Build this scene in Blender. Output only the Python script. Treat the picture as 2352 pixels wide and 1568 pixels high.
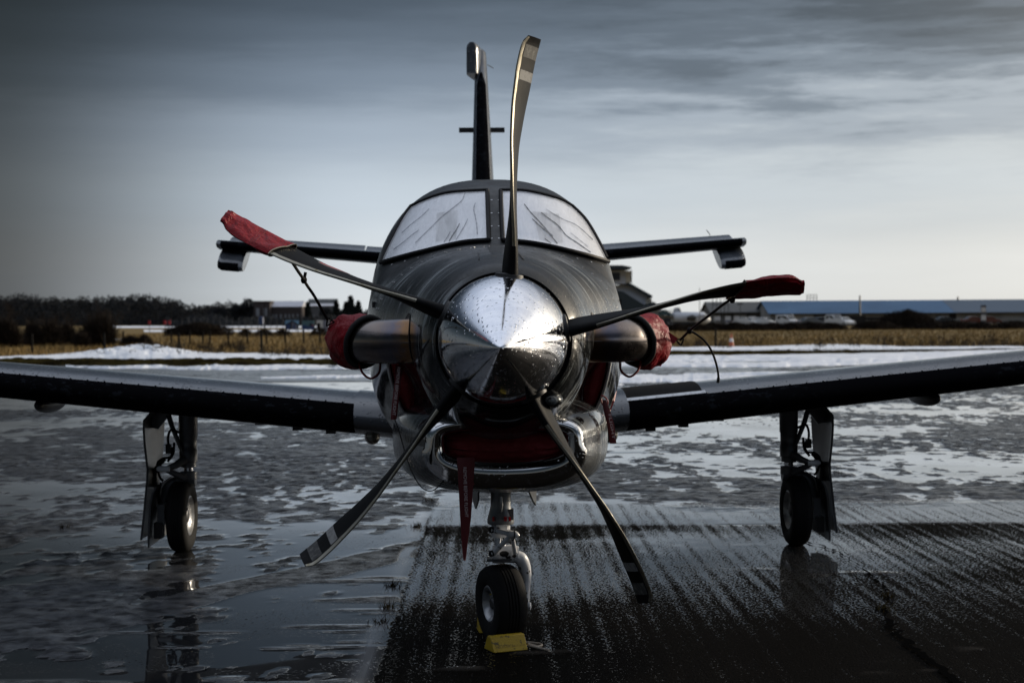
import bpy, bmesh, math, random
import numpy as np
from mathutils import Vector, Matrix, Quaternion
from mathutils.bvhtree import BVHTree

random.seed(7)
R = math.radians
sc = bpy.context.scene
for o in list(bpy.data.objects):
    bpy.data.objects.remove(o)
COL = sc.collection

# ------------------------------------------------------------------ camera
CAM_H = 1.49
FPX, PW, PH, HORIZON = 3551.0, 2352.0, 1568.0, 732.0
cam_d = bpy.data.cameras.new('camera')
cam = bpy.data.objects.new('camera', cam_d)
COL.objects.link(cam)
cam_d.sensor_width = 36.0
cam_d.lens = 36.0 * FPX / PW
cam_d.clip_end = 6000
cam_d.clip_start = 0.05
CAM_M = (Matrix.Translation((0, 0, CAM_H))
         @ Matrix.Rotation(R(90) - math.atan((PH / 2 - HORIZON) / FPX), 4, 'X')
         @ Matrix.Rotation(R(-0.35), 4, 'Z'))
cam.matrix_world = CAM_M
cam_d.dof.use_dof = True
cam_d.dof.focus_distance = 6.6
cam_d.dof.aperture_fstop = 4.5
sc.camera = cam

# ------------------------------------------------------------------ light
SUN_AZ = R(60)      # to the right of the viewing direction
SUN_EL = R(12)
sun_dir = Vector((math.sin(SUN_AZ) * math.cos(SUN_EL), math.cos(SUN_AZ) * math.cos(SUN_EL), math.sin(SUN_EL)))
sd = bpy.data.lights.new('sun', 'SUN')
sd.energy = 2.6
sd.angle = R(0.6)
sd.color = (1.0, 0.86, 0.66)
sun = bpy.data.objects.new('sun', sd)
COL.objects.link(sun)
sun.rotation_euler = sun_dir.to_track_quat('Z', 'Y').to_euler()
sun.location = sun_dir * 50

world = bpy.data.worlds.new('World')
sc.world = world
world.use_nodes = True
wn, wl = world.node_tree.nodes, world.node_tree.links
wn.clear()


def N(tree, kind, **kw):
    n = tree.nodes.new(kind)
    for k, v in kw.items():
        if k.startswith('i_'):
            key = k[2:]
            key = int(key) if key.isdigit() else key.replace('_', ' ')
            n.inputs[key].default_value = v
        else:
            setattr(n, k, v)
    return n


def ramp_set(node, stops, interp='LINEAR'):
    cr = node.color_ramp
    cr.interpolation = interp
    while len(cr.elements) > 1:
        cr.elements.remove(cr.elements[-1])
    for i, (p, c) in enumerate(stops):
        e = cr.elements[0] if i == 0 else cr.elements.new(p)
        e.position = p
        if not isinstance(c, (tuple, list)):
            c = (c, c, c)
        e.color = (c[0], c[1], c[2], 1)


def build_world():
    t = world.node_tree
    L = t.links.new
    out = N(t, 'ShaderNodeOutputWorld')
    bg = N(t, 'ShaderNodeBackground', i_Strength=1.0)
    sky = N(t, 'ShaderNodeTexSky', sky_type='NISHITA', sun_disc=False)
    sky.sun_elevation = SUN_EL
    sky.sun_rotation = SUN_AZ
    sky.air_density = 1.2
    sky.dust_density = 3.0
    skym = N(t, 'ShaderNodeVectorMath', operation='SCALE')
    skym.inputs['Scale'].default_value = 0.10
    L(sky.outputs[0], skym.inputs[0])
    tc = N(t, 'ShaderNodeTexCoord')
    sep = N(t, 'ShaderNodeSeparateXYZ')
    L(tc.outputs['Generated'], sep.inputs[0])
    # stratus deck: pale at the horizon, slate above, thinner overhead
    el = N(t, 'ShaderNodeValToRGB')
    ramp_set(el, [(0.0, (0.565, 0.61, 0.645)), (0.03, (0.55, 0.605, 0.655)), (0.079, (0.435, 0.51, 0.595)),
                  (0.12, (0.29, 0.355, 0.445)), (0.15, (0.155, 0.202, 0.272)), (0.178, (0.086, 0.117, 0.165)), (0.206, (0.048, 0.068, 0.100)),
                  (0.27, (0.042, 0.058, 0.085)), (0.40, (0.07, 0.09, 0.128)), (0.56, (0.35, 0.40, 0.49)), (0.75, (0.58, 0.635, 0.74)),
                  (1.0, (0.58, 0.635, 0.74))], 'EASE')
    # low cloud texture
    cmap = N(t, 'ShaderNodeMapping')
    cmap.inputs['Scale'].default_value = (1.9, 1.9, 15.0)
    cmap.inputs['Rotation'].default_value = (0.0, R(5), 0.0)
    L(tc.outputs['Generated'], cmap.inputs[0])
    nz = N(t, 'ShaderNodeTexNoise', i_Scale=3.2, i_Detail=9.0, i_Roughness=0.62, i_Distortion=0.12)
    L(cmap.outputs[0], nz.inputs['Vector'])
    nzr = N(t, 'ShaderNodeMapRange')
    nzr.inputs['From Min'].default_value = 0.3
    nzr.inputs['From Max'].default_value = 0.72
    nzr.inputs['To Min'].default_value = -0.036
    nzr.inputs['To Max'].default_value = 0.05
    L(nz.outputs[0], nzr.inputs[0])
    nza = N(t, 'ShaderNodeMath', operation='ADD')
    L(sep.outputs[2], nza.inputs[0])
    # cloud wisps only disturb the gradient above the horizon
    hz = N(t, 'ShaderNodeMapRange', interpolation_type='SMOOTHSTEP')
    hz.inputs['From Min'].default_value = 0.03
    hz.inputs['From Max'].default_value = 0.16
    L(sep.outputs[2], hz.inputs[0])
    nzm = N(t, 'ShaderNodeMath', operation='MULTIPLY')
    L(nzr.outputs[0], nzm.inputs[0]); L(hz.outputs[0], nzm.inputs[1])
    sdh0 = Vector((math.sin(SUN_AZ), math.cos(SUN_AZ), 0))
    dt0 = N(t, 'ShaderNodeVectorMath', operation='DOT_PRODUCT')
    dt0.inputs[1].default_value = sdh0
    L(tc.outputs['Generated'], dt0.inputs[0])
    cw_n = N(t, 'ShaderNodeMapRange', interpolation_type='SMOOTHSTEP')
    cw_n.inputs['From Min'].default_value = 0.44
    cw_n.inputs['From Max'].default_value = 0.66
    cw_n.inputs['To Min'].default_value = 0.16
    L(dt0.outputs['Value'], cw_n.inputs[0])
    nzw = N(t, 'ShaderNodeMath', operation='MULTIPLY')
    L(nzm.outputs[0], nzw.inputs[0]); L(cw_n.outputs[0], nzw.inputs[1])
    nzm = nzw
    neg = N(t, 'ShaderNodeMath', operation='SUBTRACT')
    L(sep.outputs[2], neg.inputs[0]); L(nzm.outputs[0], neg.inputs[1])
    L(neg.outputs[0], el.inputs[0])
    # brighter towards the sun's side, duller away from it
    sdh = Vector((math.sin(SUN_AZ), math.cos(SUN_AZ), 0))
    dot = N(t, 'ShaderNodeVectorMath', operation='DOT_PRODUCT')
    dot.inputs[1].default_value = sdh
    L(tc.outputs['Generated'], dot.inputs[0])
    az = N(t, 'ShaderNodeMapRange', interpolation_type='SMOOTHSTEP')
    az.inputs['From Min'].default_value = 0.18
    az.inputs['From Max'].default_value = 0.43
    az.inputs['To Min'].default_value = 0.13
    az.inputs['To Max'].default_value = 1.0
    L(dot.outputs['Value'], az.inputs[0])
    hi = N(t, 'ShaderNodeMapRange', interpolation_type='SMOOTHSTEP')
    hi.inputs['From Min'].default_value = 0.30
    hi.inputs['From Max'].default_value = 0.6
    L(sep.outputs[2], hi.inputs[0])
    azm = N(t, 'ShaderNodeMix', data_type='FLOAT')
    L(hi.outputs[0], azm.inputs[0]); L(az.outputs[0], azm.inputs[2])
    azm.inputs[3].default_value = 0.95
    # warm tint towards the sun
    wt = N(t, 'ShaderNodeMapRange', interpolation_type='SMOOTHSTEP')
    wt.inputs['From Min'].default_value = 0.15
    wt.inputs['From Max'].default_value = 0.95
    L(dot.outputs['Value'], wt.inputs[0])
    tint = N(t, 'ShaderNodeMix', data_type='RGBA')
    L(wt.outputs[0], tint.inputs[0])
    tint.inputs[6].default_value = (1, 1, 1, 1)
    tint.inputs[7].default_value = (1.10, 1.01, 0.90, 1)
    m1 = N(t, 'ShaderNodeVectorMath', operation='MULTIPLY')
    L(el.outputs[0], m1.inputs[0]); L(tint.outputs[2], m1.inputs[1])
    m2 = N(t, 'ShaderNodeVectorMath', operation='SCALE')
    L(m1.outputs[0], m2.inputs[0]); L(azm.outputs[0], m2.inputs['Scale'])
    # soft brightness variation of the deck
    nz2 = N(t, 'ShaderNodeTexNoise', i_Scale=1.7, i_Detail=5.0, i_Roughness=0.55)
    L(cmap.outputs[0], nz2.inputs['Vector'])
    nr2 = N(t, 'ShaderNodeMapRange')
    nr2.inputs['From Min'].default_value = 0.3
    nr2.inputs['From Max'].default_value = 0.7
    nr2.inputs['To Min'].default_value = 0.95
    nr2.inputs['To Max'].default_value = 1.05
    L(nz2.outputs[0], nr2.inputs[0])
    m3 = N(t, 'ShaderNodeVectorMath', operation='SCALE')
    L(m2.outputs[0], m3.inputs[0]); L(nr2.outputs[0], m3.inputs['Scale'])
    # veiled sun brightens the cloud round it
    dsn = N(t, 'ShaderNodeVectorMath', operation='DOT_PRODUCT')
    dsn.inputs[1].default_value = sun_dir
    L(tc.outputs['Generated'], dsn.inputs[0])
    mxz = N(t, 'ShaderNodeMath', operation='MAXIMUM'); mxz.inputs[1].default_value = 0.0
    L(dsn.outputs['Value'], mxz.inputs[0])
    pw = N(t, 'ShaderNodeMath', operation='POWER'); pw.inputs[1].default_value = 15.0
    L(mxz.outputs[0], pw.inputs[0])
    gl = N(t, 'ShaderNodeVectorMath', operation='SCALE')
    gl.inputs[0].default_value = (1.9, 1.75, 1.5)
    L(pw.outputs[0], gl.inputs['Scale'])
    m4 = N(t, 'ShaderNodeVectorMath', operation='ADD')
    L(m3.outputs[0], m4.inputs[0]); L(gl.outputs[0], m4.inputs[1])
    m3 = m4
    mix = N(t, 'ShaderNodeMix', data_type='RGBA')
    mix.inputs[0].default_value = 0.93
    L(skym.outputs[0], mix.inputs[6]); L(m3.outputs[0], mix.inputs[7])
    L(mix.outputs[2], bg.inputs['Color'])
    L(bg.outputs[0], out.inputs[0])


build_world()
vs = sc.view_settings
vs.view_transform = 'Standard'
vs.look = 'None'
vs.exposure = 0.35
vs.gamma = 1.0
vs.use_curve_mapping = False

# ------------------------------------------------------------------ where things stand
def ray(u, v):
    d = Vector(((u - PW / 2) / FPX, -(v - PH / 2) / FPX, -1.0))
    return (CAM_M.to_3x3() @ d)


CAM_P = Vector((0, 0, CAM_H))


def G(u, v, z=0.0):
    d = ray(u, v)
    return CAM_P + d * ((z - CAM_H) / d.z)


def D(u, v, dist):
    d = ray(u, v)
    return CAM_P + d * (dist / d.y)


ROOT_M = Matrix.Translation((-0.030, 5.90, 0)) @ Matrix.Rotation(0.0279, 4, 'Z')
ROOT_I = ROOT_M.inverted()
LC = ROOT_I @ CAM_P


def LP(u, v, y):
    """a point of the aircraft's own space, y metres behind the propeller"""
    d = ROOT_I.to_3x3() @ ray(u, v)
    return LC + d * ((y - LC.y) / d.y)


# ------------------------------------------------------------------ mesh helpers
class MB:
    def __init__(self):
        self.v = []
        self.f = []
        self.mi = []

    def add(self, verts, faces, mi=0):
        b = len(self.v)
        self.v.extend([tuple(p) for p in verts])
        self.f.extend([tuple(i + b for i in f) for f in faces])
        self.mi.extend([mi] * len(faces))
        return self

    def box(self, c, s, m=None, mi=0):
        x, y, z = s[0] / 2, s[1] / 2, s[2] / 2
        vs_ = [Vector((sx * x, sy * y, sz * z)) for sz in (-1, 1) for sy in (-1, 1) for sx in (-1, 1)]
        if m is not None:
            vs_ = [m @ p for p in vs_]
        vs_ = [p + Vector(c) for p in vs_]
        return self.add(vs_, [(0, 2, 3, 1), (4, 5, 7, 6), (0, 1, 5, 4), (2, 6, 7, 3), (0, 4, 6, 2), (1, 3, 7, 5)], mi)

    def loft(self, rings, closed=True, cap0=False, cap1=False, mi=0):
        n = len(rings[0])
        vs_ = [p for r in rings for p in r]
        fs = []
        m = n if closed else n - 1
        for i in range(len(rings) - 1):
            for j in range(m):
                a = i * n + j
                b = i * n + (j + 1) % n
                fs.append((a, b, b + n, a + n))
        if cap0:
            fs.append(tuple(reversed(range(n))))
        if cap1:
            fs.append(tuple(range((len(rings) - 1) * n, len(rings) * n)))
        return self.add(vs_, fs, mi)

    def tube(self, path, r, n=10, cap=True, mi=0, flat=1.0, up=None):
        path = [Vector(p) for p in path]
        rs = r if isinstance(r, (list, tuple)) else [r] * len(path)
        rings = []
        ref = None
        for i, p in enumerate(path):
            a = path[max(0, i - 1)]
            b = path[min(len(path) - 1, i + 1)]
            t = (b - a).normalized()
            if ref is None:
                ref = Vector(up) if up else (Vector((0, 0, 1)) if abs(t.z) < 0.9 else Vector((1, 0, 0)))
            s = t.cross(ref)
            if s.length < 1e-5:
                s = t.cross(Vector((0.3, 0.9, 0.2)))
            s.normalize()
            q = s.cross(t).normalized()
            ref = q
            rings.append([p + (s * math.cos(2 * math.pi * k / n) * flat + q * math.sin(2 * math.pi * k / n)) * rs[i]
                          for k in range(n)])
        return self.loft(rings, True, cap, cap, mi)

    def lathe(self, prof, c, axis, n=24, mi=0, cap0=False, cap1=False):
        """prof: (along, radius) pairs"""
        ax = Vector(axis).normalized()
        s = ax.cross(Vector((0, 0, 1)) if abs(ax.z) < 0.9 else Vector((1, 0, 0))).normalized()
        q = s.cross(ax)
        c = Vector(c)
        rings = [[c + ax * a + (s * math.cos(2 * math.pi * k / n) + q * math.sin(2 * math.pi * k / n)) * r
                  for k in range(n)] for a, r in prof]
        return self.loft(rings, True, cap0, cap1, mi)

    def quad(self, a, b, c, d, mi=0):
        return self.add([a, b, c, d], [(0, 1, 2, 3)], mi)

    def prism(self, poly, off, mi=0):
        """polygon (list of vectors) extruded by off"""
        n = len(poly)
        off = Vector(off)
        vs_ = [Vector(p) for p in poly] + [Vector(p) + off for p in poly]
        fs = [tuple(reversed(range(n))), tuple(range(n, 2 * n))]
        fs += [(i, (i + 1) % n, (i + 1) % n + n, i + n) for i in range(n)]
        return self.add(vs_, fs, mi)

    def grid(self, pts, mi=0):
        nr, nc = len(pts), len(pts[0])
        vs_ = [p for r in pts for p in r]
        fs = [(i * nc + j, i * nc + j + 1, (i + 1) * nc + j + 1, (i + 1) * nc + j)
              for i in range(nr - 1) for j in range(nc - 1)]
        return self.add(vs_, fs, mi)

    def ellipsoid(self, c, r, n=14, m=8, mi=0):
        rings = []
        for i in range(1, m):
            th = math.pi * i / m
            rings.append([Vector((c[0] + r[0] * math.sin(th) * math.cos(2 * math.pi * k / n),
                                  c[1] + r[1] * math.sin(th) * math.sin(2 * math.pi * k / n),
                                  c[2] + r[2] * math.cos(th))) for k in range(n)])
        return self.loft(rings, True, True, True, mi)


def smooth_curve(pts, k=6):
    """Catmull-Rom through the points"""
    P = [Vector(p) for p in pts]
    out = []
    for i in range(len(P) - 1):
        p0 = P[max(0, i - 1)]; p1 = P[i]; p2 = P[i + 1]; p3 = P[min(len(P) - 1, i + 2)]
        for j in range(k):
            t = j / k
            out.append(0.5 * ((2 * p1) + (p2 - p0) * t + (2 * p0 - 5 * p1 + 4 * p2 - p3) * t * t
                              + (3 * p1 - p0 - 3 * p2 + p3) * t * t * t))
    out.append(P[-1])
    return out


def obj(name, mb, mats, parent=None, sharp=35, matrix=None, flip=True):
    me = bpy.data.meshes.new(name)
    me.from_pydata(mb.v, [], mb.f)
    if not isinstance(mats, (list, tuple)):
        mats = [mats]
    for m in mats:
        me.materials.append(m)
    if len(mats) > 1:
        me.polygons.foreach_set('material_index', mb.mi)
    if flip and len(mb.f) < 60000:
        bm = bmesh.new()
        bm.from_mesh(me)
        bmesh.ops.remove_doubles(bm, verts=bm.verts, dist=1e-5)
        bmesh.ops.recalc_face_normals(bm, faces=bm.faces)
        bm.to_mesh(me)
        bm.free()
    if sharp:
        me.polygons.foreach_set('use_smooth', [True] * len(me.polygons))
        me.set_sharp_from_angle(angle=R(sharp))
    me.update()
    o = bpy.data.objects.new(name, me)
    COL.objects.link(o)
    if parent is not None:
        o.parent = parent
    if matrix is not None:
        o.matrix_world = matrix
    return o


def tag(o, label=None, cat=None, group=None, kind=None):
    if label:
        o['label'] = label
    if cat:
        o['category'] = cat
    if group:
        o['group'] = group
    if kind:
        o['kind'] = kind
    return o


def empty(name, matrix, label, cat, group=None):
    o = bpy.data.objects.new(name, None)
    COL.objects.link(o)
    o.empty_display_size = 0.2
    o.matrix_world = matrix
    return tag(o, label, cat, group)


def text_verts(s, size):
    cu = bpy.data.curves.new('lettering', 'FONT')
    cu.body = s
    cu.size = size
    cu.resolution_u = 2
    to = bpy.data.objects.new('lettering', cu)
    COL.objects.link(to)
    dg = bpy.context.evaluated_depsgraph_get()
    me = bpy.data.meshes.new_from_object(to.evaluated_get(dg))
    V = [tuple(v.co) for v in me.vertices]
    Fc = [tuple(p.vertices) for p in me.polygons]
    bpy.data.objects.remove(to)
    bpy.data.meshes.remove(me)
    return V, Fc


def subdivided(V, F, cuts=1):
    return V, F


# ------------------------------------------------------------------ numpy noise
_rng = np.random.RandomState(3)
_tab = _rng.rand(256, 256)


def vnoise(x, y, seed=0):
    x = np.asarray(x, dtype=float) + seed * 17.31
    y = np.asarray(y, dtype=float) + seed * 9.77
    xi = np.floor(x).astype(int)
    yi = np.floor(y).astype(int)
    fx = x - xi
    fy = y - yi
    fx = fx * fx * fx * (fx * (fx * 6 - 15) + 10)
    fy = fy * fy * fy * (fy * (fy * 6 - 15) + 10)
    a = _tab[xi & 255, yi & 255]
    b = _tab[(xi + 1) & 255, yi & 255]
    c = _tab[xi & 255, (yi + 1) & 255]
    d = _tab[(xi + 1) & 255, (yi + 1) & 255]
    return (a * (1 - fx) + b * fx) * (1 - fy) + (c * (1 - fx) + d * fx) * fy


def fbm(x, y, o=4, seed=0, g=0.5):
    s = 0
    amp = 1
    tot = 0
    for i in range(o):
        s = s + amp * vnoise(np.asarray(x) * 2 ** i, np.asarray(y) * 2 ** i, seed + i * 3)
        tot += amp
        amp *= g
    return s / tot


def sstep(a, b, x):
    t = np.clip((x - a) / (b - a), 0, 1)
    return t * t * (3 - 2 * t)


# ------------------------------------------------------------------ materials
def mat(name, base, rough=0.5, metal=0.0, coat=0.0, spec=0.5, bump=None, var=None, drops=None, aniso=None):
    """bump: (scale, strength, distance); var: (scale, other colour, low, high); drops: (scale, strength)"""
    m = bpy.data.materials.new(name)
    m.use_nodes = True
    t = m.node_tree
    b = t.nodes['Principled BSDF']
    L = t.links.new
    b.inputs['Base Color'].default_value = (*base, 1)
    b.inputs['Roughness'].default_value = rough
    b.inputs['Metallic'].default_value = metal
    b.inputs['Coat Weight'].default_value = coat
    b.inputs['Coat Roughness'].default_value = 0.06
    b.inputs['Specular IOR Level'].default_value = spec
    tc = N(t, 'ShaderNodeTexCoord')
    src = tc.outputs['Object']
    if var:
        nz = N(t, 'ShaderNodeTexNoise', i_Scale=var[0], i_Detail=6.0, i_Roughness=0.6)
        L(src, nz.inputs['Vector'])
        rp = N(t, 'ShaderNodeMapRange')
        rp.inputs['From Min'].default_value = var[2]
        rp.inputs['From Max'].default_value = var[3]
        L(nz.outputs[0], rp.inputs[0])
        mx = N(t, 'ShaderNodeMix', data_type='RGBA')
        mx.inputs[6].default_value = (*base, 1)
        mx.inputs[7].default_value = (*var[1], 1)
        L(rp.outputs[0], mx.inputs[0])
        L(mx.outputs[2], b.inputs['Base Color'])
    last = None
    if bump:
        nb = N(t, 'ShaderNodeTexNoise', i_Scale=bump[0], i_Detail=5.0, i_Roughness=0.6)
        L(src, nb.inputs['Vector'])
        bp = N(t, 'ShaderNodeBump', i_Strength=bump[1], i_Distance=bump[2])
        L(nb.outputs[0], bp.inputs['Height'])
        last = bp
    if drops:
        vo = N(t, 'ShaderNodeTexVoronoi', i_Scale=drops[0])
        L(src, vo.inputs['Vector'])
        nm = N(t, 'ShaderNodeTexNoise', i_Scale=drops[0] * 0.07, i_Detail=3.0)
        L(src, nm.inputs['Vector'])
        # radius of a bead differs from cell to cell and some cells are dry
        wc = N(t, 'ShaderNodeSeparateColor')
        L(vo.outputs['Color'], wc.inputs[0])
        rad = N(t, 'ShaderNodeMath', operation='MULTIPLY_ADD')
        rad.inputs[1].default_value = 0.42
        rad.inputs[2].default_value = -0.22
        L(wc.outputs[0], rad.inputs[0])
        ad = N(t, 'ShaderNodeMath', operation='MULTIPLY_ADD')
        ad.inputs[1].default_value = 0.35
        L(nm.outputs[0], ad.inputs[0]); L(rad.outputs[0], ad.inputs[2])
        sb = N(t, 'ShaderNodeMath', operation='SUBTRACT')
        L(ad.outputs[0], sb.inputs[0]); L(vo.outputs['Distance'], sb.inputs[1])
        mxm = N(t, 'ShaderNodeMath', operation='MAXIMUM')
        L(sb.outputs[0], mxm.inputs[0])
        mxm.inputs[1].default_value = 0.0
        pw = N(t, 'ShaderNodeMath', operation='POWER')
        L(mxm.outputs[0], pw.inputs[0])
        pw.inputs[1].default_value = 0.5
        bd = N(t, 'ShaderNodeBump', i_Strength=drops[1], i_Distance=1.2 / drops[0])
        L(pw.outputs[0], bd.inputs['Height'])
        if last:
            L(last.outputs[0], bd.inputs['Normal'])
        last = bd
        if coat:
            L(bd.outputs[0], b.inputs['Coat Normal'])
    if last:
        L(last.outputs[0], b.inputs['Normal'])
    return m


def mixnode(t, fac, a, b, kind='RGBA'):
    mx = N(t, 'ShaderNodeMix', data_type=kind)
    ia, ib, io = (6, 7, 2) if kind == 'RGBA' else (2, 3, 0)
    for s, i in ((fac, 0), (a, ia), (b, ib)):
        if hasattr(s, 'is_linked') or hasattr(s, 'links'):
            t.links.new(s, mx.inputs[i])
        elif isinstance(s, (tuple, list)):
            mx.inputs[i].default_value = (*s, 1)
        else:
            mx.inputs[i].default_value = s
    return mx.outputs[io]


def maprange(t, src, a, b, c=0.0, d=1.0, smooth=False):
    r = N(t, 'ShaderNodeMapRange')
    if smooth:
        r.interpolation_type = 'SMOOTHSTEP'
    t.links.new(src, r.inputs[0])
    for i, x in enumerate((a, b, c, d)):
        r.inputs[1 + i].default_value = x
    return r.outputs[0]


def mathn(t, op, a, b=None):
    m = N(t, 'ShaderNodeMath', operation=op)
    for i, s in enumerate((a, b)):
        if s is None:
            continue
        if hasattr(s, 'links'):
            t.links.new(s, m.inputs[i])
        else:
            m.inputs[i].default_value = s
    return m.outputs[0]
# ------------------------------------------------------------------ aircraft materials
def fuselage_paint():
    m = mat('two_tone_paint', (0.03, 0.033, 0.036), 0.3, 0.0, 0.10, spec=0.24, drops=(95, 0.35))
    t = m.node_tree
    L = t.links.new
    b = t.nodes['Principled BSDF']
    tc = [n for n in t.nodes if n.bl_idname == 'ShaderNodeTexCoord'][0]
    sp = N(t, 'ShaderNodeSeparateXYZ')
    L(tc.outputs['Object'], sp.inputs[0])
    x, y, z = sp.outputs
    # livery: charcoal above, thin light and dark lines, silver below
    line = mathn(t, 'ADD', mathn(t, 'MULTIPLY', mathn(t, 'MAXIMUM', mathn(t, 'SUBTRACT', y, 0.9), 0.0), 0.05), 1.035)
    h = mathn(t, 'SUBTRACT', z, line)
    silver = maprange(t, h, 0.001, -0.001)
    stripe = mathn(t, 'MULTIPLY', maprange(t, h, -0.030, -0.032), maprange(t, h, -0.062, -0.060))
    # run-off streaks across the charcoal
    ang = mathn(t, 'ARCTAN2', x, mathn(t, 'SUBTRACT', z, 1.2))
    cv = N(t, 'ShaderNodeCombineXYZ')
    wob = N(t, 'ShaderNodeTexNoise', i_Scale=2.2, i_Detail=3.0)
    L(tc.outputs['Object'], wob.inputs['Vector'])
    L(mathn(t, 'ADD', mathn(t, 'MULTIPLY', y, 34.0), mathn(t, 'MULTIPLY', wob.outputs[0], 3.0)), cv.inputs[0])
    L(mathn(t, 'MULTIPLY', ang, 0.9), cv.inputs[1])
    nz = N(t, 'ShaderNodeTexNoise', i_Scale=1.0, i_Detail=4.0, i_Roughness=0.7)
    L(cv.outputs[0], nz.inputs['Vector'])
    st = maprange(t, nz.outputs[0], 0.55, 0.63)
    pat = N(t, 'ShaderNodeTexNoise', i_Scale=3.0, i_Detail=4.0)
    L(tc.outputs['Object'], pat.inputs['Vector'])
    st = mathn(t, 'MULTIPLY', st, maprange(t, pat.outputs[0], 0.36, 0.52))
    st = mathn(t, 'MULTIPLY', st, maprange(t, y, 1.75, 1.2))
    st = mathn(t, 'MULTIPLY', st, maprange(t, mathn(t, 'ABSOLUTE', x), 0.10, 0.24))
    grime = N(t, 'ShaderNodeTexNoise', i_Scale=9.0, i_Detail=8.0, i_Roughness=0.7)
    L(tc.outputs['Object'], grime.inputs['Vector'])
    dark = mixnode(t, maprange(t, grime.outputs[0], 0.35, 0.75, 0.0, 1.0), (0.005, 0.0055, 0.006), (0.013, 0.0145, 0.016))
    dark = mixnode(t, mathn(t, 'MULTIPLY', st, 0.8), dark, (0.30, 0.33, 0.345))
    light = mixnode(t, maprange(t, grime.outputs[0], 0.4, 0.7), (0.26, 0.27, 0.28), (0.15, 0.155, 0.155))
    light = mixnode(t, stripe, light, (0.03, 0.032, 0.035))
    colr = mixnode(t, silver, dark, light)
    # panel joints
    j1 = mathn(t, 'LESS_THAN', mathn(t, 'ABSOLUTE', mathn(t, 'SUBTRACT', y, 1.36)), 0.0055)
    j2 = mathn(t, 'MULTIPLY', mathn(t, 'LESS_THAN', mathn(t, 'ABSOLUTE', mathn(t, 'SUBTRACT', z, 1.395)), 0.002),
               mathn(t, 'LESS_THAN', y, 1.36))
    jj = mathn(t, 'MAXIMUM', j1, j2)
    colr = mixnode(t, jj, colr, (0.004, 0.004, 0.004))
    L(colr, b.inputs['Base Color'])
    top = maprange(t, z, 1.42, 1.62, 0.0, 1.0, True)       # the crown is dulled by dried film, the flanks stay glossy
    rg = mathn(t, 'ADD', mathn(t, 'MULTIPLY', top, maprange(t, grime.outputs[0], 0.3, 0.7, 0.22, 0.42)), maprange(t, grime.outputs[0], 0.3, 0.7, 0.05, 0.13))
    rg = mathn(t, 'ADD', rg, mathn(t, 'MULTIPLY', silver, 0.13))
    L(mathn(t, 'ADD', mathn(t, 'MULTIPLY', st, 0.25), rg), b.inputs['Roughness'])
    L(maprange(t, top, 0.0, 1.0, 0.5, 0.22), b.inputs['Specular IOR Level'])
    L(mathn(t, 'MULTIPLY', silver, 0.7), b.inputs['Metallic'])
    return m


def chrome_spinner():
    m = mat('polished_spinner', (0.86, 0.88, 0.92), 0.05, 1.0, drops=(62, 0.38))
    t = m.node_tree
    L = t.links.new
    b = t.nodes['Principled BSDF']
    tc = [n for n in t.nodes if n.bl_idname == 'ShaderNodeTexCoord'][0]
    mp = N(t, 'ShaderNodeMapping')
    mp.inputs['Scale'].default_value = (6, 26, 20)
    L(tc.outputs['Object'], mp.inputs[0])
    nz = N(t, 'ShaderNodeTexNoise', i_Scale=1.0, i_Detail=6.0, i_Roughness=0.65, i_Distortion=1.2)
    L(mp.outputs[0], nz.inputs['Vector'])
    L(maprange(t, nz.outputs[0], 0.4, 0.68, 0.04, 0.2), b.inputs['Roughness'])
    L(mixnode(t, maprange(t, nz.outputs[0], 0.42, 0.7), (0.80, 0.82, 0.88), (0.94, 0.95, 0.98)), b.inputs['Base Color'])
    return m


def worn_boot():
    m = mat('rubber_boot', (0.004, 0.004, 0.005), 0.7, spec=0.0)
    t = m.node_tree
    L = t.links.new
    b = t.nodes['Principled BSDF']
    tc = [n for n in t.nodes if n.bl_idname == 'ShaderNodeTexCoord'][0]
    mp = N(t, 'ShaderNodeMapping')
    mp.inputs['Scale'].default_value = (7, 14, 10)
    L(tc.outputs['Object'], mp.inputs[0])
    nz = N(t, 'ShaderNodeTexNoise', i_Scale=2.0, i_Detail=9.0, i_Roughness=0.72)
    L(mp.outputs[0], nz.inputs['Vector'])
    big = N(t, 'ShaderNodeTexNoise', i_Scale=0.7, i_Detail=2.0)
    L(tc.outputs['Object'], big.inputs['Vector'])
    w = mathn(t, 'MULTIPLY', maprange(t, nz.outputs[0], 0.56, 0.6), maprange(t, big.outputs[0], 0.45, 0.6))
    L(mixnode(t, mathn(t, 'MULTIPLY', w, 0.7), (0.004, 0.004, 0.005), (0.020, 0.023, 0.028)), b.inputs['Base Color'])
    return m


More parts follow.
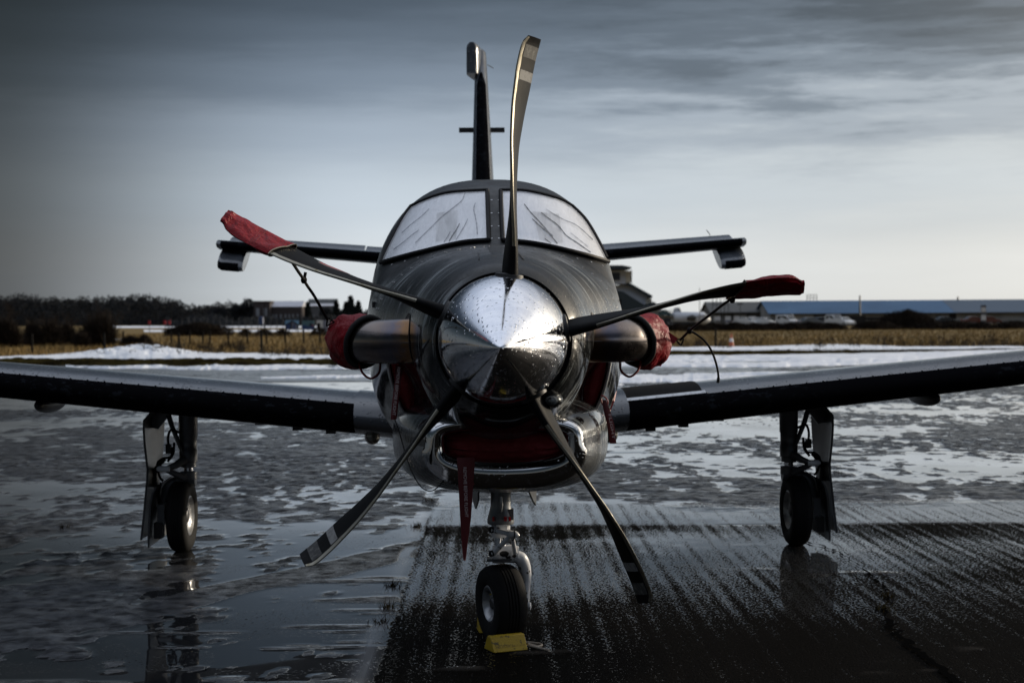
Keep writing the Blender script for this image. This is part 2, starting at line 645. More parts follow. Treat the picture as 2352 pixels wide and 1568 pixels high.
def exhaust_metal():
    m = mat('heat_tinted_steel', (0.6, 0.58, 0.56), 0.2, 1.0)
    t = m.node_tree
    L = t.links.new
    b = t.nodes['Principled BSDF']
    tc = [n for n in t.nodes if n.bl_idname == 'ShaderNodeTexCoord'][0]
    sp = N(t, 'ShaderNodeSeparateXYZ')
    L(tc.outputs['Object'], sp.inputs[0])
    nz = N(t, 'ShaderNodeTexNoise', i_Scale=9.0, i_Detail=6.0, i_Roughness=0.65)
    L(tc.outputs['Object'], nz.inputs['Vector'])
    p = mathn(t, 'ADD', mathn(t, 'ABSOLUTE', sp.outputs[0]), mathn(t, 'MULTIPLY', mathn(t, 'SUBTRACT', nz.outputs[0], 0.5), 0.22))
    rp = N(t, 'ShaderNodeValToRGB')
    ramp_set(rp, [(0.30, (0.15, 0.085, 0.045)), (0.40, (0.21, 0.125, 0.07)), (0.45, (0.12, 0.115, 0.14)), (0.52, (0.20, 0.165, 0.15)),
                  (0.62, (0.30, 0.265, 0.25))])
    L(p, rp.inputs[0])
    L(rp.outputs[0], b.inputs['Base Color'])
    L(maprange(t, nz.outputs[0], 0.35, 0.7, 0.14, 0.32), b.inputs['Roughness'])
    return m


def fogged_glass():
    m = bpy.data.materials.new('fogged_glass')
    m.use_nodes = True
    t = m.node_tree
    L = t.links.new
    b = t.nodes['Principled BSDF']
    out = t.nodes['Material Output']
    tc = N(t, 'ShaderNodeTexCoord')
    b.inputs['Base Color'].default_value = (0.92, 0.93, 0.96, 1)
    b.inputs['Roughness'].default_value = 0.35
    b.inputs['Coat Weight'].default_value = 1.0
    b.inputs['Coat Roughness'].default_value = 0.02
    mp = N(t, 'ShaderNodeMapping')
    mp.inputs['Scale'].default_value = (11, 2.2, 1.6)
    mp.inputs['Rotation'].default_value = (0, R(18), 0)
    L(tc.outputs['Object'], mp.inputs[0])
    nz = N(t, 'ShaderNodeTexNoise', i_Scale=2.2, i_Detail=6.0, i_Roughness=0.65, i_Distortion=0.4)
    L(mp.outputs[0], nz.inputs['Vector'])
    vo = N(t, 'ShaderNodeTexVoronoi', i_Scale=80.0)
    L(tc.outputs['Object'], vo.inputs['Vector'])
    sc_ = N(t, 'ShaderNodeSeparateColor')
    L(vo.outputs['Color'], sc_.inputs[0])
    dd = mathn(t, 'MAXIMUM', mathn(t, 'SUBTRACT', mathn(t, 'SUBTRACT', mathn(t, 'MULTIPLY', sc_.outputs[0], 0.6), 0.34), vo.outputs['Distance']), 0.0)
    bp = N(t, 'ShaderNodeBump', i_Strength=0.5, i_Distance=0.02)
    L(mathn(t, 'POWER', dd, 0.5), bp.inputs['Height'])
    L(bp.outputs[0], b.inputs['Normal'])
    L(bp.outputs[0], b.inputs['Coat Normal'])
    tr = N(t, 'ShaderNodeBsdfTransparent')
    mx = N(t, 'ShaderNodeMixShader')
    L(maprange(t, nz.outputs[0], 0.33, 0.68, 0.68, 0.44), mx.inputs[0])
    L(tr.outputs[0], mx.inputs[1])
    L(b.outputs[0], mx.inputs[2])
    L(mx.outputs[0], out.inputs[0])
    return m


M = {}
M['paint'] = fuselage_paint()
M['spinner'] = chrome_spinner()
M['chrome'] = mat('chrome_lip', (0.60, 0.60, 0.61), 0.07, 1.0, drops=(90, 0.25))
M['boot'] = worn_boot()
M['exhaust'] = exhaust_metal()
M['fog'] = fogged_glass()
M['wing'] = mat('grey_wing_paint', (0.085, 0.094, 0.110), 0.22, 0.15, 0.3, var=(5, (0.055, 0.061, 0.071), 0.4, 0.65), drops=(42, 0.45))
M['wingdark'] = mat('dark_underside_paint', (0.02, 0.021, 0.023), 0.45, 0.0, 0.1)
M['mat'] = mat('walkway_rubber', (0.008, 0.009, 0.011), 0.85, spec=0.05, bump=(300, 0.5, 0.003))
M['strip'] = mat('worn_aluminium_strip', (0.55, 0.56, 0.58), 0.38, 0.9, var=(30, (0.25, 0.25, 0.25), 0.5, 0.7))
M['blade'] = mat('satin_black_blade', (0.005, 0.005, 0.0055), 0.5, 0.0, 0.0, spec=0.05, var=(14, (0.010, 0.0105, 0.012), 0.45, 0.75))
M['bladele'] = mat('worn_nickel_edge', (0.30, 0.28, 0.23), 0.34, 0.9, var=(40, (0.2, 0.17, 0.1), 0.52, 0.7))
M['band'] = mat('worn_pale_band', (0.20, 0.20, 0.20), 0.6, 0.0, spec=0.2, var=(50, (0.1, 0.1, 0.1), 0.48, 0.7))
M['tipband'] = mat('rubbed_tip_band', (0.05, 0.05, 0.05), 0.6, 0.0, spec=0.2, var=(45, (0.14, 0.14, 0.13), 0.50, 0.68))
M['red'] = mat('red_vinyl', (0.175, 0.002, 0.007), 0.4, 0.0, 0.0, spec=0.15, bump=(9, 0.8, 0.05))
M['redcloth'] = mat('red_cloth', (0.19, 0.006, 0.010), 0.72, bump=(24, 0.6, 0.02))
M['ribbon'] = mat('red_ribbon', (0.085, 0.002, 0.005), 0.65)
M['ink'] = mat('pale_print', (0.62, 0.55, 0.56), 0.6)
M['black'] = mat('matt_black', (0.006, 0.006, 0.007), 0.55)
M['hem'] = mat('black_hem', (0.008, 0.008, 0.009), 0.8)
M['cord'] = mat('black_bungee', (0.006, 0.006, 0.006), 0.8, spec=0.2)
M['rubber'] = mat('tyre_rubber', (0.008, 0.008, 0.009), 0.75, bump=(60, 0.3, 0.004), spec=0.15)
M['rim'] = mat('wheel_paint', (0.34, 0.35, 0.37), 0.3, 0.5, var=(30, (0.12, 0.12, 0.13), 0.5, 0.7))
M['rimdark'] = mat('wheel_cast', (0.05, 0.05, 0.055), 0.4, 0.6)
M['gear'] = mat('chipped_white_gear_paint', (0.68, 0.70, 0.74), 0.34, 0.0, 0.3, var=(22, (0.03, 0.026, 0.026), 0.60, 0.63))
M['geardk'] = mat('grey_gear_casting', (0.085, 0.09, 0.10), 0.38, 0.4, 0.2)
M['piston'] = mat('chromed_piston', (0.75, 0.77, 0.82), 0.06, 1.0)
M['door'] = mat('gear_door_paint', (0.038, 0.041, 0.047), 0.4, 0.1, 0.15, var=(8, (0.02, 0.02, 0.02), 0.45, 0.65))
M['yellow'] = mat('yellow_urethane', (0.33, 0.225, 0.004), 0.6, bump=(90, 0.6, 0.004), var=(38, (0.035, 0.026, 0.008), 0.56, 0.66))
M['rope'] = mat('pale_rope', (0.30, 0.26, 0.22), 0.8)
M['trail'] = mat('clear_run', (0.035, 0.04, 0.05), 0.15, 0.0, 0.5)
M['trail2'] = mat('half_clear_run', (0.22, 0.23, 0.255), 0.2, 0.0, 0.5)
M['shade'] = mat('pale_sunshade', (0.88, 0.90, 0.93), 0.6, var=(2.5, (0.76, 0.78, 0.82), 0.4, 0.65))
M['patch'] = mat('grey_patch', (0.10, 0.11, 0.125), 0.6)
M['gearmid'] = mat('mid_grey_gear_casting', (0.17, 0.18, 0.195), 0.32, 0.3, 0.3)
M['redstrip'] = mat('red_seal', (0.35, 0.01, 0.015), 0.4)
M['decalw'] = mat('decal_pale', (0.26, 0.28, 0.28), 0.5)
M['decalr'] = mat('decal_red', (0.28, 0.015, 0.02), 0.5)
M['glass'] = mat('lamp_glass', (0.22, 0.21, 0.19), 0.08, 0.6, 1.0)
M['sealgrey'] = mat('window_frame_rubber', (0.005, 0.005, 0.006), 0.6, spec=0.15)
# ------------------------------------------------------------------ the apron
SLAB_X0, SLAB_Y1 = -0.58, 11.1


def slab_edge(y):
    return SLAB_X0 - 0.0113 * (y - 6.33)


def axis_steps(lo, hi, fine_lo, fine_hi, fine, grow=1.10, big=4.0):
    xs = list(np.arange(fine_lo, fine_hi + fine / 2, fine))
    st, x = fine, fine_hi
    while x < hi:
        st = min(st * grow, big)
        x += st
        xs.append(x)
    st, x = fine, fine_lo
    while x > lo:
        st = min(st * grow, big)
        x -= st
        xs.insert(0, x)
    return np.array(xs)


def build_apron():
    gx = axis_steps(-90, 90, -5.4, 6.6, 0.032, 1.035, 3.0)
    gy = np.array(list(axis_steps(-60, 5.0, 5.0, 5.0, 0.032, 1.10, 4.0)) + list(np.arange(5.03, 17.0, 0.034)))
    y = gy[-1]
    st = 0.034
    ext = []
    while y < 49.0:
        st = min(st * 1.022, 0.14)
        y += st
        ext.append(y)
    gy = np.concatenate([gy, ext])
    X, Y = np.meshgrid(gx, gy)
    # trodden, refrozen slush: low lumps standing in shallow melt water
    wx = X + 0.16 * (fbm(X * 1.9, Y * 1.9, 2, 11) - 0.5)
    wy = Y + 0.16 * (fbm(X * 1.9, Y * 1.9, 2, 12) - 0.5)
    sel = sstep(0.40, 0.60, fbm(X * 0.55, Y * 0.6, 3, 91))
    lump = ((0.78 * fbm(wx * 10.5, wy * 6.0, 3, 1, 0.55) + 0.22 * fbm(wx * 1.9, wy * 1.3, 2, 14)) * sel
            + (0.70 * fbm(wx * 4.6, wy * 3.4, 4, 33, 0.62) + 0.30 * fbm(wx * 1.6, wy * 1.1, 2, 15)) * (1 - sel))
    big = fbm(X * 0.33 + 4, Y * 0.42, 3, 6)
    cover = 0.465 + 0.36 * (big - 0.5) * 2
    # wheel tracks pressed clear through the slush
    for tx, sl, cv in ((-3.4, 0.10, 0.010), (-3.15, 0.10, 0.010), (-1.6, -0.22, 0.006), (2.2, 0.34, -0.008), (2.5, 0.34, -0.008), (4.1, -0.12, 0.004), (0.3, 0.75, 0.0)):
        dd = X - (tx + sl * (Y - 9) + cv * (Y - 9) ** 2) + 0.06 * (fbm(X * 2, Y * 2, 2, 95) - 0.5)
        cover = cover - 0.13 * np.exp(-(dd / 0.10) ** 2) * sstep(0.3, 0.6, fbm(X * 0.4, Y * 0.7, 2, 96)) + 0.05 * np.exp(-((np.abs(dd) - 0.19) / 0.06) ** 2)
    cover = cover + 0.05 * sstep(9.0, 12.0, Y) - 0.09 * sstep(9.6, 8.6, Y) + 0.10 * sstep(7.6, 6.9, Y)
    # an older smooth sheet of grey ice crossing on the left
    band = np.abs((Y - 9.2) - 1.55 * (X + 1.15) + 0.5 * (fbm(X * 1.2, Y * 1.2, 3, 21) - 0.5))
    sheet = sstep(0.42, 0.22, band) * sstep(-2.6, -2.1, X) * sstep(-0.45, -0.75, X)
    h = (lump - (1 - cover)) * 0.060
    # drawn-out ridges left by wheels and brooms in the foreground
    ridge = sstep(0.60, 0.76, fbm(X * 1.3 + 2, Y * 8.5, 3, 51, 0.55)) * sstep(9.3, 8.6, Y) * 0.0035
    h = np.maximum(h, ridge - 0.0006)
    h = np.clip(h, -0.02, 0.015)
    h = np.maximum(h, sheet * 0.004 + (h * 0.5) * (sheet > 0.05) * sheet + sheet * 0.0015 * (fbm(X * 9, Y * 9, 2, 61) - 0.5))
    h = h * np.where(Y > 24, 1.5, 1.0)
    ice = sstep(-0.0004, 0.0022, h)
    Z = np.maximum(h, 0.0)
    # brushed concrete bay in the right foreground stands clear of the slush
    d = X - slab_edge(Y)
    farn = SLAB_Y1 + 0.22 * (fbm(X * 1.1, Y * 0.5, 4, 71, 0.6) - 0.5)
    bay = sstep(-0.03, 0.03, d + 0.05 * (fbm(X * 3, Y * 3, 3, 72) - 0.5)) * sstep(1.75, 0.75, Y - farn + 0.9 * (fbm(X * 0.8, Y * 0.8, 3, 77) - 0.5))
    Zs = 0.0006 + 0.0012 * (fbm(X * 2, Y * 2, 3, 31) - 0.5)
    # thin refrozen ridges lying on the bay
    rid = sstep(0.70, 0.80, fbm(X * 1.1 + 3, Y * 5.5, 3, 41)) * sstep(8.6, 9.0, Y) * sstep(10.2, 9.6, Y) * sstep(1.2, 2.0, X)
    rid2 = sstep(0.72, 0.80, fbm(X * 2.1 + 7, Y * 6.5, 3, 47)) * sstep(6.4, 6.6, Y) * sstep(7.0, 6.8, Y)
    rr = np.maximum(rid, rid2 * 0.8)
    Zs = Zs + rr * 0.010
    Z = Z * (1 - bay) + Zs * bay
    ice = ice * (1 - bay) + rr * bay
    # a ribbon of clear melt water lies along the seam of the bay
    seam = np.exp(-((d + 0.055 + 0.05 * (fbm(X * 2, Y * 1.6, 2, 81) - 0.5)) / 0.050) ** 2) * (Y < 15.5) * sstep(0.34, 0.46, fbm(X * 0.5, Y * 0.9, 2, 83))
    Z = Z * (1 - seam)
    ice = ice * (1 - seam)
    bay = bay * (1 - seam)
    # sunk joints between the bays
    for (jx, jy0, jy1) in ((None, None, None),):
        pass
    joint = np.exp(-((d + 0.0) / 0.018) ** 2) * (Y < 16)
    joint = np.maximum(joint, 0.7 * np.exp(-((Y - SLAB_Y1) / 0.014) ** 2) * (d > 0) * sstep(0.42, 0.55, fbm(X * 2, Y * 2, 2, 73)))
    for yj in (17.1, 23.0):
        joint = np.maximum(joint, 0.6 * np.exp(-((Y - yj) / 0.05) ** 2))
    Z = Z - 0.006 * joint
    nr, nc = X.shape
    V = np.stack([X, Y, Z], -1).reshape(-1, 3)
    idx = np.arange(nr * nc).reshape(nr, nc)
    F = np.stack([idx[:-1, :-1], idx[:-1, 1:], idx[1:, 1:], idx[1:, :-1]], -1).reshape(-1, 4)
    me = bpy.data.meshes.new('apron')
    me.vertices.add(len(V))
    me.vertices.foreach_set('co', V.ravel())
    me.loops.add(F.size)
    me.loops.foreach_set('vertex_index', F.ravel().astype(np.int32))
    me.polygons.add(len(F))
    me.polygons.foreach_set('loop_start', np.arange(0, F.size, 4, dtype=np.int32))
    me.polygons.foreach_set('use_smooth', np.ones(len(F), dtype=bool))
    me.update(calc_edges=True)
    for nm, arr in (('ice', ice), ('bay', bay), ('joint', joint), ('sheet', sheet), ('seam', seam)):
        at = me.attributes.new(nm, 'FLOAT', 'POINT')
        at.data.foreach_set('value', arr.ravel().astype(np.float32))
    me.materials.append(apron_mat())
    o = bpy.data.objects.new('apron', me)
    COL.objects.link(o)
    tag(o, kind='structure')
    return o


def apron_mat():
    m = bpy.data.materials.new('wet_icy_concrete')
    m.use_nodes = True
    t = m.node_tree
    L = t.links.new
    b = t.nodes['Principled BSDF']
    tc = N(t, 'ShaderNodeTexCoord')
    P = tc.outputs['Object']

    def attr(n):
        a = N(t, 'ShaderNodeAttribute', attribute_name=n)
        return a.outputs['Fac']

    def noise(scale, det=4.0, rough=0.55, vec=None, sc_=None):
        n = N(t, 'ShaderNodeTexNoise', i_Scale=scale, i_Detail=det, i_Roughness=rough)
        if sc_:
            mp = N(t, 'ShaderNodeMapping')
            mp.inputs['Scale'].default_value = sc_
            L(P, mp.inputs[0])
            L(mp.outputs[0], n.inputs['Vector'])
        else:
            L(P, n.inputs['Vector'])
        return n.outputs[0]
    ice, bay, joint = attr('ice'), attr('bay'), attr('joint')
    # ---- slush and ice
    fine = noise(55, 5, 0.65)
    bay = maprange(t, mathn(t, 'ADD', bay, mathn(t, 'MULTIPLY', mathn(t, 'SUBTRACT', noise(1.0, 4, 0.65, sc_=(46, 20, 30)), 0.5), 2.2)), 0.44, 0.56)
    mid = noise(9, 5, 0.6)
    ragged = maprange(t, mathn(t, 'ADD', ice, mathn(t, 'MULTIPLY', mathn(t, 'SUBTRACT', fine, 0.5), 0.9)), 0.35, 0.6)
    icecol = mixnode(t, maprange(t, mid, 0.35, 0.7), (0.018, 0.019, 0.021), (0.07, 0.074, 0.082))
    icecol = mixnode(t, maprange(t, noise(30, 4, 0.6), 0.62, 0.72), icecol, (0.05, 0.042, 0.035))
    grit = maprange(t, noise(64, 3, 0.6), 0.60, 0.64)
    grit = mathn(t, 'MULTIPLY', grit, maprange(t, noise(1.3, 4, 0.6), 0.50, 0.60))
    # wet colour turns pale and milky in patches beyond the bay, less on the left
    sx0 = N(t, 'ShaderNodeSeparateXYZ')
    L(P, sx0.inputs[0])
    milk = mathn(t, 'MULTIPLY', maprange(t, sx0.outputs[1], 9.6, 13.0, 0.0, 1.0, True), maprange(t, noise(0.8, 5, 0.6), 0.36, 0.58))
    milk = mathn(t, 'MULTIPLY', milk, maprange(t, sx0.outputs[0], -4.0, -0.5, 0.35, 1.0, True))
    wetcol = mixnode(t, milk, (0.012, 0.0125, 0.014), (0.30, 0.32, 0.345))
    wetcol = mixnode(t, mathn(t, 'MULTIPLY', attr('seam'), 0.4), wetcol, (0.42, 0.44, 0.47))  # sky reflection along the seam, painted pale into the wet colour
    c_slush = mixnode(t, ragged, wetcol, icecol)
    r_slush = mixnode(t, ragged, 0.025, maprange(t, fine, 0.3, 0.7, 0.09, 0.26), 'FLOAT')
    r_slush = mixnode(t, grit, r_slush, 0.6, 'FLOAT')
    h_slush = mathn(t, 'MULTIPLY', ragged, mathn(t, 'ADD', mathn(t, 'MULTIPLY', fine, 0.5), mathn(t, 'MULTIPLY', mid, 0.7)))
    h_slush = mathn(t, 'ADD', h_slush, mathn(t, 'MULTIPLY', grit, 0.8))
    # ---- brushed bay: water stands in the grooves between the aggregate
    sepx = N(t, 'ShaderNodeSeparateXYZ')
    L(P, sepx.inputs[0])
    skew = mathn(t, 'ADD', sepx.outputs[0], mathn(t, 'MULTIPLY', sepx.outputs[1], 0.0113))
    wob = mathn(t, 'ADD', mathn(t, 'MULTIPLY', mathn(t, 'SUBTRACT', noise(0.9, 2), 0.5), 0.05), mathn(t, 'MULTIPLY', mathn(t, 'SUBTRACT', noise(7, 3), 0.5), 0.035))
    gro = mathn(t, 'SINE', mathn(t, 'MULTIPLY', mathn(t, 'ADD', skew, wob), 2 * math.pi / 0.088))
    gro = mathn(t, 'ADD', mathn(t, 'MULTIPLY', gro, 0.65), mathn(t, 'MULTIPLY', mathn(t, 'SINE', mathn(t, 'MULTIPLY', skew, 2 * math.pi / 0.137)), 0.5))
    agg = noise(1.0, 4, 0.62, sc_=(76, 40, 44))
    agg2 = noise(1.0, 3, 0.6, sc_=(150, 85, 85))
    pool = noise(0.55, 3, 0.5)
    # wetter towards the far joint, drained towards the near edge
    far = maprange(t, sepx.outputs[1], 6.7, 9.3, -0.105, 0.045, True)
    far = mathn(t, 'ADD', far, mathn(t, 'MULTIPLY', maprange(t, sepx.outputs[0], 0.6, 2.0, 1.0, 0.2, True), maprange(t, mathn(t, 'ADD', sepx.outputs[1], mathn(t, 'MULTIPLY', mathn(t, 'SUBTRACT', noise(1.2, 4, 0.6), 0.5), 2.2)), 10.2, 10.9, 0.0, -0.12, True)))
    far = mathn(t, 'ADD', far, maprange(t, sepx.outputs[0], 1.2, 3.6, 0.0, -0.06, True))
    far = mathn(t, 'ADD', far, maprange(t, sepx.outputs[1], 11.05, 11.2, 0.0, 0.125))
    lev = mathn(t, 'ADD', far, mathn(t, 'MULTIPLY', mathn(t, 'SUBTRACT', pool, 0.5), 0.36))
    lev = mathn(t, 'SUBTRACT', lev, mathn(t, 'MULTIPLY', mathn(t, 'MULTIPLY', gro, maprange(t, noise(3.1, 4, 0.6), 0.30, 0.60)), 0.058))
    relief = mathn(t, 'ADD', mathn(t, 'MULTIPLY', agg, 0.75), mathn(t, 'MULTIPLY', agg2, 0.25))
    wat = maprange(t, mathn(t, 'SUBTRACT', mathn(t, 'ADD', lev, 0.485), relief), -0.008, 0.012)
    c_bay = mixnode(t, maprange(t, agg2, 0.3, 0.7), (0.0028, 0.0026, 0.0024), (0.009, 0.008, 0.007))
    c_bay = mixnode(t, wat, c_bay, (0.012, 0.0125, 0.014))
    c_bay = mixnode(t, ice, c_bay, (0.055, 0.05, 0.046))
    r_bay = mixnode(t, wat, maprange(t, agg2, 0.3, 0.7, 0.22, 0.55), 0.03, 'FLOAT')
    h_bay = mathn(t, 'MULTIPLY', mathn(t, 'SUBTRACT', 1.0, wat), mathn(t, 'ADD', mathn(t, 'MULTIPLY', relief, 1.5), mathn(t, 'MULTIPLY', gro, 0.05)))
    # ---- together
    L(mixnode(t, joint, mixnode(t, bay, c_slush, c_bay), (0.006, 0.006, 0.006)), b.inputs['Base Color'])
    L(mixnode(t, bay, r_slush, r_bay, 'FLOAT'), b.inputs['Roughness'])
    b.inputs['IOR'].default_value = 1.48
    s_bay = mixnode(t, wat, maprange(t, agg2, 0.62, 0.72, 0.04, 0.5), 0.5, 'FLOAT')
    s_sl = mixnode(t, ragged, 0.5, 0.45, 'FLOAT')
    L(mixnode(t, bay, s_sl, s_bay, 'FLOAT'), b.inputs['Specular IOR Level'])
    out = t.nodes['Material Output']
    dif = N(t, 'ShaderNodeBsdfDiffuse')
    colr = b.inputs['Base Color'].links[0].from_socket
    L(colr, dif.inputs['Color'])
    spark = maprange(t, noise(1.0, 2, 0.5, sc_=(190, 120, 120)), 0.70, 0.73)
    dull_bay = mathn(t, 'MULTIPLY', mathn(t, 'SUBTRACT', 1.0, wat), mathn(t, 'SUBTRACT', 0.94, mathn(t, 'MULTIPLY', spark, 0.8)))
    dull_sl = mathn(t, 'MAXIMUM', mathn(t, 'MULTIPLY', ragged, maprange(t, mid, 0.38, 0.68, 0.85, 0.15)), mathn(t, 'MULTIPLY', grit, 0.95))
    dull = mixnode(t, bay, dull_sl, dull_bay, 'FLOAT')
    mxs = N(t, 'ShaderNodeMixShader')
    L(dull, mxs.inputs[0]); L(b.outputs[0], mxs.inputs[1]); L(dif.outputs[0], mxs.inputs[2])
    L(mxs.outputs[0], out.inputs[0])
    bp1 = N(t, 'ShaderNodeBump', i_Strength=0.55, i_Distance=0.010)
    L(mathn(t, 'MULTIPLY', h_slush, mathn(t, 'SUBTRACT', 1.0, bay)), bp1.inputs['Height'])
    bp2 = N(t, 'ShaderNodeBump', i_Strength=0.9, i_Distance=0.012)
    L(mathn(t, 'MULTIPLY', h_bay, bay), bp2.inputs['Height'])
    L(bp1.outputs[0], bp2.inputs['Normal'])
    L(bp2.outputs[0], b.inputs['Normal'])
    L(bp2.outputs[0], dif.inputs['Normal'])
    return m


apron = build_apron()

# crack wandering through the bay on the right
cr = [(1840, 1238), (1880, 1251), (1920, 1266), (1960, 1287), (2000, 1318), (2026, 1345), (2039, 1362), (2034, 1385), (2036, 1405), (2048, 1432), (2064, 1456), (2090, 1482), (2130, 1510), (2175, 1545), (2215, 1580)]
rc = random.Random(12)
P = []
for p in smooth_curve([G(u, v, 0.0085) for u, v in cr], 7):
    P.append(p + Vector((rc.gauss(0, 0.012), rc.gauss(0, 0.012), 0)))
Lr, Rr = [], []
for i, p in enumerate(P):
    a = P[max(0, i - 1)]; b = P[min(len(P) - 1, i + 1)]
    t_ = (b - a).normalized()
    nrm = Vector((-t_.y, t_.x, 0)) * (0.002 + 0.013 * rc.random() ** 2 + (0.012 if i > 60 else 0))
    Lr.append(p + nrm); Rr.append(p - nrm)
M['crack'] = mat('crack_filler', (0.003, 0.003, 0.003), 1.0, spec=0.0, bump=(60, 0.7, 0.01))
tag(obj('crack', MB().grid([Lr, Rr]), M['crack'], None, 0), kind='structure')

# ------------------------------------------------------------------ terrain beyond
def grass_mat():
    m = mat('winter_grass', (0.10, 0.072, 0.034), 0.9, spec=0.1)
    t = m.node_tree
    L = t.links.new
    b = t.nodes['Principled BSDF']
    tc = [n for n in t.nodes if n.bl_idname == 'ShaderNodeTexCoord'][0]
    mp = N(t, 'ShaderNodeMapping')
    mp.inputs['Scale'].default_value = (0.35, 1.0, 1.0)
    L(tc.outputs['Object'], mp.inputs[0])
    n1 = N(t, 'ShaderNodeTexNoise', i_Scale=0.10, i_Detail=8.0, i_Roughness=0.65)
    L(mp.outputs[0], n1.inputs['Vector'])
    n2 = N(t, 'ShaderNodeTexNoise', i_Scale=1.6, i_Detail=6.0, i_Roughness=0.7)
    L(mp.outputs[0], n2.inputs['Vector'])
    c = mixnode(t, maprange(t, n1.outputs[0], 0.35, 0.65), (0.24, 0.158, 0.06), (0.14, 0.10, 0.04))
    c = mixnode(t, maprange(t, n2.outputs[0], 0.4, 0.75), c, (0.06, 0.05, 0.022))
    L(c, b.inputs['Base Color'])
    return m


M['grass'] = grass_mat()
M['snow'] = mat('old_snow', (0.72, 0.75, 0.80), 0.75, spec=0.3, bump=(2.2, 0.7, 0.12), var=(1.3, (0.55, 0.58, 0.63), 0.45, 0.75))
M['verge'] = mat('mossy_verge', (0.03, 0.024, 0.008), 0.9, spec=0.0, var=(0.8, (0.010, 0.008, 0.004), 0.4, 0.6), bump=(6, 0.8, 0.1))
M['tarmac'] = mat('wet_tarmac', (0.022, 0.023, 0.026), 0.22, var=(0.5, (0.04, 0.042, 0.046), 0.4, 0.6), bump=(20, 0.3, 0.01))
M['drygrass'] = mat('dry_grass_blade', (0.27, 0.18, 0.068), 0.9, spec=0.1, var=(0.12, (0.12, 0.085, 0.04), 0.38, 0.62))
M['weed'] = mat('dead_weed', (0.035, 0.026, 0.018), 0.9, spec=0.1)
M['bush'] = mat('bare_twigs', (0.022, 0.018, 0.016), 0.9, spec=0.05, var=(0.5, (0.040, 0.030, 0.022), 0.4, 0.7))

ter = MB().add([(-2600, 48, -0.02), (2600, 48, -0.02), (2600, 5200, -0.02), (-2600, 5200, -0.02), (-2600, -400, -0.035), (2600, -400, -0.035), (2600, 48, -0.035), (-2600, 48, -0.035)],
               [(0, 1, 2, 3), (4, 5, 6, 7)])
tag(obj('terrain', ter, M['grass'], None, 0, flip=False), kind='structure')


def strip_mesh(top, bottom, hgt, nu, nv, seed, rough=0.35, z0=0.0, patchy=0.0, mound=None):
    T = smooth_curve([(a, b, 0) for a, b in top], 12)
    B = smooth_curve([(a, b, 0) for a, b in bottom], 12)

    def at(Pl, u):
        for i in range(1, len(Pl)):
            if Pl[i].x >= u:
                k = (u - Pl[i - 1].x) / max(1e-6, Pl[i].x - Pl[i - 1].x)
                return Pl[i - 1].y + (Pl[i].y - Pl[i - 1].y) * k
        return Pl[-1].y
    u0, u1 = top[0][0], top[-1][0]
    rows = []
    for i in range(nu + 1):
        u = u0 + (u1 - u0) * i / nu
        vt, vb = at(T, u), at(B, u)
        gp0, gp1 = G(u, vb), G(u, max(vt, HORIZON + 6))
        dx = 0.5 * (float(fbm(u * 0.06, seed * 3.1, 4, seed)) - 0.5)
        row = []
        for j in range(nv + 1):
            f = j / nv
            p = gp0.lerp(gp1, f)
            p.y += dx * (gp1.y - gp0.y) * (1 - 2 * abs(f - 0.5)) * 0.0 + dx * 2.2 * (1 if j in (0, nv) else 0.6)
            n = float(fbm(p.x * rough, p.y * rough * 1.5, 4, seed))
            env = math.sin(math.pi * min(1, max(0, f))) ** 0.55
            k_ = 1.0
            if mound:
                k_ += mound[2] * math.exp(-((u - mound[0]) / mound[1]) ** 2)
            p.z = z0 + hgt * k_ * env * (0.35 + 1.3 * n) - (0.05 if j in (0, nv) else 0)
            if patchy:
                p.z -= patchy * max(0.0, float(fbm(p.x * rough * 0.5 + 9, p.y * rough * 1.2, 3, seed + 5)) - 0.44)
            row.append(p)
        rows.append(row)
    return MB().grid(rows)


def snow(name, label, *a, **k):
    o = obj(name, strip_mesh(*a, **k), M['snow'], None, 60)
    return tag(o, label, 'snow', kind='stuff')


# road beyond the apron
q = [G(-200, 868), G(2600, 858), G(2600, 838), G(-200, 848)]
tag(obj('road', MB().add([(-90, 38.5, 0.012), (90, 36.0, 0.012), (90, 52, 0.012), (-90, 52, 0.012)], [(0, 1, 2, 3)]), M['tarmac'], None, 0), kind='structure')
snow('snow_bank', 'long low snow bank with a mound left of the aircraft nose',
     [(-60, 824), (60, 820), (180, 812), (260, 803), (320, 800), (380, 803), (430, 810), (520, 813), (620, 812), (700, 816), (900, 816)],
     [(-60, 828), (150, 829), (250, 830), (400, 831), (600, 832), (900, 830)], 0.11, 260, 14, 3, 0.6, mound=(330, 110, 1.9))
snow('snow_strip', 'thin ragged strip of snow along the near road edge on the left',
     [(150, 843), (260, 846), (360, 839), (420, 846), (500, 838), (560, 842), (700, 839), (900, 841)],
     [(150, 845), (300, 849), (400, 850), (600, 851), (900, 848)], 0.06, 240, 8, 5, 1.2, 0.02, patchy=0.5)
snow('snow_bank', 'low snow bank dotted with weeds right of the aircraft below the field',
     [(1380, 797), (1600, 798), (1750, 797), (1850, 792), (1950, 791), (2060, 797), (2200, 799), (2420, 798)],
     [(1380, 808), (1700, 810), (1900, 808), (2100, 806), (2420, 803)], 0.10, 220, 14, 7, 0.5)
snow('snow_field', 'broad smooth sheet of snow across the road right of the aircraft',
     [(1380, 818), (1700, 816), (2000, 812), (2250, 806), (2420, 803)],
     [(1380, 843), (1700, 845), (1850, 843), (2000, 838), (2250, 826), (2420, 816)], 0.10, 200, 20, 9, 0.5, 0.02, patchy=0.45)
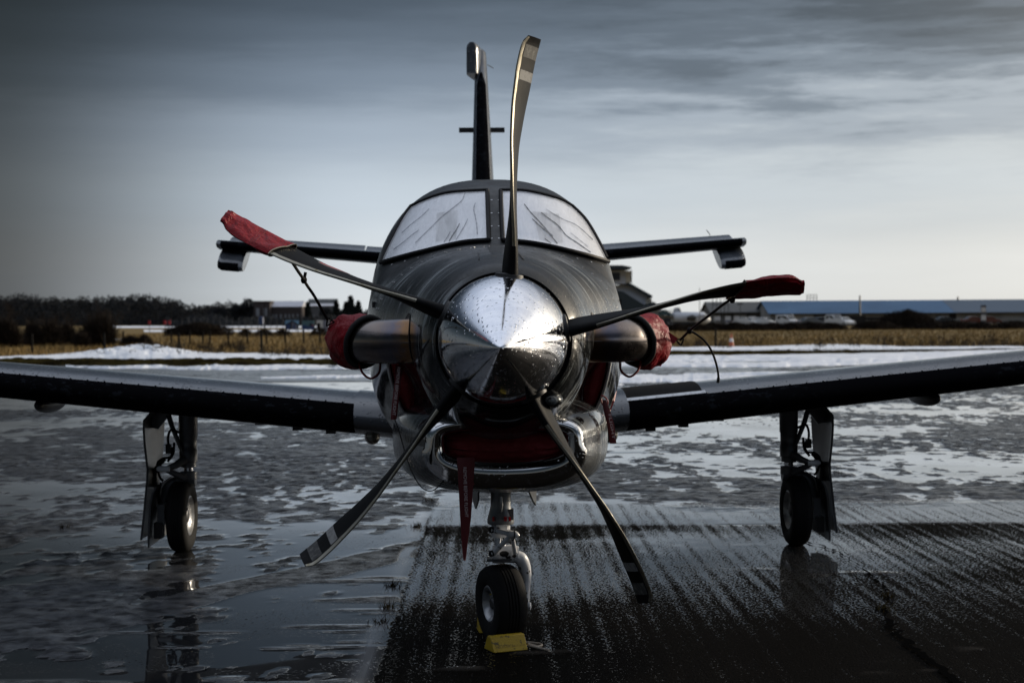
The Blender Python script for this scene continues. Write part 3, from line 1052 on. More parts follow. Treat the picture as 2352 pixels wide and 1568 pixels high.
snow('snow_patch', 'grey trodden snow patch just behind the right wing root',
     [(1380, 852), (1520, 857), (1650, 859), (1800, 858), (1900, 856)],
     [(1380, 892), (1600, 884), (1700, 877), (1800, 866), (1900, 858)], 0.06, 160, 16, 13, 0.8, 0.02, patchy=0.5)
snow('snow_patch', 'streaky thin snow behind the left wing root near the exhaust cover',
     [(600, 868), (680, 866), (760, 862), (900, 860)], [(600, 870), (680, 871), (760, 870), (900, 868)], 0.03, 120, 6, 15, 1.0, 0.02, patchy=0.5)
# verge between snow bank and road
tag(obj('verge', strip_mesh([(-60, 829), (400, 830), (900, 829)], [(-60, 838), (400, 842), (600, 841), (900, 838)], 0.16, 160, 6, 17, 1.4), M['verge'], None, 60), kind='structure')
tag(obj('verge', strip_mesh([(1380, 807), (1900, 806), (2420, 802)], [(1380, 816), (1900, 813), (2420, 806)], 0.08, 160, 6, 19, 1.4), M['verge'], None, 60), kind='structure')
# far thin snow lines on the airfield, left
for i, (u0, u1, v0, v1) in enumerate(((230, 860, 740.5, 742.5), (230, 860, 748, 751.5), (330, 860, 756.5, 760.5), (0, 280, 778, 780))):
    snow('snow_line', ['farthest thin line of snow across the airfield', 'middle thin line of snow across the airfield', 'nearest thin line of snow behind the far fence', 'thin broken line of snow by the far fence at the left edge'][i],
         [(u0, v0), ((u0 + u1) / 2, v0 - 0.2), (u1, v0 - 0.4)], [(u0, v1 + 2), ((u0 + u1) / 2, v1 + 1.6), (u1, v1 + 1)], 0.03, 120, 4, 23 + i, 0.3)


def blades(n, region, h0, h1, w, seed, m, name, label, cat, lean=0.35, multi=1):
    rng = np.random.RandomState(seed)
    V, F = [], []
    for _ in range(n):
        p = region(rng)
        if p is None:
            continue
        hh = h0 + (h1 - h0) * rng.rand()
        a = rng.rand() * 6.28
        dx, dy = math.cos(a), math.sin(a)
        lx, ly = (rng.rand(2) - 0.5) * 2 * lean * hh
        b = len(V)
        V += [(p[0] - dx * w, p[1] - dy * w, p[2]), (p[0] + dx * w, p[1] + dy * w, p[2]), (p[0] + lx, p[1] + ly, p[2] + hh)]
        F.append((b, b + 1, b + 2))
    o = obj(name, MB().add(V, F), m, None, 0, flip=False)
    return tag(o, label, cat, kind='stuff')


def field_left(rng):
    y = 64 + 110 * rng.rand() ** 1.6
    x = -0.40 * y + 0.36 * y * rng.rand()
    return (x, y, -0.02)


def field_right(rng):
    y = 76 + 120 * rng.rand() ** 1.5
    x = 0.07 * y + 0.33 * y * rng.rand()
    return (x, y, -0.02)


blades(24000, field_left, 0.10, 0.30, 0.03, 1, M['drygrass'], 'dry_grass', 'rough straw-coloured winter grass left of the aircraft', 'grass')
blades(24000, field_right, 0.10, 0.28, 0.03, 2, M['drygrass'], 'dry_grass', 'rough straw-coloured winter grass right of the aircraft', 'grass')


def verge_l(rng):
    u = -50 + 920 * rng.rand()
    p = G(u, 830 + 9 * rng.rand())
    return (p.x, p.y, 0.0)


def verge_r(rng):
    u = 1400 + 1000 * rng.rand()
    p = G(u, 806 + 6 * rng.rand() - (u - 1400) * 0.004)
    return (p.x, p.y, 0.0)


M['vgrass'] = mat('verge_grass', (0.035, 0.026, 0.007), 0.9, spec=0.0, var=(0.8, (0.014, 0.010, 0.004), 0.4, 0.6))
blades(9000, verge_l, 0.04, 0.13, 0.015, 3, M['vgrass'], 'verge_grass', 'short mossy grass along the verge on the left', 'grass')
blades(9000, verge_r, 0.04, 0.11, 0.015, 4, M['vgrass'], 'verge_grass', 'short mossy grass along the verge on the right', 'grass')
# tufts in the joints of the apron
def tufts(rng):
    c = [(2037, 1372), (2030, 1400), (1005, 1090), (958, 1210), (985, 1150), (880, 1430), (893, 1395), (145, 1212), (1930, 1090), (905, 1345)]
    u, v = c[rng.randint(len(c))]
    p = G(u, v)
    return (p.x + rng.randn() * 0.025, p.y + rng.randn() * 0.03, 0.0)


blades(420, tufts, 0.015, 0.05, 0.003, 5, M['vgrass'], 'joint_grass', 'small grass tufts growing in the apron joints', 'grass', 0.9)
# ------------------------------------------------------------------ the aircraft
plane = empty('turboprop_aircraft', ROOT_M,
              'dark grey single propeller aircraft parked nose-on on the wet apron', 'aircraft')


def part(name, mb, m, parent=None, sharp=35):
    o = obj(name, mb, m, None, sharp)
    o.parent = parent or plane
    return o


def loose(name, mb, m, label, cat, group=None, sharp=35):
    """a thing resting on the aircraft: top-level, placed in the same space"""
    o = obj(name, mb, m, None, sharp)
    o.matrix_world = ROOT_M
    return tag(o, label, cat, group)


def pchip(xs, ys, x):
    xs = np.asarray(xs, float); ys = np.asarray(ys, float)
    h = np.diff(xs); d = np.diff(ys) / h
    m_ = np.zeros(len(xs))
    m_[0], m_[-1] = d[0], d[-1]
    for i in range(1, len(xs) - 1):
        if d[i - 1] * d[i] > 0:
            w1 = 2 * h[i] + h[i - 1]; w2 = h[i] + 2 * h[i - 1]
            m_[i] = (w1 + w2) / (w1 / d[i - 1] + w2 / d[i])
    x = np.clip(np.asarray(x, float), xs[0], xs[-1])
    i = np.clip(np.searchsorted(xs, x) - 1, 0, len(xs) - 2)
    t = (x - xs[i]) / h[i]
    return ((2 * t**3 - 3 * t**2 + 1) * ys[i] + (t**3 - 2 * t**2 + t) * h[i] * m_[i]
            + (-2 * t**3 + 3 * t**2) * ys[i + 1] + (t**3 - t**2) * h[i] * m_[i + 1])


#        y     top    bottom  half   zmax   et    eb
ST = [(0.03, 1.670, 1.145, 0.263, 1.405, 2.0, 2.0),
      (0.07, 1.695, 1.115, 0.290, 1.405, 2.0, 2.0),
      (0.18, 1.722, 1.065, 0.328, 1.406, 2.0, 2.0),
      (0.40, 1.756, 0.990, 0.368, 1.412, 2.0, 2.1),
      (0.70, 1.785, 0.910, 0.410, 1.425, 2.05, 2.2),
      (1.00, 1.808, 0.845, 0.492, 1.435, 2.1, 2.3),
      (1.35, 1.830, 0.780, 0.575, 1.445, 2.1, 2.4),
      (1.70, 1.852, 0.740, 0.625, 1.450, 2.1, 2.5),
      (1.90, 1.868, 0.725, 0.647, 1.450, 2.2, 2.5),
      (2.10, 1.965, 0.715, 0.660, 1.450, 2.3, 2.55),
      (2.42, 2.140, 0.705, 0.670, 1.450, 2.42, 2.6),
      (2.62, 2.220, 0.70, 0.678, 1.450, 2.5, 2.6),
      (3.00, 2.290, 0.70, 0.682, 1.450, 2.5, 2.6),
      (3.60, 2.310, 0.70, 0.684, 1.450, 2.5, 2.6),
      (4.60, 2.275, 0.72, 0.660, 1.470, 2.3, 2.5),
      (6.00, 2.210, 0.86, 0.560, 1.520, 2.0, 2.3),
      (7.50, 2.080, 1.15, 0.380, 1.600, 2.0, 2.0),
      (8.80, 1.960, 1.45, 0.200, 1.700, 2.0, 2.0),
      (9.80, 1.880, 1.70, 0.060, 1.790, 2.0, 2.0)]
SA = np.array(ST)


def section(y):
    return [float(pchip(SA[:, 0], SA[:, k], y)) for k in range(1, 7)]


def dent(y, z):
    # hollow of the cowling below the exhaust, ahead of the side inlets
    w = math.exp(-((z - 1.19) / 0.13) ** 2)
    return 0.085 * w * float(sstep(0.30, 0.85, y)) * float(1 - sstep(1.08, 1.42, y))


def body_pt(y, a):
    zt, zb, hw, zc, et, eb = section(y)
    c, s = math.cos(a), math.sin(a)
    e = et if s >= 0 else eb
    x = hw * math.copysign(abs(c) ** (2 / e), c)
    z = zc + ((zt - zc) if s >= 0 else (zc - zb)) * math.copysign(abs(s) ** (2 / e), s)
    if abs(x) > 1e-4:
        x -= math.copysign(min(dent(y, z), abs(x) * 0.5) * min(1, abs(x) / (0.5 * hw)), x)
    return Vector((x, y, z))


def body_x(y, z):
    """half-width at a height"""
    zt, zb, hw, zc, et, eb = section(y)
    if z >= zc:
        t, e = (z - zc) / (zt - zc), et
    else:
        t, e = (zc - z) / (zc - zb), eb
    x = hw * max(0.0, 1 - min(1, t) ** e) ** (1 / e)
    return x


ys = list(np.concatenate([np.linspace(0.03, 0.2, 7), np.linspace(0.25, 1.8, 40), np.linspace(1.84, 3.0, 34), np.linspace(3.1, 9.8, 40)]))
NA = 96
rings = [[body_pt(y, 2 * math.pi * k / NA) for k in range(NA)] for y in ys]
mb = MB().loft(rings, True, False, True)
# dark mouth behind the spinner
hubc = Vector((-0.005, 0.0, 1.409))
mb2 = MB().lathe([(0.0, 0.272), (-0.05, 0.262), (-0.06, 0.12), (-0.06, 0.0)], (0, 0.03, 1.4075), (0, -1, 0), 40)
fuselage = part('fuselage', mb, M['paint'], sharp=50)
part('cowl_mouth', MB().lathe([(0.0, 0.262), (0.05, 0.256), (0.06, 0.10), (0.061, 0.001)], (0, 0.03, 1.4075), (0, 1, 0), 40), M['black'], fuselage)
bvh_body = BVHTree.FromPolygons([tuple(v) for v in mb.v], mb.f)


def on_body(u, v, off=0.004, tree=None):
    tree = tree or bvh_body
    d = (ROOT_I.to_3x3() @ ray(u, v)).normalized()
    hit = tree.ray_cast(LC + d * 2.0, d)
    if hit[0] is None:
        # graze: nearest point of the skin to the sight line
        best = None
        for k in range(60):
            p = LC + d * (6.5 + k * 0.06)
            q = tree.find_nearest(p)
            if best is None or q[3] < best[3]:
                best = q
        hit = best
    n = hit[1]
    if n.dot(d) > 0:
        n = -n
    return hit[0] + n * off, n


# ---- windscreen
def coons(bottom, top, inner, outer, nu, nv):
    def samp(poly, t):
        P = smooth_curve([(p[0], p[1], 0) for p in poly], 8)
        ln = [0]
        for i in range(1, len(P)):
            ln.append(ln[-1] + (P[i] - P[i - 1]).length)
        s = t * ln[-1]
        for i in range(1, len(P)):
            if ln[i] >= s:
                k = (s - ln[i - 1]) / max(1e-9, ln[i] - ln[i - 1])
                return P[i - 1].lerp(P[i], k)
        return P[-1]
    g = []
    for j in range(nv + 1):
        t = j / nv
        row = []
        for i in range(nu + 1):
            s = i / nu
            p = ((1 - t) * samp(bottom, s) + t * samp(top, s) + (1 - s) * samp(inner, t) + s * samp(outer, t)
                 - ((1 - s) * (1 - t) * samp(bottom, 0) + s * (1 - t) * samp(bottom, 1)
                    + (1 - s) * t * samp(top, 0) + s * t * samp(top, 1)))
            row.append((p.x, p.y))
        g.append(row)
    return g


PANES = [dict(bottom=[(1123, 556), (1063, 561), (987, 578), (926, 593), (879, 606)],
              top=[(1119, 442), (1036, 447), (987, 460), (947, 478)],
              inner=[(1123, 556), (1121, 500), (1119, 442)],
              outer=[(879, 606), (889, 581), (907, 544), (928, 504), (947, 478)], side=-1),
         dict(bottom=[(1155, 556), (1231, 564), (1323, 584), (1393, 603)],
              top=[(1150, 442), (1210, 444), (1280, 461), (1312, 478)],
              inner=[(1155, 556), (1152, 500), (1150, 442)],
              outer=[(1393, 603), (1367, 551), (1341, 508), (1312, 478)], side=1)]
pane_objs = []
for pd in PANES:
    g = coons(pd['bottom'], pd['top'], pd['inner'], pd['outer'], 30, 16)
    outer_pts = [[on_body(u, v, 0.012)[0] for (u, v) in row] for row in g]
    mbp = MB().grid(outer_pts)
    po = part('windscreen_pane', mbp, M['fog'], sharp=60)
    pane_objs.append(po)
    # black rubber frame, a raised bead round the pane
    loop = outer_pts[0] + [r[-1] for r in outer_pts[1:]] + list(reversed(outer_pts[-1][:-1])) + [r[0] for r in reversed(outer_pts[1:-1])]
    loop = loop + loop[:2]
    part('pane_seal', MB().tube(loop, 0.012, 6, cap=False), M['sealgrey'], po)
    # pale shade inside, close behind the glass
    s = pd['side']
    sh = [[on_body(u, v, 0.004)[0] for (u, v) in row] for row in g]
    so = loose('sunshade', MB().grid(sh), M['shade'],
               'pale sunshade behind the fogged windscreen pane ' + ('left' if s < 0 else 'right') + ' of the centre post',
               'sunshade', 'sunshades behind the windscreen', 60)
    if s < 0:
        q = [(1002, 556), (1047, 552), (1051, 486), (1005, 492)]
    else:
        q = [(1240, 552), (1292, 560), (1283, 495), (1222, 488)]
    gp = coons([q[0], q[1]], [q[3], q[2]], [q[0], q[3]], [q[1], q[2]], 8, 6)
    pt = obj('patch', MB().grid([[on_body(u, v, 0.0075)[0] for (u, v) in row] for row in gp]), M['patch'], None, 60)
    pt.parent = so


def ribbon_on(pts, w, name, m, parent, off=0.0142, taper=True):
    cs = smooth_curve([(a, b, 0) for a, b in pts], 7)
    L_, R_ = [], []
    n = len(cs)
    for i, p in enumerate(cs):
        a = cs[max(0, i - 1)]; b = cs[min(n - 1, i + 1)]
        t = (b - a); t.normalize()
        k = w * (0.75 + 0.5 * math.sin(i * 1.7) * 0.4) * (min(1, (i + 1) / 3) if taper else 1)
        L_.append(on_body(p.x - t.y * k, p.y + t.x * k, off)[0])
        R_.append(on_body(p.x + t.y * k, p.y - t.x * k, off)[0])
    return part(name, MB().grid([L_, R_]), m, parent, 60)


def c1(x, y):
    return (803.9 + x * 0.30518, 373.2 + y * 0.30518)


trails = [  # traced run-off marks: points in the pane, width, material, pane
    ([(870, 240), (845, 300), (790, 350), (700, 420), (640, 480), (560, 560), (500, 620)], 1.1, 'trail2', 0),
    ([(945, 320), (933, 370), (945, 430), (955, 490), (960, 560)], 1.5, 'trail2', 0),
    ([(828, 475), (805, 520), (778, 560), (748, 612)], 1.4, 'trail', 0),
    ([(605, 362), (540, 425), (470, 480), (400, 545)], 0.9, 'trail2', 0),
    ([(528, 522), (470, 565), (430, 600), (340, 670)], 1.0, 'trail2', 0),
    ([(890, 440), (860, 500), (800, 600)], 1.0, 'trail2', 0),
    ([(760, 535), (735, 580), (712, 618)], 1.2, 'trail2', 0),
    ([(1308, 328), (1350, 385), (1420, 460), (1480, 530), (1555, 628)], 1.5, 'trail', 1),
    ([(1432, 390), (1480, 430), (1560, 490), (1620, 565), (1700, 620), (1800, 692)], 1.3, 'trail', 1),
    ([(1470, 368), (1530, 405), (1610, 450), (1700, 490), (1815, 595)], 0.9, 'trail2', 1),
    ([(1368, 440), (1420, 490), (1470, 530), (1520, 570)], 1.5, 'trail', 1),
    ([(1460, 588), (1490, 612), (1510, 625)], 1.2, 'trail', 1),
    ([(1650, 545), (1720, 600), (1780, 650)], 0.7, 'trail2', 1),
    ([(1150, 300), (1155, 400), (1150, 480), (1165, 560)], 1.2, 'trail2', 1),
]
for pts, w, m_, k in trails:
    ribbon_on([c1(*p) for p in pts], w, 'run_mark', M[m_], pane_objs[k])
for pts in ([(1098, 581), (1100, 597)], [(1190, 581), (1204, 597)]):
    ribbon_on(pts, 2.2, 'drain_slot', M['black'], fuselage, 0.004, False)

# fasteners along the cowling joint and round the windscreen frame
sproto = None


def fastener(p, n, m_='wing'):
    global sproto
    if sproto is None:
        o_ = part('fastener', MB().lathe([(0, 0.0055), (0.0012, 0.0055), (0.0016, 0.003)], (0, 0, 0), (0, 0, 1), 8, cap1=True), M['strip'], fuselage)
        sproto = o_
    else:
        o_ = sproto.copy(); COL.objects.link(o_); o_.parent = fuselage
    o_.location = p
    o_.rotation_mode = 'QUATERNION'
    o_.rotation_quaternion = Vector(n).to_track_quat('Z', 'Y')


for yj in (1.325, 1.395):
    for k in range(34):
        a_ = R(-20) + R(220) * k / 33
        p = body_pt(yj, a_)
        q = body_pt(yj, a_ + 0.01) - p
        r_ = body_pt(yj + 0.01, a_) - p
        n_ = q.cross(r_).normalized()
        if n_.z * (p.z - 1.3) + n_.x * p.x < 0:
            n_ = -n_
        fastener(p + n_ * 0.0008, n_)
for pts in ([(1110, 567), (1080, 570), (1050, 574), (1020, 579), (990, 585), (960, 592), (930, 600), (900, 608)], [(1170, 567), (1200, 570), (1230, 574), (1262, 580), (1294, 587), (1326, 594), (1358, 602), (1384, 610)],
            [(1129, 460), (1129, 490), (1129, 520), (1129, 548)], [(1146, 460), (1146, 490), (1146, 520), (1146, 548)]):
    for u, v in pts:
        p, n_ = on_body(u, v, 0.001)
        fastener(p, n_)
# cowling latches
for u, v in ((860, 700), (1436, 690)):
    p, n_ = on_body(u, v, 0.002)
    part('cowl_latch', MB().box(p, (0.012, 0.10, 0.028)), M['black'], fuselage)

# charcoal frame bands above and below the windscreen read darker and duller than the paint
band = []
for (u, v) in smooth_curve([(868, 620, 0), (926, 601, 0), (987, 586, 0), (1063, 570, 0), (1137, 565, 0), (1231, 573, 0), (1323, 593, 0), (1402, 620, 0)], 8)[0:0]:
    pass

# ---- cowling chin, chrome lip
CX = 0.008


def lip_path(n, hw, hh, zc, e, smile, dip):
    out = []
    for k in range(n):
        a = 2 * math.pi * k / n
        c, s = math.cos(a), math.sin(a)
        x = hw * math.copysign(abs(c) ** (2 / e), c)
        z = hh * math.copysign(abs(s) ** (2 / e), s)
        f = max(0.0, 1 - (x / hw) ** 2)
        z -= (smile if s < 0 else dip) * f
        out.append((CX + x, zc + z))
    return out


NL = 72
lipc = lip_path(NL, 0.283, 0.094, 0.985, 3.6, 0.026, 0.012)
rings = []
for i, (hw, hh, zc, yy, sm) in enumerate([(0.318, 0.132, 0.972, 0.345, 0.024), (0.350, 0.152, 0.975, 0.42, 0.024), (0.405, 0.185, 0.965, 0.60, 0.02),
                                          (0.452, 0.205, 0.955, 0.85, 0.015), (0.490, 0.215, 0.945, 1.15, 0.012),
                                          (0.51, 0.215, 0.935, 1.5, 0.008), (0.50, 0.19, 0.925, 1.9, 0.0), (0.42, 0.13, 0.90, 2.4, 0.0)]):
    e = 3.4 - 0.09 * i
    rings.append([Vector((x, yy, z)) for x, z in lip_path(NL, hw, hh, zc, e, sm, 0.0)])
chin = part('chin_cowl', MB().loft(rings, True, False, True), M['paint'], fuselage, 55)
# lip: rolled section swept round the mouth
rings = []
for k in range(14):
    th = math.pi * (-0.15 + 1.3 * k / 13)          # from outside round the front to the inside
    ring = []
    for j in range(NL):
        x0, z0 = lipc[j]
        rr = 0.040 - 0.012 * math.sin(2 * math.pi * j / NL)
        if th < math.pi / 2 and z0 < 0.97:
            rr += 0.012
        x1, z1 = lipc[(j + 1) % NL]
        x2, z2 = lipc[j - 1]
        nx, nz_ = (z1 - z2), -(x1 - x2)
        l = math.hypot(nx, nz_)
        nx, nz_ = nx / l, nz_ / l
        ring.append(Vector((x0 + nx * rr * math.cos(th), 0.34 - 0.045 * math.sin(th), z0 + nz_ * rr * math.cos(th))))
    rings.append(ring)
lip = part('intake_lip', MB().loft(rings, True), M['chrome'], sharp=60)
# duct behind the lip
duct = []
for yy, kx in ((0.345, 1.0), (0.60, 0.92)):
    duct.append([Vector((CX + (x - CX) * 0.885 * kx, yy, 0.983 + (z - 0.983) * 0.66 * kx)) for x, z in lipc])
part('intake_duct', MB().loft(duct, True, False, True), M['black'], lip)
# the red plug in the mouth
plug = []
nu, nv = 56, 20
for j in range(nv + 1):
    row = []
    for i in range(nu + 1):
        s = -1 + 2 * i / nu
        t = -1 + 2 * j / nv
        hwid = 0.245
        x = CX + s * hwid
        top = 0.983 + 0.060 - 0.008 * (1 - s * s)
        bot = 0.983 - 0.060 - 0.022 * (1 - s * s)
        k = (1 - abs(s) ** 5) ** 0.25
        z = 0.5 * (top + bot) + 0.5 * (top - bot) * t * k
        puff = (1 - abs(s) ** 6) * (1 - abs(t) ** 4)
        wr = float(fbm(s * 5, t * 3, 4, 5)) - 0.5
        yy = 0.405 - 0.045 * puff + 0.03 * wr * puff
        if abs(t - 0.05) < 0.34:
            yy -= 0.010
        row.append(Vector((x, yy, z)))
    plug.append(row)
plug_o = loose('intake_plug', MB().grid(plug), M['redcloth'],
               'dark red padded plug filling the chrome-lipped chin intake', 'plug', sharp=60)


def flag(poly_lr, y, thick, name, m, label, cat, text=None, tx=None, group=None, sag=0.0):
    """hanging ribbon: list of (ul, ur, v) rows at depth y (one y, or one per row)"""
    rows = []
    ysl = y if isinstance(y, (list, tuple)) else [y] * len(poly_lr)
    mbx = MB()
    F_, B_ = [], []
    for (ul, ur, v), yy in zip(poly_lr, ysl):
        a, b = LP(ul, v, yy), LP(ur, v, yy)
        mid = (a + b) / 2 + Vector((0, -0.006, 0))
        F_.append([a, mid, b])
        B_.append([p + Vector((0, thick, 0)) for p in (a, mid, b)])
    mbx.grid(F_)
    mbx.grid(B_)
    o = loose(name, mbx, m, label, cat, group, 60)
    if text:
        # text runs down the ribbon, letter tops to the right
        (u0, v0), (u1, v1), size, body = tx
        yy = min(ysl) - 0.012
        A, B = LP(u0, v0, yy), LP(u1, v1, yy)
        d = (B - A)
        ln = d.length
        d.normalize()
        up = Vector((0, 1, 0)).cross(d) * -1
        up.normalize()
        if up.x < 0:
            up = -up
        V, Fc = text_verts(body, 1.0)
        wmax = max(p[0] for p in V)
        k = ln / wmax
        hgt = size / 0.72
        t_ = obj('lettering', MB().add([A + d * (p[0] * k) + up * (p[1] * hgt) for p in V], Fc), M['ink'], None, 0, flip=False)
        t_.parent = o
    return o


flag([(1049, 1090, 1050), (1051, 1090, 1072), (1053, 1087, 1115), (1057, 1082, 1190), (1061, 1074, 1250), (1064, 1070, 1286)],
     [0.30, 0.285, 0.275, 0.27, 0.27, 0.27], 0.002, 'warning_ribbon', M['ribbon'],
     'long tapering red ribbon with white lettering hanging below the chin intake', 'ribbon', True,
     ((1064, 1072), (1068, 1187), 0.0135, 'REMOVE BEFORE FLIGHT'), 'remove before flight ribbons')
flag([(908, 927, 838), (907, 922, 870), (901, 916, 920), (897, 911, 963)],
     [0.66, 0.64, 0.62, 0.62], 0.002, 'warning_ribbon', M['ribbon'],
     'red lettered ribbon hanging beside the exhaust stack left of the spinner', 'ribbon', True,
     ((913, 842), (901, 953), 0.0135, 'REMOVE BEFORE FLIGHT'), 'remove before flight ribbons')
flag([(1383, 1392, 918), (1386, 1401, 940), (1394, 1411, 975), (1401, 1416, 1018)],
     [0.80, 0.76, 0.75, 0.75], 0.002, 'warning_ribbon', M['ribbon'],
     'plain-looking red ribbon hanging from the side inlet right of the spinner', 'ribbon', True,
     ((1397, 950), (1407, 1008), 0.012, 'FLIGHT'), 'remove before flight ribbons')

# ---- side inlets behind the exhausts
for s in (-1, 1):
    zz = np.linspace(0.985, 1.375, 18)
    rows = []
    for yy in (1.00, 1.03, 1.10, 1.20, 1.32, 1.46):
        rows.append([Vector((s * (body_x(yy, z) + 0.012 * (1 - (yy - 1.0) / 0.5)), yy, z)) for z in zz])
    mbs = MB().grid(rows)
    sc_o = part('inlet_fairing', mbs, M['paint'], sharp=60)
    part('inlet_edge', MB().tube([p for p in rows[0]], 0.007, 8), M['strip'], sc_o)
    # red plug in the slot
    rows = []
    for k in range(7):
        f = k / 6
        rows.append([Vector((s * ((body_x(1.02, z) - 0.006) * (1 - f) + (body_x(1.02, z) - dent(1.02, z) - 0.004) * f), 1.03 - 0.02 * math.sin(f * math.pi), z))
                     for z in zz])
    loose('inlet_plug', MB().grid(rows), M['redcloth'],
          'dark red plug in the narrow side inlet ' + ('left' if s < 0 else 'right') + ' of the spinner', 'plug', 'side inlet plugs', 60)

# small blister on the lower right cheek
bl, bn = on_body(1268, 922, -0.01)
part('cowl_blister', MB().ellipsoid(bl, (0.05, 0.09, 0.035)), M['paint'], fuselage, 60)

# ---- propeller: thrust line points a little down and to the viewer's left
AX = Vector((-0.042, -1.0, -0.042)).normalized()      # forward
PUP = (Vector((0, 0, 1)) - AX * AX.z).normalized()
PRT = AX.cross(PUP).normalized()
if PRT.x < 0:
    PRT = -PRT
prof = [(-0.115, 0.20), (-0.115, 0.248), (-0.09, 0.2515), (-0.04, 0.2515), (0.0, 0.2495), (0.03, 0.246), (0.07, 0.2375), (0.12, 0.223), (0.18, 0.200), (0.24, 0.172),
        (0.30, 0.1405), (0.36, 0.106), (0.41, 0.075), (0.45, 0.049), (0.475, 0.031), (0.49, 0.019), (0.498, 0.009), (0.501, 0.002)]
spin = part('spinner', MB().lathe(prof, hubc, AX, 96, cap1=True), M['spinner'], sharp=40)

RB = [0.17, 0.235, 0.30, 0.40, 0.52, 0.65, 0.78, 0.90, 1.00, 1.08, 1.125, 1.150]
CH = [0.090, 0.105, 0.128, 0.150, 0.166, 0.173, 0.174, 0.168, 0.156, 0.142, 0.130, 0.098]
BT = [116, 113, 109, 101, 92, 85, 78.5, 72, 67, 64, 62, 61]
TL = [0.014, 0.016, 0.014, 0.004, -0.013, -0.029, -0.044, -0.050, -0.048, -0.041, -0.032, -0.014]   # sideways offset of the leading edge
TH = [0.052, 0.050, 0.042, 0.032, 0.024, 0.018, 0.014, 0.0115, 0.010, 0.009, 0.008, 0.006]             # thickness, metres


def bl_par(r):
    return [float(pchip(RB, k, r)) for k in (CH, BT, TL, TH)]


def blade_frame(th):
    rad = PRT * math.sin(th) + PUP * math.cos(th)
    tan = PRT * math.cos(th) - PUP * math.sin(th)
    return rad, tan


def blade_point(th, r, s, side, extra=0.0):
    """s 0..1 from leading to trailing edge; side +1 is the face the viewer sees"""
    c, b, tl, tk = bl_par(r)
    rad, tan = blade_frame(th)
    b = R(b)
    cd = tan * math.cos(b) - AX * math.sin(b)
    nn = tan * math.sin(b) + AX * math.cos(b)
    s_ = min(max(s, 0.0), 1.0)
    hh = 0.5 * tk * (2.6 * math.sqrt(s_) * (1 - s_) ** 0.75) * 0.95 + 0.0012
    camber = 0.35 * tk * math.sin(math.pi * s_)
    le = rad * r + tan * tl + AX * (0.36 * c)
    return hubc + AX * 0.0 + le + cd * (s * c) + nn * (side * (hh + extra) + camber * 0.6)


def blade_ring(th, r, s0=0.0, s1=1.0, n=11, extra=0.0):
    ss = [s0 + (s1 - s0) * (1 - math.cos(math.pi * k / n)) / 2 for k in range(n + 1)]
    a = [blade_point(th, r, s, 1, extra) for s in ss]
    b = [blade_point(th, r, s, -1, extra) for s in reversed(ss[1:-1] if s0 == 0 else ss)]
    return a + b


TH0 = 5.9
BOFF = (0.0, 1.9, 1.7, 0.2, 0.0)
blades = []
for k in range(5):
    th = R(TH0 + BOFF[k] + 72 * k)
    rs = np.concatenate([np.linspace(0.17, 1.10, 44), np.linspace(1.108, 1.150, 8)])
    rings = [blade_ring(th, r) for r in rs]
    bo = part('propeller_blade', MB().loft(rings, True, True, True), M['blade'], sharp=50)
    blades.append(bo)
    rad, tan = blade_frame(th)
    part('root_collar', MB().lathe([(0.17, 0.052), (0.243, 0.056), (0.252, 0.054), (0.256, 0.040)], hubc - AX * 0.01, rad, 20, cap1=True), M['black'], bo)
    # nickel erosion strip wrapped on the leading edge
    wdt = [(r, 0.015 + 0.10 * float(sstep(0.45, 1.1, r))) for r in np.linspace(0.36, 0.95 if k in (1, 4) else 1.146, 36)]
    strip = []
    for r, w in wdt:
        w2 = w * (1 + 0.25 * (float(vnoise(r * 60, k * 5.0)) - 0.5))
        strip.append([blade_point(th, r, w2 * q, 1, 0.0008) for q in (1, 0.6, 0.25, 0.05)] + [blade_point(th, r, w * q, -1, 0.0008) for q in (0.0, 0.25, 1)])
    part('erosion_strip', MB().grid(strip), M['bladele'], bo, 60)
    for r0, r1, bm_ in ((0.985, 1.022, 'band'), (1.07, 1.118, 'tipband')):
        g = [[blade_point(th, r, s, 1, 0.0006) for s in np.linspace(0.16, 0.985, 8)] for r in np.linspace(r0, r1, 3)]
        part('tip_band', MB().grid(g), M[bm_], bo, 60)
    if k in (4,):
        for nm, hl, hs, ex_, m_ in (('maker_decal', 0.072, 0.17, 0.0008, 'decalw'), ('decal_field', 0.068, 0.13, 0.0014, 'decalr')):
            g = [[blade_point(th, 0.70 + hl * f, 0.70 + q * hs * math.sqrt(max(0, 1 - f * f)), 1, ex_) for q in (-1, 0, 1)] for f in np.linspace(-1, 1, 19)]
            part(nm, MB().grid(g), M[m_], bo, 60)
        V, Fc = text_verts('HARTZELL', 1.0)
        wmax = max(p[0] for p in V)
        part('decal_lettering', MB().add([blade_point(th, 0.755 - 0.11 * p[0] / wmax, 0.64 + 0.17 * p[1], 1, 0.002) for p in V], Fc), M['decalw'], bo, 0)

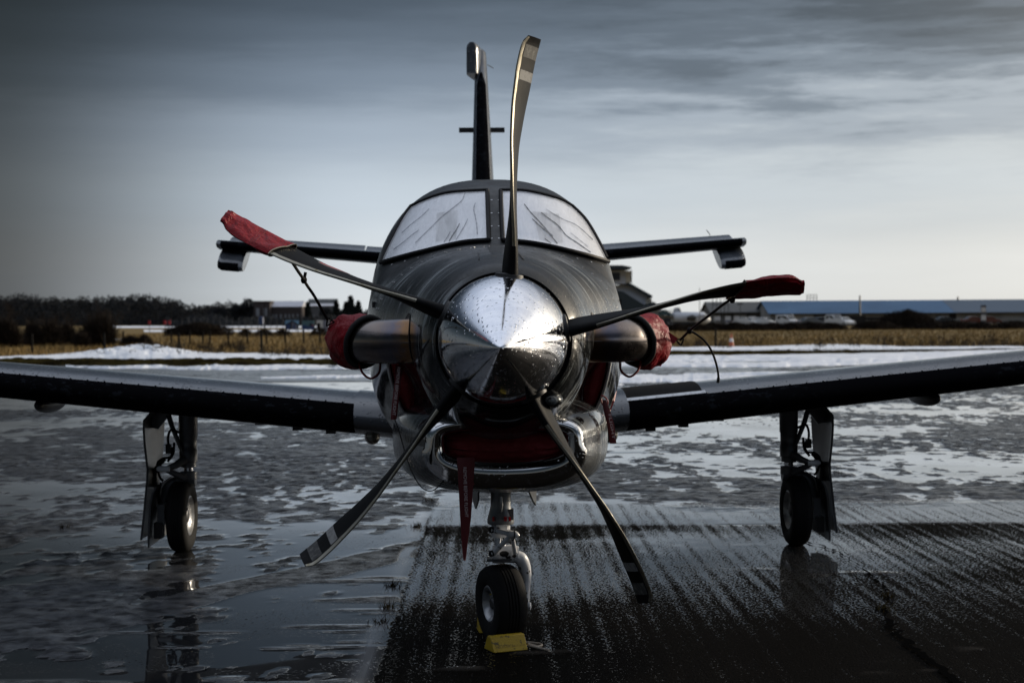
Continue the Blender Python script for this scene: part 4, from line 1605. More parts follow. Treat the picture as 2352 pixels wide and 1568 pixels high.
# ---- red covers on two blade tips
for k, lab in ((4, 'red vinyl cover on the tip of the upper left propeller blade'),
               (1, 'red vinyl cover on the tip of the right-hand propeller blade')):
    th = R(TH0 + BOFF[k] + 72 * k)
    rings = []
    for r in np.linspace(0.915, 1.163, 34):
        rr = min(r, 1.149)
        ring = []
        sk = 0.0
        e = 0.0045 + 0.003 * float(vnoise(r * 22, k))
        if r > 1.15:
            e *= 0.4
        tp_ = 1.0 if r < 1.06 else 1.0 - 0.22 * ((r - 1.06) / 0.103) ** 2
        n = 12
        for side in (1, -1):
            sq = [-0.05 + 1.10 * (1 - math.cos(math.pi * q / n)) / 2 for q in range(n + 1)]
            if side < 0:
                sq = list(reversed(sq))[1:-1]
            for s in sq:
                w = 0.013 * (float(fbm(r * 15 + s * 3, s * 4 + k * 9, 2, 2, 0.5)) - 0.42)
                edge = 0.0 if (s < 0 or s > 1) else 1.0
                c_ = blade_point(th, rr, 0.5 + (s - 0.5) * tp_, side, (e + w) * edge + 0.001)
                # slanted hem
                c_ = c_ + blade_frame(th)[0] * ((s - 0.4) * -0.06 * max(0, 1 - (r - 0.915) / 0.1) + max(0, r - 1.149))
                ring.append(c_)
        rings.append(ring)
    bc = loose('blade_cover', MB().loft(rings, True, False, True), M['red'], lab, 'blade cover', 'propeller blade tip covers', 60)
    hm_ = obj('hem', MB().tube(rings[0] + rings[0][:1], 0.0022, 5, False), M['bladele'], None, 60)
    hm_.parent = bc
    for rr_ in (6, 7):
        sm_ = obj('seam', MB().tube(rings[rr_ * 2][:13], 0.0012, 4, False), M['redcloth'], None, 60)
        sm_.parent = bc

# ---- exhaust stacks and their red covers
for s in (-1, 1):
    path = smooth_curve([(s * 0.28, 0.58, 1.398), (s * 0.40, 0.60, 1.398), (s * 0.51, 0.655, 1.396), (s * 0.59, 0.75, 1.394), (s * 0.635, 0.88, 1.392)], 8)
    mbx = MB()
    rad = [0.096 - 0.006 * i / len(path) for i in range(len(path))]
    # oval section: taller than deep
    mbx.tube(path, rad, 28, True, 0, 0.86, (0, 0, 1))
    ex = part('exhaust_stack', mbx, M['exhaust'], sharp=60)
    part('weld_seam', MB().tube([p + Vector((0, -0.0835, -0.004)) if i < 12 else p + Vector((s * 0.058, -0.062, -0.004)) for i, p in enumerate(path[4:22])], 0.0022, 6), M['black'], ex)
    hole = []
    for a in np.linspace(0, 2 * math.pi, 33)[:-1]:
        z = 1.40 + 0.118 * math.sin(a)
        yy = 0.615 + 0.135 * math.cos(a)
        hole.append(Vector((s * (body_x(yy, z) - dent(yy, z) + 0.003), yy, z)))
    cen = Vector((s * (body_x(0.615, 1.4) + 0.003), 0.615, 1.40))
    part('exhaust_cutout', MB().add(hole + [cen], [(i, (i + 1) % 32, 32) for i in range(32)]), M['black'], fuselage)
    # cover
    cp = smooth_curve([(s * 0.572, 0.722, 1.395), (s * 0.615, 0.80, 1.394), (s * 0.648, 0.90, 1.392), (s * 0.672, 1.00, 1.388)], 8)
    rings = []
    n = 36
    for i, p in enumerate(cp):
        f = i / (len(cp) - 1)
        a = cp[max(0, i - 1)]; b = cp[min(len(cp) - 1, i + 1)]
        t = (b - a).normalized()
        sd_ = t.cross(Vector((0, 0, 1))).normalized()
        rr = 0.105 + 0.018 * math.sin(f * 2.6) if f < 0.86 else 0.117 * math.sqrt(max(0.02, 1 - ((f - 0.86) / 0.145) ** 2))
        ring = []
        for q in range(n):
            al = 2 * math.pi * q / n
            w = 1 + 0.34 * (float(fbm(f * 4.2 + s * 3, 3 + 2.8 * math.sin(al) + 1.6 * math.cos(al), 4, 4, 0.6)) - 0.52) * min(1, f * 4)
            w -= 0.10 * max(0.0, math.cos(3 * al + 4 * f + s)) ** 6 * min(1, f * 3)
            slant = -0.040 * math.sin(al) * (1 - f)
            ring.append(p + (sd_ * math.cos(al) * 0.88 + Vector((0, 0, 1)) * math.sin(al)) * rr * w + t * slant)
        rings.append(ring)
    side = 'left' if s < 0 else 'right'
    co = loose('exhaust_cover', MB().loft(rings, True, False, True), M['red'],
               'crumpled red vinyl cover over the exhaust stack ' + side + ' of the spinner', 'exhaust cover', 'exhaust covers', 60)
    hem = obj('hem', MB().tube(rings[1] + rings[1][:1], 0.0105, 8, False), M['hem'], None, 60)
    hem.parent = co
    lx = s * 0.565
    loop = smooth_curve([(lx - s * 0.05, 0.74, 1.300), (lx - s * 0.045, 0.73, 1.262), (lx - s * 0.01, 0.73, 1.238), (lx + s * 0.025, 0.735, 1.262), (lx + s * 0.04, 0.75, 1.300)], 6)
    hl = obj('pull_loop', MB().tube(loop, 0.016, 8, True, 0, 0.3, (0, 1, 0)), M['redcloth'], None, 60)
    hl.parent = co
    tab = LP(768 if s < 0 else 1540, 752 if s < 0 else 775, 0.90)
    tb = obj('strap_tab', MB().box(tab, (0.055, 0.02, 0.03), Matrix.Rotation(s * 0.6, 3, 'Y')), M['redcloth'], None, 30)
    tb.parent = co


def cord(pts, y, r, name, label, cat='cord', m='cord', group=None):
    yy = y if isinstance(y, (list, tuple)) else [y] * len(pts)
    P = smooth_curve([LP(a, b, c) for (a, b), c in zip(pts, yy)], 6)
    return loose(name, MB().tube(P, r, 8), M[m], label, cat, group, 60)


def knot(o, u, v, y, r):
    p = LP(u, v, y)
    k = obj('knot', MB().ellipsoid(p, (r, r, r * 1.25), 10, 7), M['cord'], None, 60)
    k.parent = o


def ring_at(o, u, v, y, w, h, rot):
    c = LP(u, v, y)
    pts = [Vector((math.cos(a), 0, math.sin(a))) for a in (0.2, 2.3, 4.3)]
    P = []
    for i in range(3):
        for q in range(5):
            p = pts[i].lerp(pts[(i + 1) % 3], q / 5)
            P.append(c + Matrix.Rotation(rot, 3, 'Y') @ Vector((p.x * w, 0, p.z * h)))
    k = obj('ring', MB().tube(P + P[:2], 0.0038, 6, False), M['cord'], None, 60)
    k.parent = o


lo = cord([(752, 733), (740, 712), (722, 680), (705, 655), (697, 641), (684, 622), (673, 605), (664, 592)],
          [0.86, 0.8, 0.6, 0.45, 0.35, 0.25, 0.15, 0.06], [0.010] * 1 and 0.0062, 'tether',
          'black bungee tether from the left exhaust cover up to the covered blade', 'tether', 'cord', 'blade tethers')
knot(lo, 698, 643, 0.36, 0.013)
ring_at(lo, 757, 739, 0.88, 0.020, 0.024, 0.3)
tl = obj('loose_end', MB().tube([LP(699, 640, 0.36), LP(701, 630, 0.36), LP(702, 625, 0.36)], 0.0065, 7), M['cord'], None, 60)
tl.parent = lo
ro = cord([(1563, 780), (1573, 770), (1585, 758), (1605, 742), (1632, 722), (1660, 700), (1684, 684)],
          [0.92, 0.85, 0.75, 0.55, 0.35, 0.15, 0.02], 0.0058, 'tether',
          'black bungee tether from the right exhaust cover to the blade, one end dangling', 'tether', 'cord', 'blade tethers')
knot(ro, 1584, 759, 0.75, 0.013)
knot(ro, 1682, 688, 0.03, 0.012)
ring_at(ro, 1562, 784, 0.93, 0.018, 0.022, 1.6)
P = smooth_curve([LP(a, b, 0.75) for a, b in ((1585, 759), (1600, 768), (1618, 782), (1634, 805), (1645, 835), (1650, 862), (1649, 879))], 6)
te = obj('hanging_end', MB().tube(P, [0.0048] * (len(P) - 5) + [0.0068] * 5, 8), M['cord'], None, 60)
te.parent = ro
cord([(905, 958), (915, 985), (928, 1030), (938, 1062), (952, 1095), (970, 1120), (990, 1127), (1008, 1116), (1022, 1098), (1034, 1078), (1046, 1056)],
     [0.62, 0.62, 0.6, 0.55, 0.5, 0.45, 0.4, 0.36, 0.32, 0.3, 0.3], 0.0022, 'plug_cord',
     'thin dark cord sagging under the nose between the left ribbon and the chin plug', 'cord')
M['redcord'] = M['redstrip']
cord([(1381, 908), (1390, 912), (1396, 922), (1392, 935), (1384, 928), (1380, 915)], 0.86, 0.003, 'ribbon_loop',
     'small dark red cord loop tying the ribbon at the right side inlet', 'cord', 'redcord')

# ---- aerofoil surfaces
def foil(n=22, t=0.12, camber=0.0):
    """closed ring of (x/c, z/c) from the trailing edge over the top to the nose and back below"""
    up, lo_ = [], []
    for k in range(n + 1):
        x = 0.5 * (1 + math.cos(math.pi * k / n))
        yt = 5 * t * (0.2969 * math.sqrt(x) - 0.126 * x - 0.3516 * x * x + 0.2843 * x**3 - 0.1036 * x**4)
        yc = camber * 4 * x * (1 - x)
        up.append((x, yc + yt))
        lo_.append((x, yc - yt))
    return up + list(reversed(lo_))[1:-1]


def foil_z(x, t, camber, side):
    yt = 5 * t * (0.2969 * math.sqrt(max(x, 0)) - 0.126 * x - 0.3516 * x * x + 0.2843 * x**3 - 0.1036 * x**4)
    return camber * 4 * x * (1 - x) + side * yt


def foil_place(le, chord, cdir, tdir, x, z):
    return le + cdir * (x * chord) + tdir * (z * chord)


for s in (-1, 1):
    def w_le(f):
        x = 0.55 + 5.85 * f
        return Vector((s * x, 3.30 + 0.28 * f, 0.905 + 0.0985 * (x - 0.8)))

    def w_ch(f):
        return 1.78 - 0.78 * f
    inc = R(2.2)
    CD = Vector((0, math.cos(inc), -math.sin(inc)))
    TD = Vector((0, math.sin(inc), math.cos(inc)))
    TT, CB = 0.150, 0.018
    fs = np.linspace(0, 1, 26)

    def w_pt(f, x, side, off=0.0):
        z = foil_z(x, TT, CB, side)
        p = foil_place(w_le(f), w_ch(f), CD, TD, x, z)
        if off:
            dz = 0.01
            x2 = x + 0.004
            q = foil_place(w_le(f), w_ch(f), CD, TD, x2, foil_z(x2, TT, CB, side))
            tn = (q - p).normalized()
            nn = Vector((1, 0, 0)).cross(tn) * side
            if nn.z * side < 0:
                nn = -nn
            p = p + nn.normalized() * off
        return p
    ring0 = foil(24, TT, CB)
    rings = [[foil_place(w_le(f), w_ch(f), CD, TD, x, z) for x, z in ring0] for f in fs]
    wing = part('wing', MB().loft(rings, True, False, True), M['wing'], sharp=60)
    # rubber boot on the leading edge, from a little over the top to under the nose
    f0 = 0.047
    xs_up = [0.046, 0.034, 0.023, 0.014, 0.007, 0.0028, 0.0008]
    xs_lo = [0.0, 0.0008, 0.003, 0.008, 0.016, 0.03, 0.05, 0.08, 0.12]
    rows = []
    for f in np.linspace(f0, 0.97, 40):
        rows.append([w_pt(f, x, 1, 0.003) for x in xs_up] + [w_pt(f, x, -1, 0.003) for x in xs_lo])
    boot = part('deice_boot', MB().grid(rows), M['boot'], wing, 70)
    # screw heads along the upper edge of the boot
    mbs = MB().lathe([(0, 0.006), (0.0016, 0.006), (0.002, 0.004)], (0, 0, 0), (0, 0, 1), 8, cap1=True)
    sme = None
    for q in range(26):
        f = f0 + 0.012 + q * 0.0175
        p = w_pt(f, 0.053, 1, 0.0005)
        if sme is None:
            so = part('screw', mbs, M['strip'], wing)
            sme = so
        else:
            so = sme.copy(); COL.objects.link(so); so.parent = wing
        so.location = p
        so.rotation_euler = (R(-50), 0, 0)
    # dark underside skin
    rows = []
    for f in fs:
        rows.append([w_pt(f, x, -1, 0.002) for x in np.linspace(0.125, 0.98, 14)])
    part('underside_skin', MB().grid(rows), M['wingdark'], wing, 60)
    if s > 0:
        rows = [[w_pt(f, x, 1, 0.004) for x in np.linspace(0.075, 0.6, 14)] for f in np.linspace(0.02, 0.125, 6)]
        part('walkway_mat', MB().grid(rows), M['mat'], wing, 60)
        rows = [[w_pt(f, x, 1, 0.005) for x in np.linspace(0.050, 0.073, 4)] for f in np.linspace(0.02, 0.128, 6)]
        part('edge_strip', MB().grid(rows), M['strip'], wing, 60)
    # pale root fillet
    rows = []
    for f in np.linspace(-0.03, 0.046, 8):
        k = 0.006 + 0.05 * max(0, (0.035 - f) / 0.08) ** 2
        rows.append([w_pt(f, x, 1, k) for x in (0.3, 0.2, 0.12, 0.07, 0.04, 0.02, 0.008, 0.001)] + [w_pt(f, x, -1, k) for x in (0.0, 0.004, 0.015, 0.04, 0.08, 0.14, 0.25)])
    part('root_fillet', MB().grid(rows), M['wing'], wing, 70)
    # streamlined pod and lamp under the wing
    f = (2.76 - 0.55) / 5.85
    p = w_pt(f, 0.25, -1)
    part('hinge_pod', MB().ellipsoid(p + Vector((0, 0.1, -0.015)), (0.055, 0.32, 0.058), 18, 10), M['wingdark'], wing, 60)
    p = w_pt(0.03, 0.12, -1)
    part('landing_lamp', MB().ellipsoid(p + Vector((0, 0.02, -0.01)), (0.05, 0.09, 0.055), 16, 9), M['glass'], wing, 60)
    for xx in (0.075, 0.11):
        p = w_pt(xx, 0.2, -1)
        part('drain_cap', MB().box(p + Vector((0, 0, -0.006)), (0.06, 0.05, 0.022)), M['black'], wing)
    # red position seal line along the right lower cheek
part('cheek_seal', MB().tube([on_body(u, v, 0.003)[0] for u, v in ((1441, 905), (1436, 930), (1429, 955), (1421, 978), (1410, 1000))], 0.004, 6), M['redstrip'], fuselage)

# ---- tail
fin_top = 4.06


def fin_le(f):
    return Vector((0, 7.0 + 2.2 * f, 2.0 + (fin_top - 2.0) * f))


def fin_ch(f):
    return 1.75 * (1 - f) + 0.62 * f


FT = 0.085
ring0 = foil(16, 0.10)
rings = []
for f in np.linspace(0, 1, 14):
    tk = (0.25 * (1 - f) + 0.110 * f) / (0.10 * 1.0)
    rings.append([fin_le(f) + Vector((z * tk, x * fin_ch(f) * 0.68 if x < 1 else fin_ch(f) * 0.68, 0)) for x, z in ring0])
le_top = [Vector((p.x * 0.92, p.y + 0.02, fin_top + 0.04)) for p in rings[-1]]
le_top2 = [Vector((p.x * 0.55, p.y + 0.04, fin_top + 0.065)) for p in rings[-1]]
fin = part('tail_fin', MB().loft(rings + [le_top, le_top2], True, False, True), M['wing'], sharp=60)
rows = []
for f in np.linspace(0.05, 0.90, 14):
    tk = (0.25 * (1 - f) + 0.110 * f) / 0.10
    kk = 0.055 if f < 0.86 else 0.055 * (0.9 - f) / 0.04 + 0.002
    row = []
    for x in (1, 0.6, 0.3, 0.1, 0.02):
        z = foil_z(kk * x, 0.10, 0, 1)
        row.append(fin_le(f) + Vector((z * tk + 0.002, kk * x * fin_ch(f) * 0.68 - 0.003, 0)))
    row.append(fin_le(f) + Vector((0, -0.004, 0)))
    for x in (0.02, 0.1, 0.3, 0.6, 1):
        z = foil_z(kk * x, 0.10, 0, -1)
        row.append(fin_le(f) + Vector((z * tk - 0.002, kk * x * fin_ch(f) * 0.68 - 0.003, 0)))
    rows.append(row)
part('fin_boot', MB().grid(rows), M['boot'], fin, 70)
# rudder, swung so that its trailing edge lies to the viewer's right
RUD = R(8.5)
rings = []
for f in np.linspace(0, 0.93, 10):
    h = fin_le(f) + Vector((0, fin_ch(f) * 0.70, 0))
    tk = (0.13 * (1 - f) + 0.075 * f) / 0.10
    ch = fin_ch(f) * 0.42 + 0.15
    ring = []
    for x, z in ring0:
        lx, ly = z * tk, x * ch
        ring.append(h + Vector((lx * math.cos(RUD) + ly * math.sin(RUD), ly * math.cos(RUD) - lx * math.sin(RUD), 0)))
    rings.append(ring)
rud = part('rudder', MB().loft(rings, True, True, True), M['wing'], sharp=60)
rings = []
hx = fin_le(0.93) + Vector((0, fin_ch(0.93) * 0.70, 0))
for z_, kx in ((3.84, 1.0), (3.9, 1.02), (4.0, 1.0), (4.08, 1.0), (4.115, 0.88), (4.135, 0.55)):
    ring = []
    for x, z in ring0:
        lx, ly = z * 1.25 * kx, -0.62 + x ** 1.6 * 0.95
        ring.append(Vector((hx.x + lx * math.cos(RUD) + ly * math.sin(RUD), hx.y + ly * math.cos(RUD) - lx * math.sin(RUD), z_)))
    rings.append(ring)
part('balance_horn', MB().loft(rings, True, True, True), M['wing'], rud, 60)
fz = (1.49 + (732 - 292) * 14.35 / 3551 - 2.0) / (fin_top - 2.0)
pa = fin_le(fz) + Vector((0, 0.35, 0))
for s in (-1, 1):
    part('antenna_bar', MB().box(pa + Vector((s * 0.137, 0, 0)), (0.155, 0.10, 0.036)), M['black'], fin)
wk = LP(1120, 150, 8.9)
part('static_wick', MB().tube([wk, wk + Vector((0.03, 0.05, -0.005)), wk + Vector((0.055, 0.1, -0.012))], 0.004, 5), M['black'], fin)

for s in (-1, 1):
    def h_le(f):
        x = 2.47 * f
        return Vector((s * x, 8.20 + 0.32 * f, 1.985 + 0.088 * x))

    def h_ch(f):
        return 1.10 - 0.32 * f
    ring0h = foil(16, 0.115)
    CDh, TDh = Vector((0, 1, 0)), Vector((0, 0, 1))
    hinge = 0.60
    rings = []
    for f in np.linspace(0, 1, 10):
        ring = []
        for x, z in ring0h:
            xx = min(x, hinge)
            ring.append(foil_place(h_le(f), h_ch(f), CDh, TDh, xx, z if x <= hinge else math.copysign(min(abs(z), foil_z(hinge, 0.115, 0, 1)), z)))
        rings.append(ring)
    tip = [p + Vector((s * 0.02, 0.01, 0)) for p in rings[-1]]
    cc = sum(tip, Vector()) / len(tip)
    rings.append([cc + (p - cc) * 0.7 for p in tip])
    st = part('tailplane', MB().loft(rings, True, False, True), M['wing'], sharp=60)
    rows = []
    for f in np.linspace(0.05, 0.985, 16):
        row = [foil_place(h_le(f), h_ch(f), CDh, TDh, x, foil_z(x, 0.115, 0, 1)) + Vector((0, -0.002, 0.0025)) for x in (0.07, 0.045, 0.02, 0.006, 0.001)]
        row += [foil_place(h_le(f), h_ch(f), CDh, TDh, x, foil_z(x, 0.115, 0, -1)) + Vector((0, -0.002, -0.0025)) for x in (0.0, 0.004, 0.02, 0.06, 0.10)]
        rows.append(row)
    part('tailplane_boot', MB().grid(rows), M['boot'], st, 70)
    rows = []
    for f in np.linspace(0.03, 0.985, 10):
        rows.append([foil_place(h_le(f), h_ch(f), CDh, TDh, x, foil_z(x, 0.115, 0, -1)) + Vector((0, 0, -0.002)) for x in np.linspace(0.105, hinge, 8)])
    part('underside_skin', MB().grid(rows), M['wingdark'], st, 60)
    EL = R(20)
    rings = []
    segs = [(0.0, 0.455), (0.46, 0.985)]
    for i_, (fa, fb) in enumerate(segs):
        rings = []
        for f in np.linspace(fa, fb, 6):
            hp = foil_place(h_le(f), h_ch(f), CDh, TDh, hinge, 0)
            ch = h_ch(f) * 0.42
            ring = []
            for x, z in ring0h:
                ly, lz = x * ch - 0.02, z * ch * 1.25
                ring.append(hp + Vector((0, ly * math.cos(EL) - lz * math.sin(EL), ly * math.sin(EL) + lz * math.cos(EL) + (0.0 if i_ else -0.006))))
            rings.append(ring)
        eo = part('elevator', MB().loft(rings, True, True, True), M['wing'], st, 60)
    # drooping balance horn at the tip
    rings, rowsb = [], []
    for q, f in enumerate(np.linspace(0.895, 0.99, 7)):
        hp = foil_place(h_le(f), h_ch(f), CDh, TDh, hinge, 0)
        ln = 0.64 if q < 6 else 0.60
        ring, rb = [], []
        kx = 1.0 if 0 < q < 6 else 0.86
        for x, z in ring0h:
            ly, lz = -ln + x * (ln + 0.1), z * 1.12 * kx
            ring.append(hp + Vector((0, ly * math.cos(EL) - lz * math.sin(EL), ly * math.sin(EL) + lz * math.cos(EL))))
        rings.append(ring)
        for x, sd_ in ((0.05, 1), (0.03, 1), (0.012, 1), (0.003, 1), (0.0, -1), (0.003, -1), (0.015, -1), (0.05, -1), (0.12, -1)):
            z = foil_z(x, 0.115, 0, sd_)
            ly, lz = -ln + x * (ln + 0.1) - 0.003, z * 1.12 * kx + sd_ * 0.003
            rb.append(hp + Vector((0, ly * math.cos(EL) - lz * math.sin(EL), ly * math.sin(EL) + lz * math.cos(EL))))
        rowsb.append(rb)
    part('balance_horn', MB().loft(rings, True, True, True), M['wing'], st, 60)
    part('horn_boot', MB().grid(rowsb[1:]), M['boot'], st, 70)
    wp = h_le(0.91) + Vector((0, 0.79, 0.115))
    part('static_wick', MB().tube([wp, wp + Vector((0, 0.05, 0.02)), wp + Vector((-0.02 * s, 0.1, 0.06))], 0.004, 5), M['black'], st)
# ------------------------------------------------------------------ landing gear
def wheel(parent, c, axis, r, w, rimr, face):
    """tyre, rim, hub; face: direction along the axis of the dished side"""
    ax = Vector(axis).normalized()
    h = w / 2
    prof = [(-h * 0.78, rimr), (-h * 0.94, rimr + 0.015), (-h, r * 0.80), (-h * 0.94, r * 0.91), (-h * 0.72, r * 0.975), (-h * 0.42, r * 0.998)]
    grooves = []
    for g in (-0.3, -0.1, 0.1, 0.3):
        grooves += [(h * (g - 0.035), r), (h * (g - 0.03), r - 0.006), (h * (g + 0.03), r - 0.006), (h * (g + 0.035), r)]
    prof = prof + grooves + [(-a, b) for a, b in reversed(prof)]
    part_('tyre', MB().lathe(prof, c, ax, 56), M['rubber'], parent, 40)
    s = 1 if face > 0 else -1
    rp = [(s * h * 0.80, rimr + 0.004), (s * h * 0.86, rimr - 0.004), (s * h * 0.70, rimr - 0.016), (s * h * 0.45, rimr * 0.72), (s * h * 0.42, rimr * 0.55)]
    part_('rim', MB().lathe(rp, c, ax, 40), M['rim'], parent, 40)
    part_('wheel_web', MB().lathe([(s * h * 0.42, rimr * 0.56), (s * h * 0.38, rimr * 0.5), (s * h * 0.38, rimr * 0.34), (s * h * 0.6, rimr * 0.32), (s * h * 0.66, rimr * 0.26), (s * h * 0.66, 0.001)], c, ax, 28), M['rimdark'], parent, 40)
    part_('back_disc', MB().lathe([(-s * h * 0.7, rimr + 0.004), (-s * h * 0.6, 0.001)], c, ax, 28), M['rimdark'], parent, 40)
    q = ax.cross(Vector((0, 0, 1))).normalized()
    for k in range(8):
        a = 2 * math.pi * k / 8
        p = Vector(c) + ax * (s * h * 0.42) + (q * math.cos(a) + ax.cross(q) * math.sin(a)) * rimr * 0.44
        part_('wheel_bolt', MB().lathe([(0, 0.006), (0.008 * s, 0.006), (0.009 * s, 0.003)], p, ax, 6), M['strip'], parent)


def part_(name, mb, m, parent, sharp=35):
    o = obj(name, mb, m, None, sharp)
    o.parent = parent
    return o


# nose leg
ny = 1.25


def npx(u, v, y=ny):
    return LP(u, v, y)


a, b = npx(1150, 1090), npx(1150, 1178)
mbn = MB()
rr = [(1098, 0.056), (1122, 0.052), (1135, 0.047), (1160, 0.047), (1172, 0.052), (1186, 0.060), (1196, 0.063), (1202, 0.061), (1204, 0.052)]
mbn.tube([npx(1150, v) for v, r in rr], [r for v, r in rr], 28)
nose = part('nose_landing_gear', mbn, M['gearmid'], sharp=40)
part_('gear_lug', MB().tube([npx(1125, 1104), npx(1130, 1118), npx(1138, 1130)], [0.03, 0.024, 0.012], 10), M['gearmid'], nose)
part_('stiffening_rib', MB().tube([npx(1150, 1140, ny - 0.047), npx(1150, 1160, ny - 0.051), npx(1150, 1176, ny - 0.054)], [0.009, 0.011, 0.006], 8), M['gearmid'], nose)
part_('actuator_stub', MB().box(npx(1172, 1180, ny - 0.02), (0.03, 0.04, 0.05)), M['gearmid'], nose)
for u in (1133, 1161, 1171):
    part_('red_mark', MB().box(npx(u, 1191, ny - 0.060 if u != 1171 else ny - 0.045), (0.014 if u == 1161 else 0.009, 0.012, 0.02)), M['redstrip'], nose)
part_('collar', MB().tube([npx(1150, v) for v in (1204, 1207, 1228, 1232)], [0.036, 0.044, 0.044, 0.040], 24), M['gear'], nose)
part_('steering_block', MB().box(npx(1152, 1213, ny - 0.05), (0.05, 0.035, 0.036)), M['gear'], nose)
part_('piston', MB().tube([npx(1149, 1228), npx(1149, 1268)], 0.0265, 20), M['piston'], nose)
for (p, q, r0, r1, y0, y1) in (((1132, 1216), (1172, 1226), 0.013, 0.012, ny - 0.06, ny - 0.13), ((1168, 1219), (1180, 1227), 0.011, 0.012, ny - 0.05, ny - 0.13),
                               ((1133, 1271), (1173, 1229), 0.014, 0.011, ny - 0.06, ny - 0.13), ((1183, 1268), (1176, 1230), 0.012, 0.011, ny - 0.05, ny - 0.13)):
    part_('torque_link', MB().tube([npx(p[0], p[1], y0), npx((p[0] + q[0]) / 2, (p[1] + q[1]) / 2, (y0 + y1) / 2), npx(q[0], q[1], y1)], [r0, (r0 + r1) / 2 * 0.9, r1], 10), M['gear'], nose)
part_('link_pin', MB().tube([npx(1168, 1226, ny - 0.13), npx(1184, 1227, ny - 0.13), npx(1189, 1228, ny - 0.13), npx(1193, 1229, ny - 0.13)], [0.017, 0.017, 0.012, 0.004], 14), M['gear'], nose)
part_('link_ring', MB().tube([npx(1181, 1227, ny - 0.13), npx(1183, 1227, ny - 0.13)], 0.0185, 14), M['black'], nose)
for u, v in ((1131, 1216), (1131, 1270)):
    part_('pivot_bush', MB().lathe([(0, 0.015), (0.012, 0.015), (0.012, 0.008), (0.004, 0.008), (0.004, 0.0)], npx(u, v, ny - 0.062), (-0.6, -1, 0), 16), M['black'], nose)
part_('axle_yoke', MB().tube([npx(1131, 1272), npx(1140, 1272), npx(1160, 1271), npx(1178, 1271), npx(1190, 1272)], [0.040, 0.043, 0.041, 0.043, 0.036], 18, True, 0, 1.0), M['gear'], nose)
part_('yoke_slot', MB().ellipsoid(npx(1158, 1271, ny - 0.042), (0.022, 0.006, 0.014)), M['black'], nose)
part_('yoke_base', MB().box(npx(1145, 1283), (0.11, 0.09, 0.012)), M['geardk'], nose)
arm = smooth_curve([npx(1176, 1276, ny), npx(1194, 1281, ny + 0.0), npx(1203, 1297, ny + 0.02), npx(1207, 1325, ny + 0.04), npx(1206, 1360, ny + 0.05), npx(1206, 1388, ny + 0.05)], 6)
part_('fork_arm', MB().tube(arm, [0.030 + (0.002 if 5 < i < 18 else 0) - 0.012 * (i / len(arm)) ** 2 for i in range(len(arm))], 16), M['gear'], nose)
part_('arm_end', MB().lathe([(-0.02, 0.018), (0.02, 0.018), (0.022, 0.012)], npx(1209, 1391, ny + 0.04), (1, -0.2, 0), 16, cap0=True, cap1=True), M['gear'], nose)
wax = Vector((-math.cos(R(19)), -math.sin(R(19)), -0.03)).normalized()
wc = npx(1151, 1384)
wc.z = 0.1755
wheel(nose, wc, wax, 0.1775, 0.150, 0.083, 1)
part_('valve_cap', MB().lathe([(0, 0.004), (0.02, 0.004)], wc + wax * 0.045 + Vector((0.01, 0, 0.045)), wax, 8, cap1=True), M['yellow'], nose)
part_('axle', MB().tube([wc - wax * 0.06, wc - wax * 0.13], 0.016, 12), M['geardk'], nose)
# nose gear doors
for s, us in ((-1, (1080, 1097, 1090)), (1, (1207, 1228, 1229))):
    if s < 0:
        poly = [LP(1078, 1095, 1.5), LP(1098, 1095, 1.15), LP(1097, 1150, 1.2), LP(1091, 1168, 1.5), LP(1086, 1150, 1.6)]
    else:
        poly = [LP(1206, 1098, 1.15), LP(1229, 1098, 1.5), LP(1228, 1160, 1.6), LP(1222, 1150, 1.4), LP(1211, 1125, 1.2)]
    part('nose_gear_door', MB().prism(poly, (0.008, 0, 0)), M['door'])
for u in (1104, 1111, 1117):
    part('drain_tube', MB().tube([LP(u, 1095, 1.35), LP(u, 1117 + (u % 3) * 2, 1.35)], 0.008, 8), M['black'])

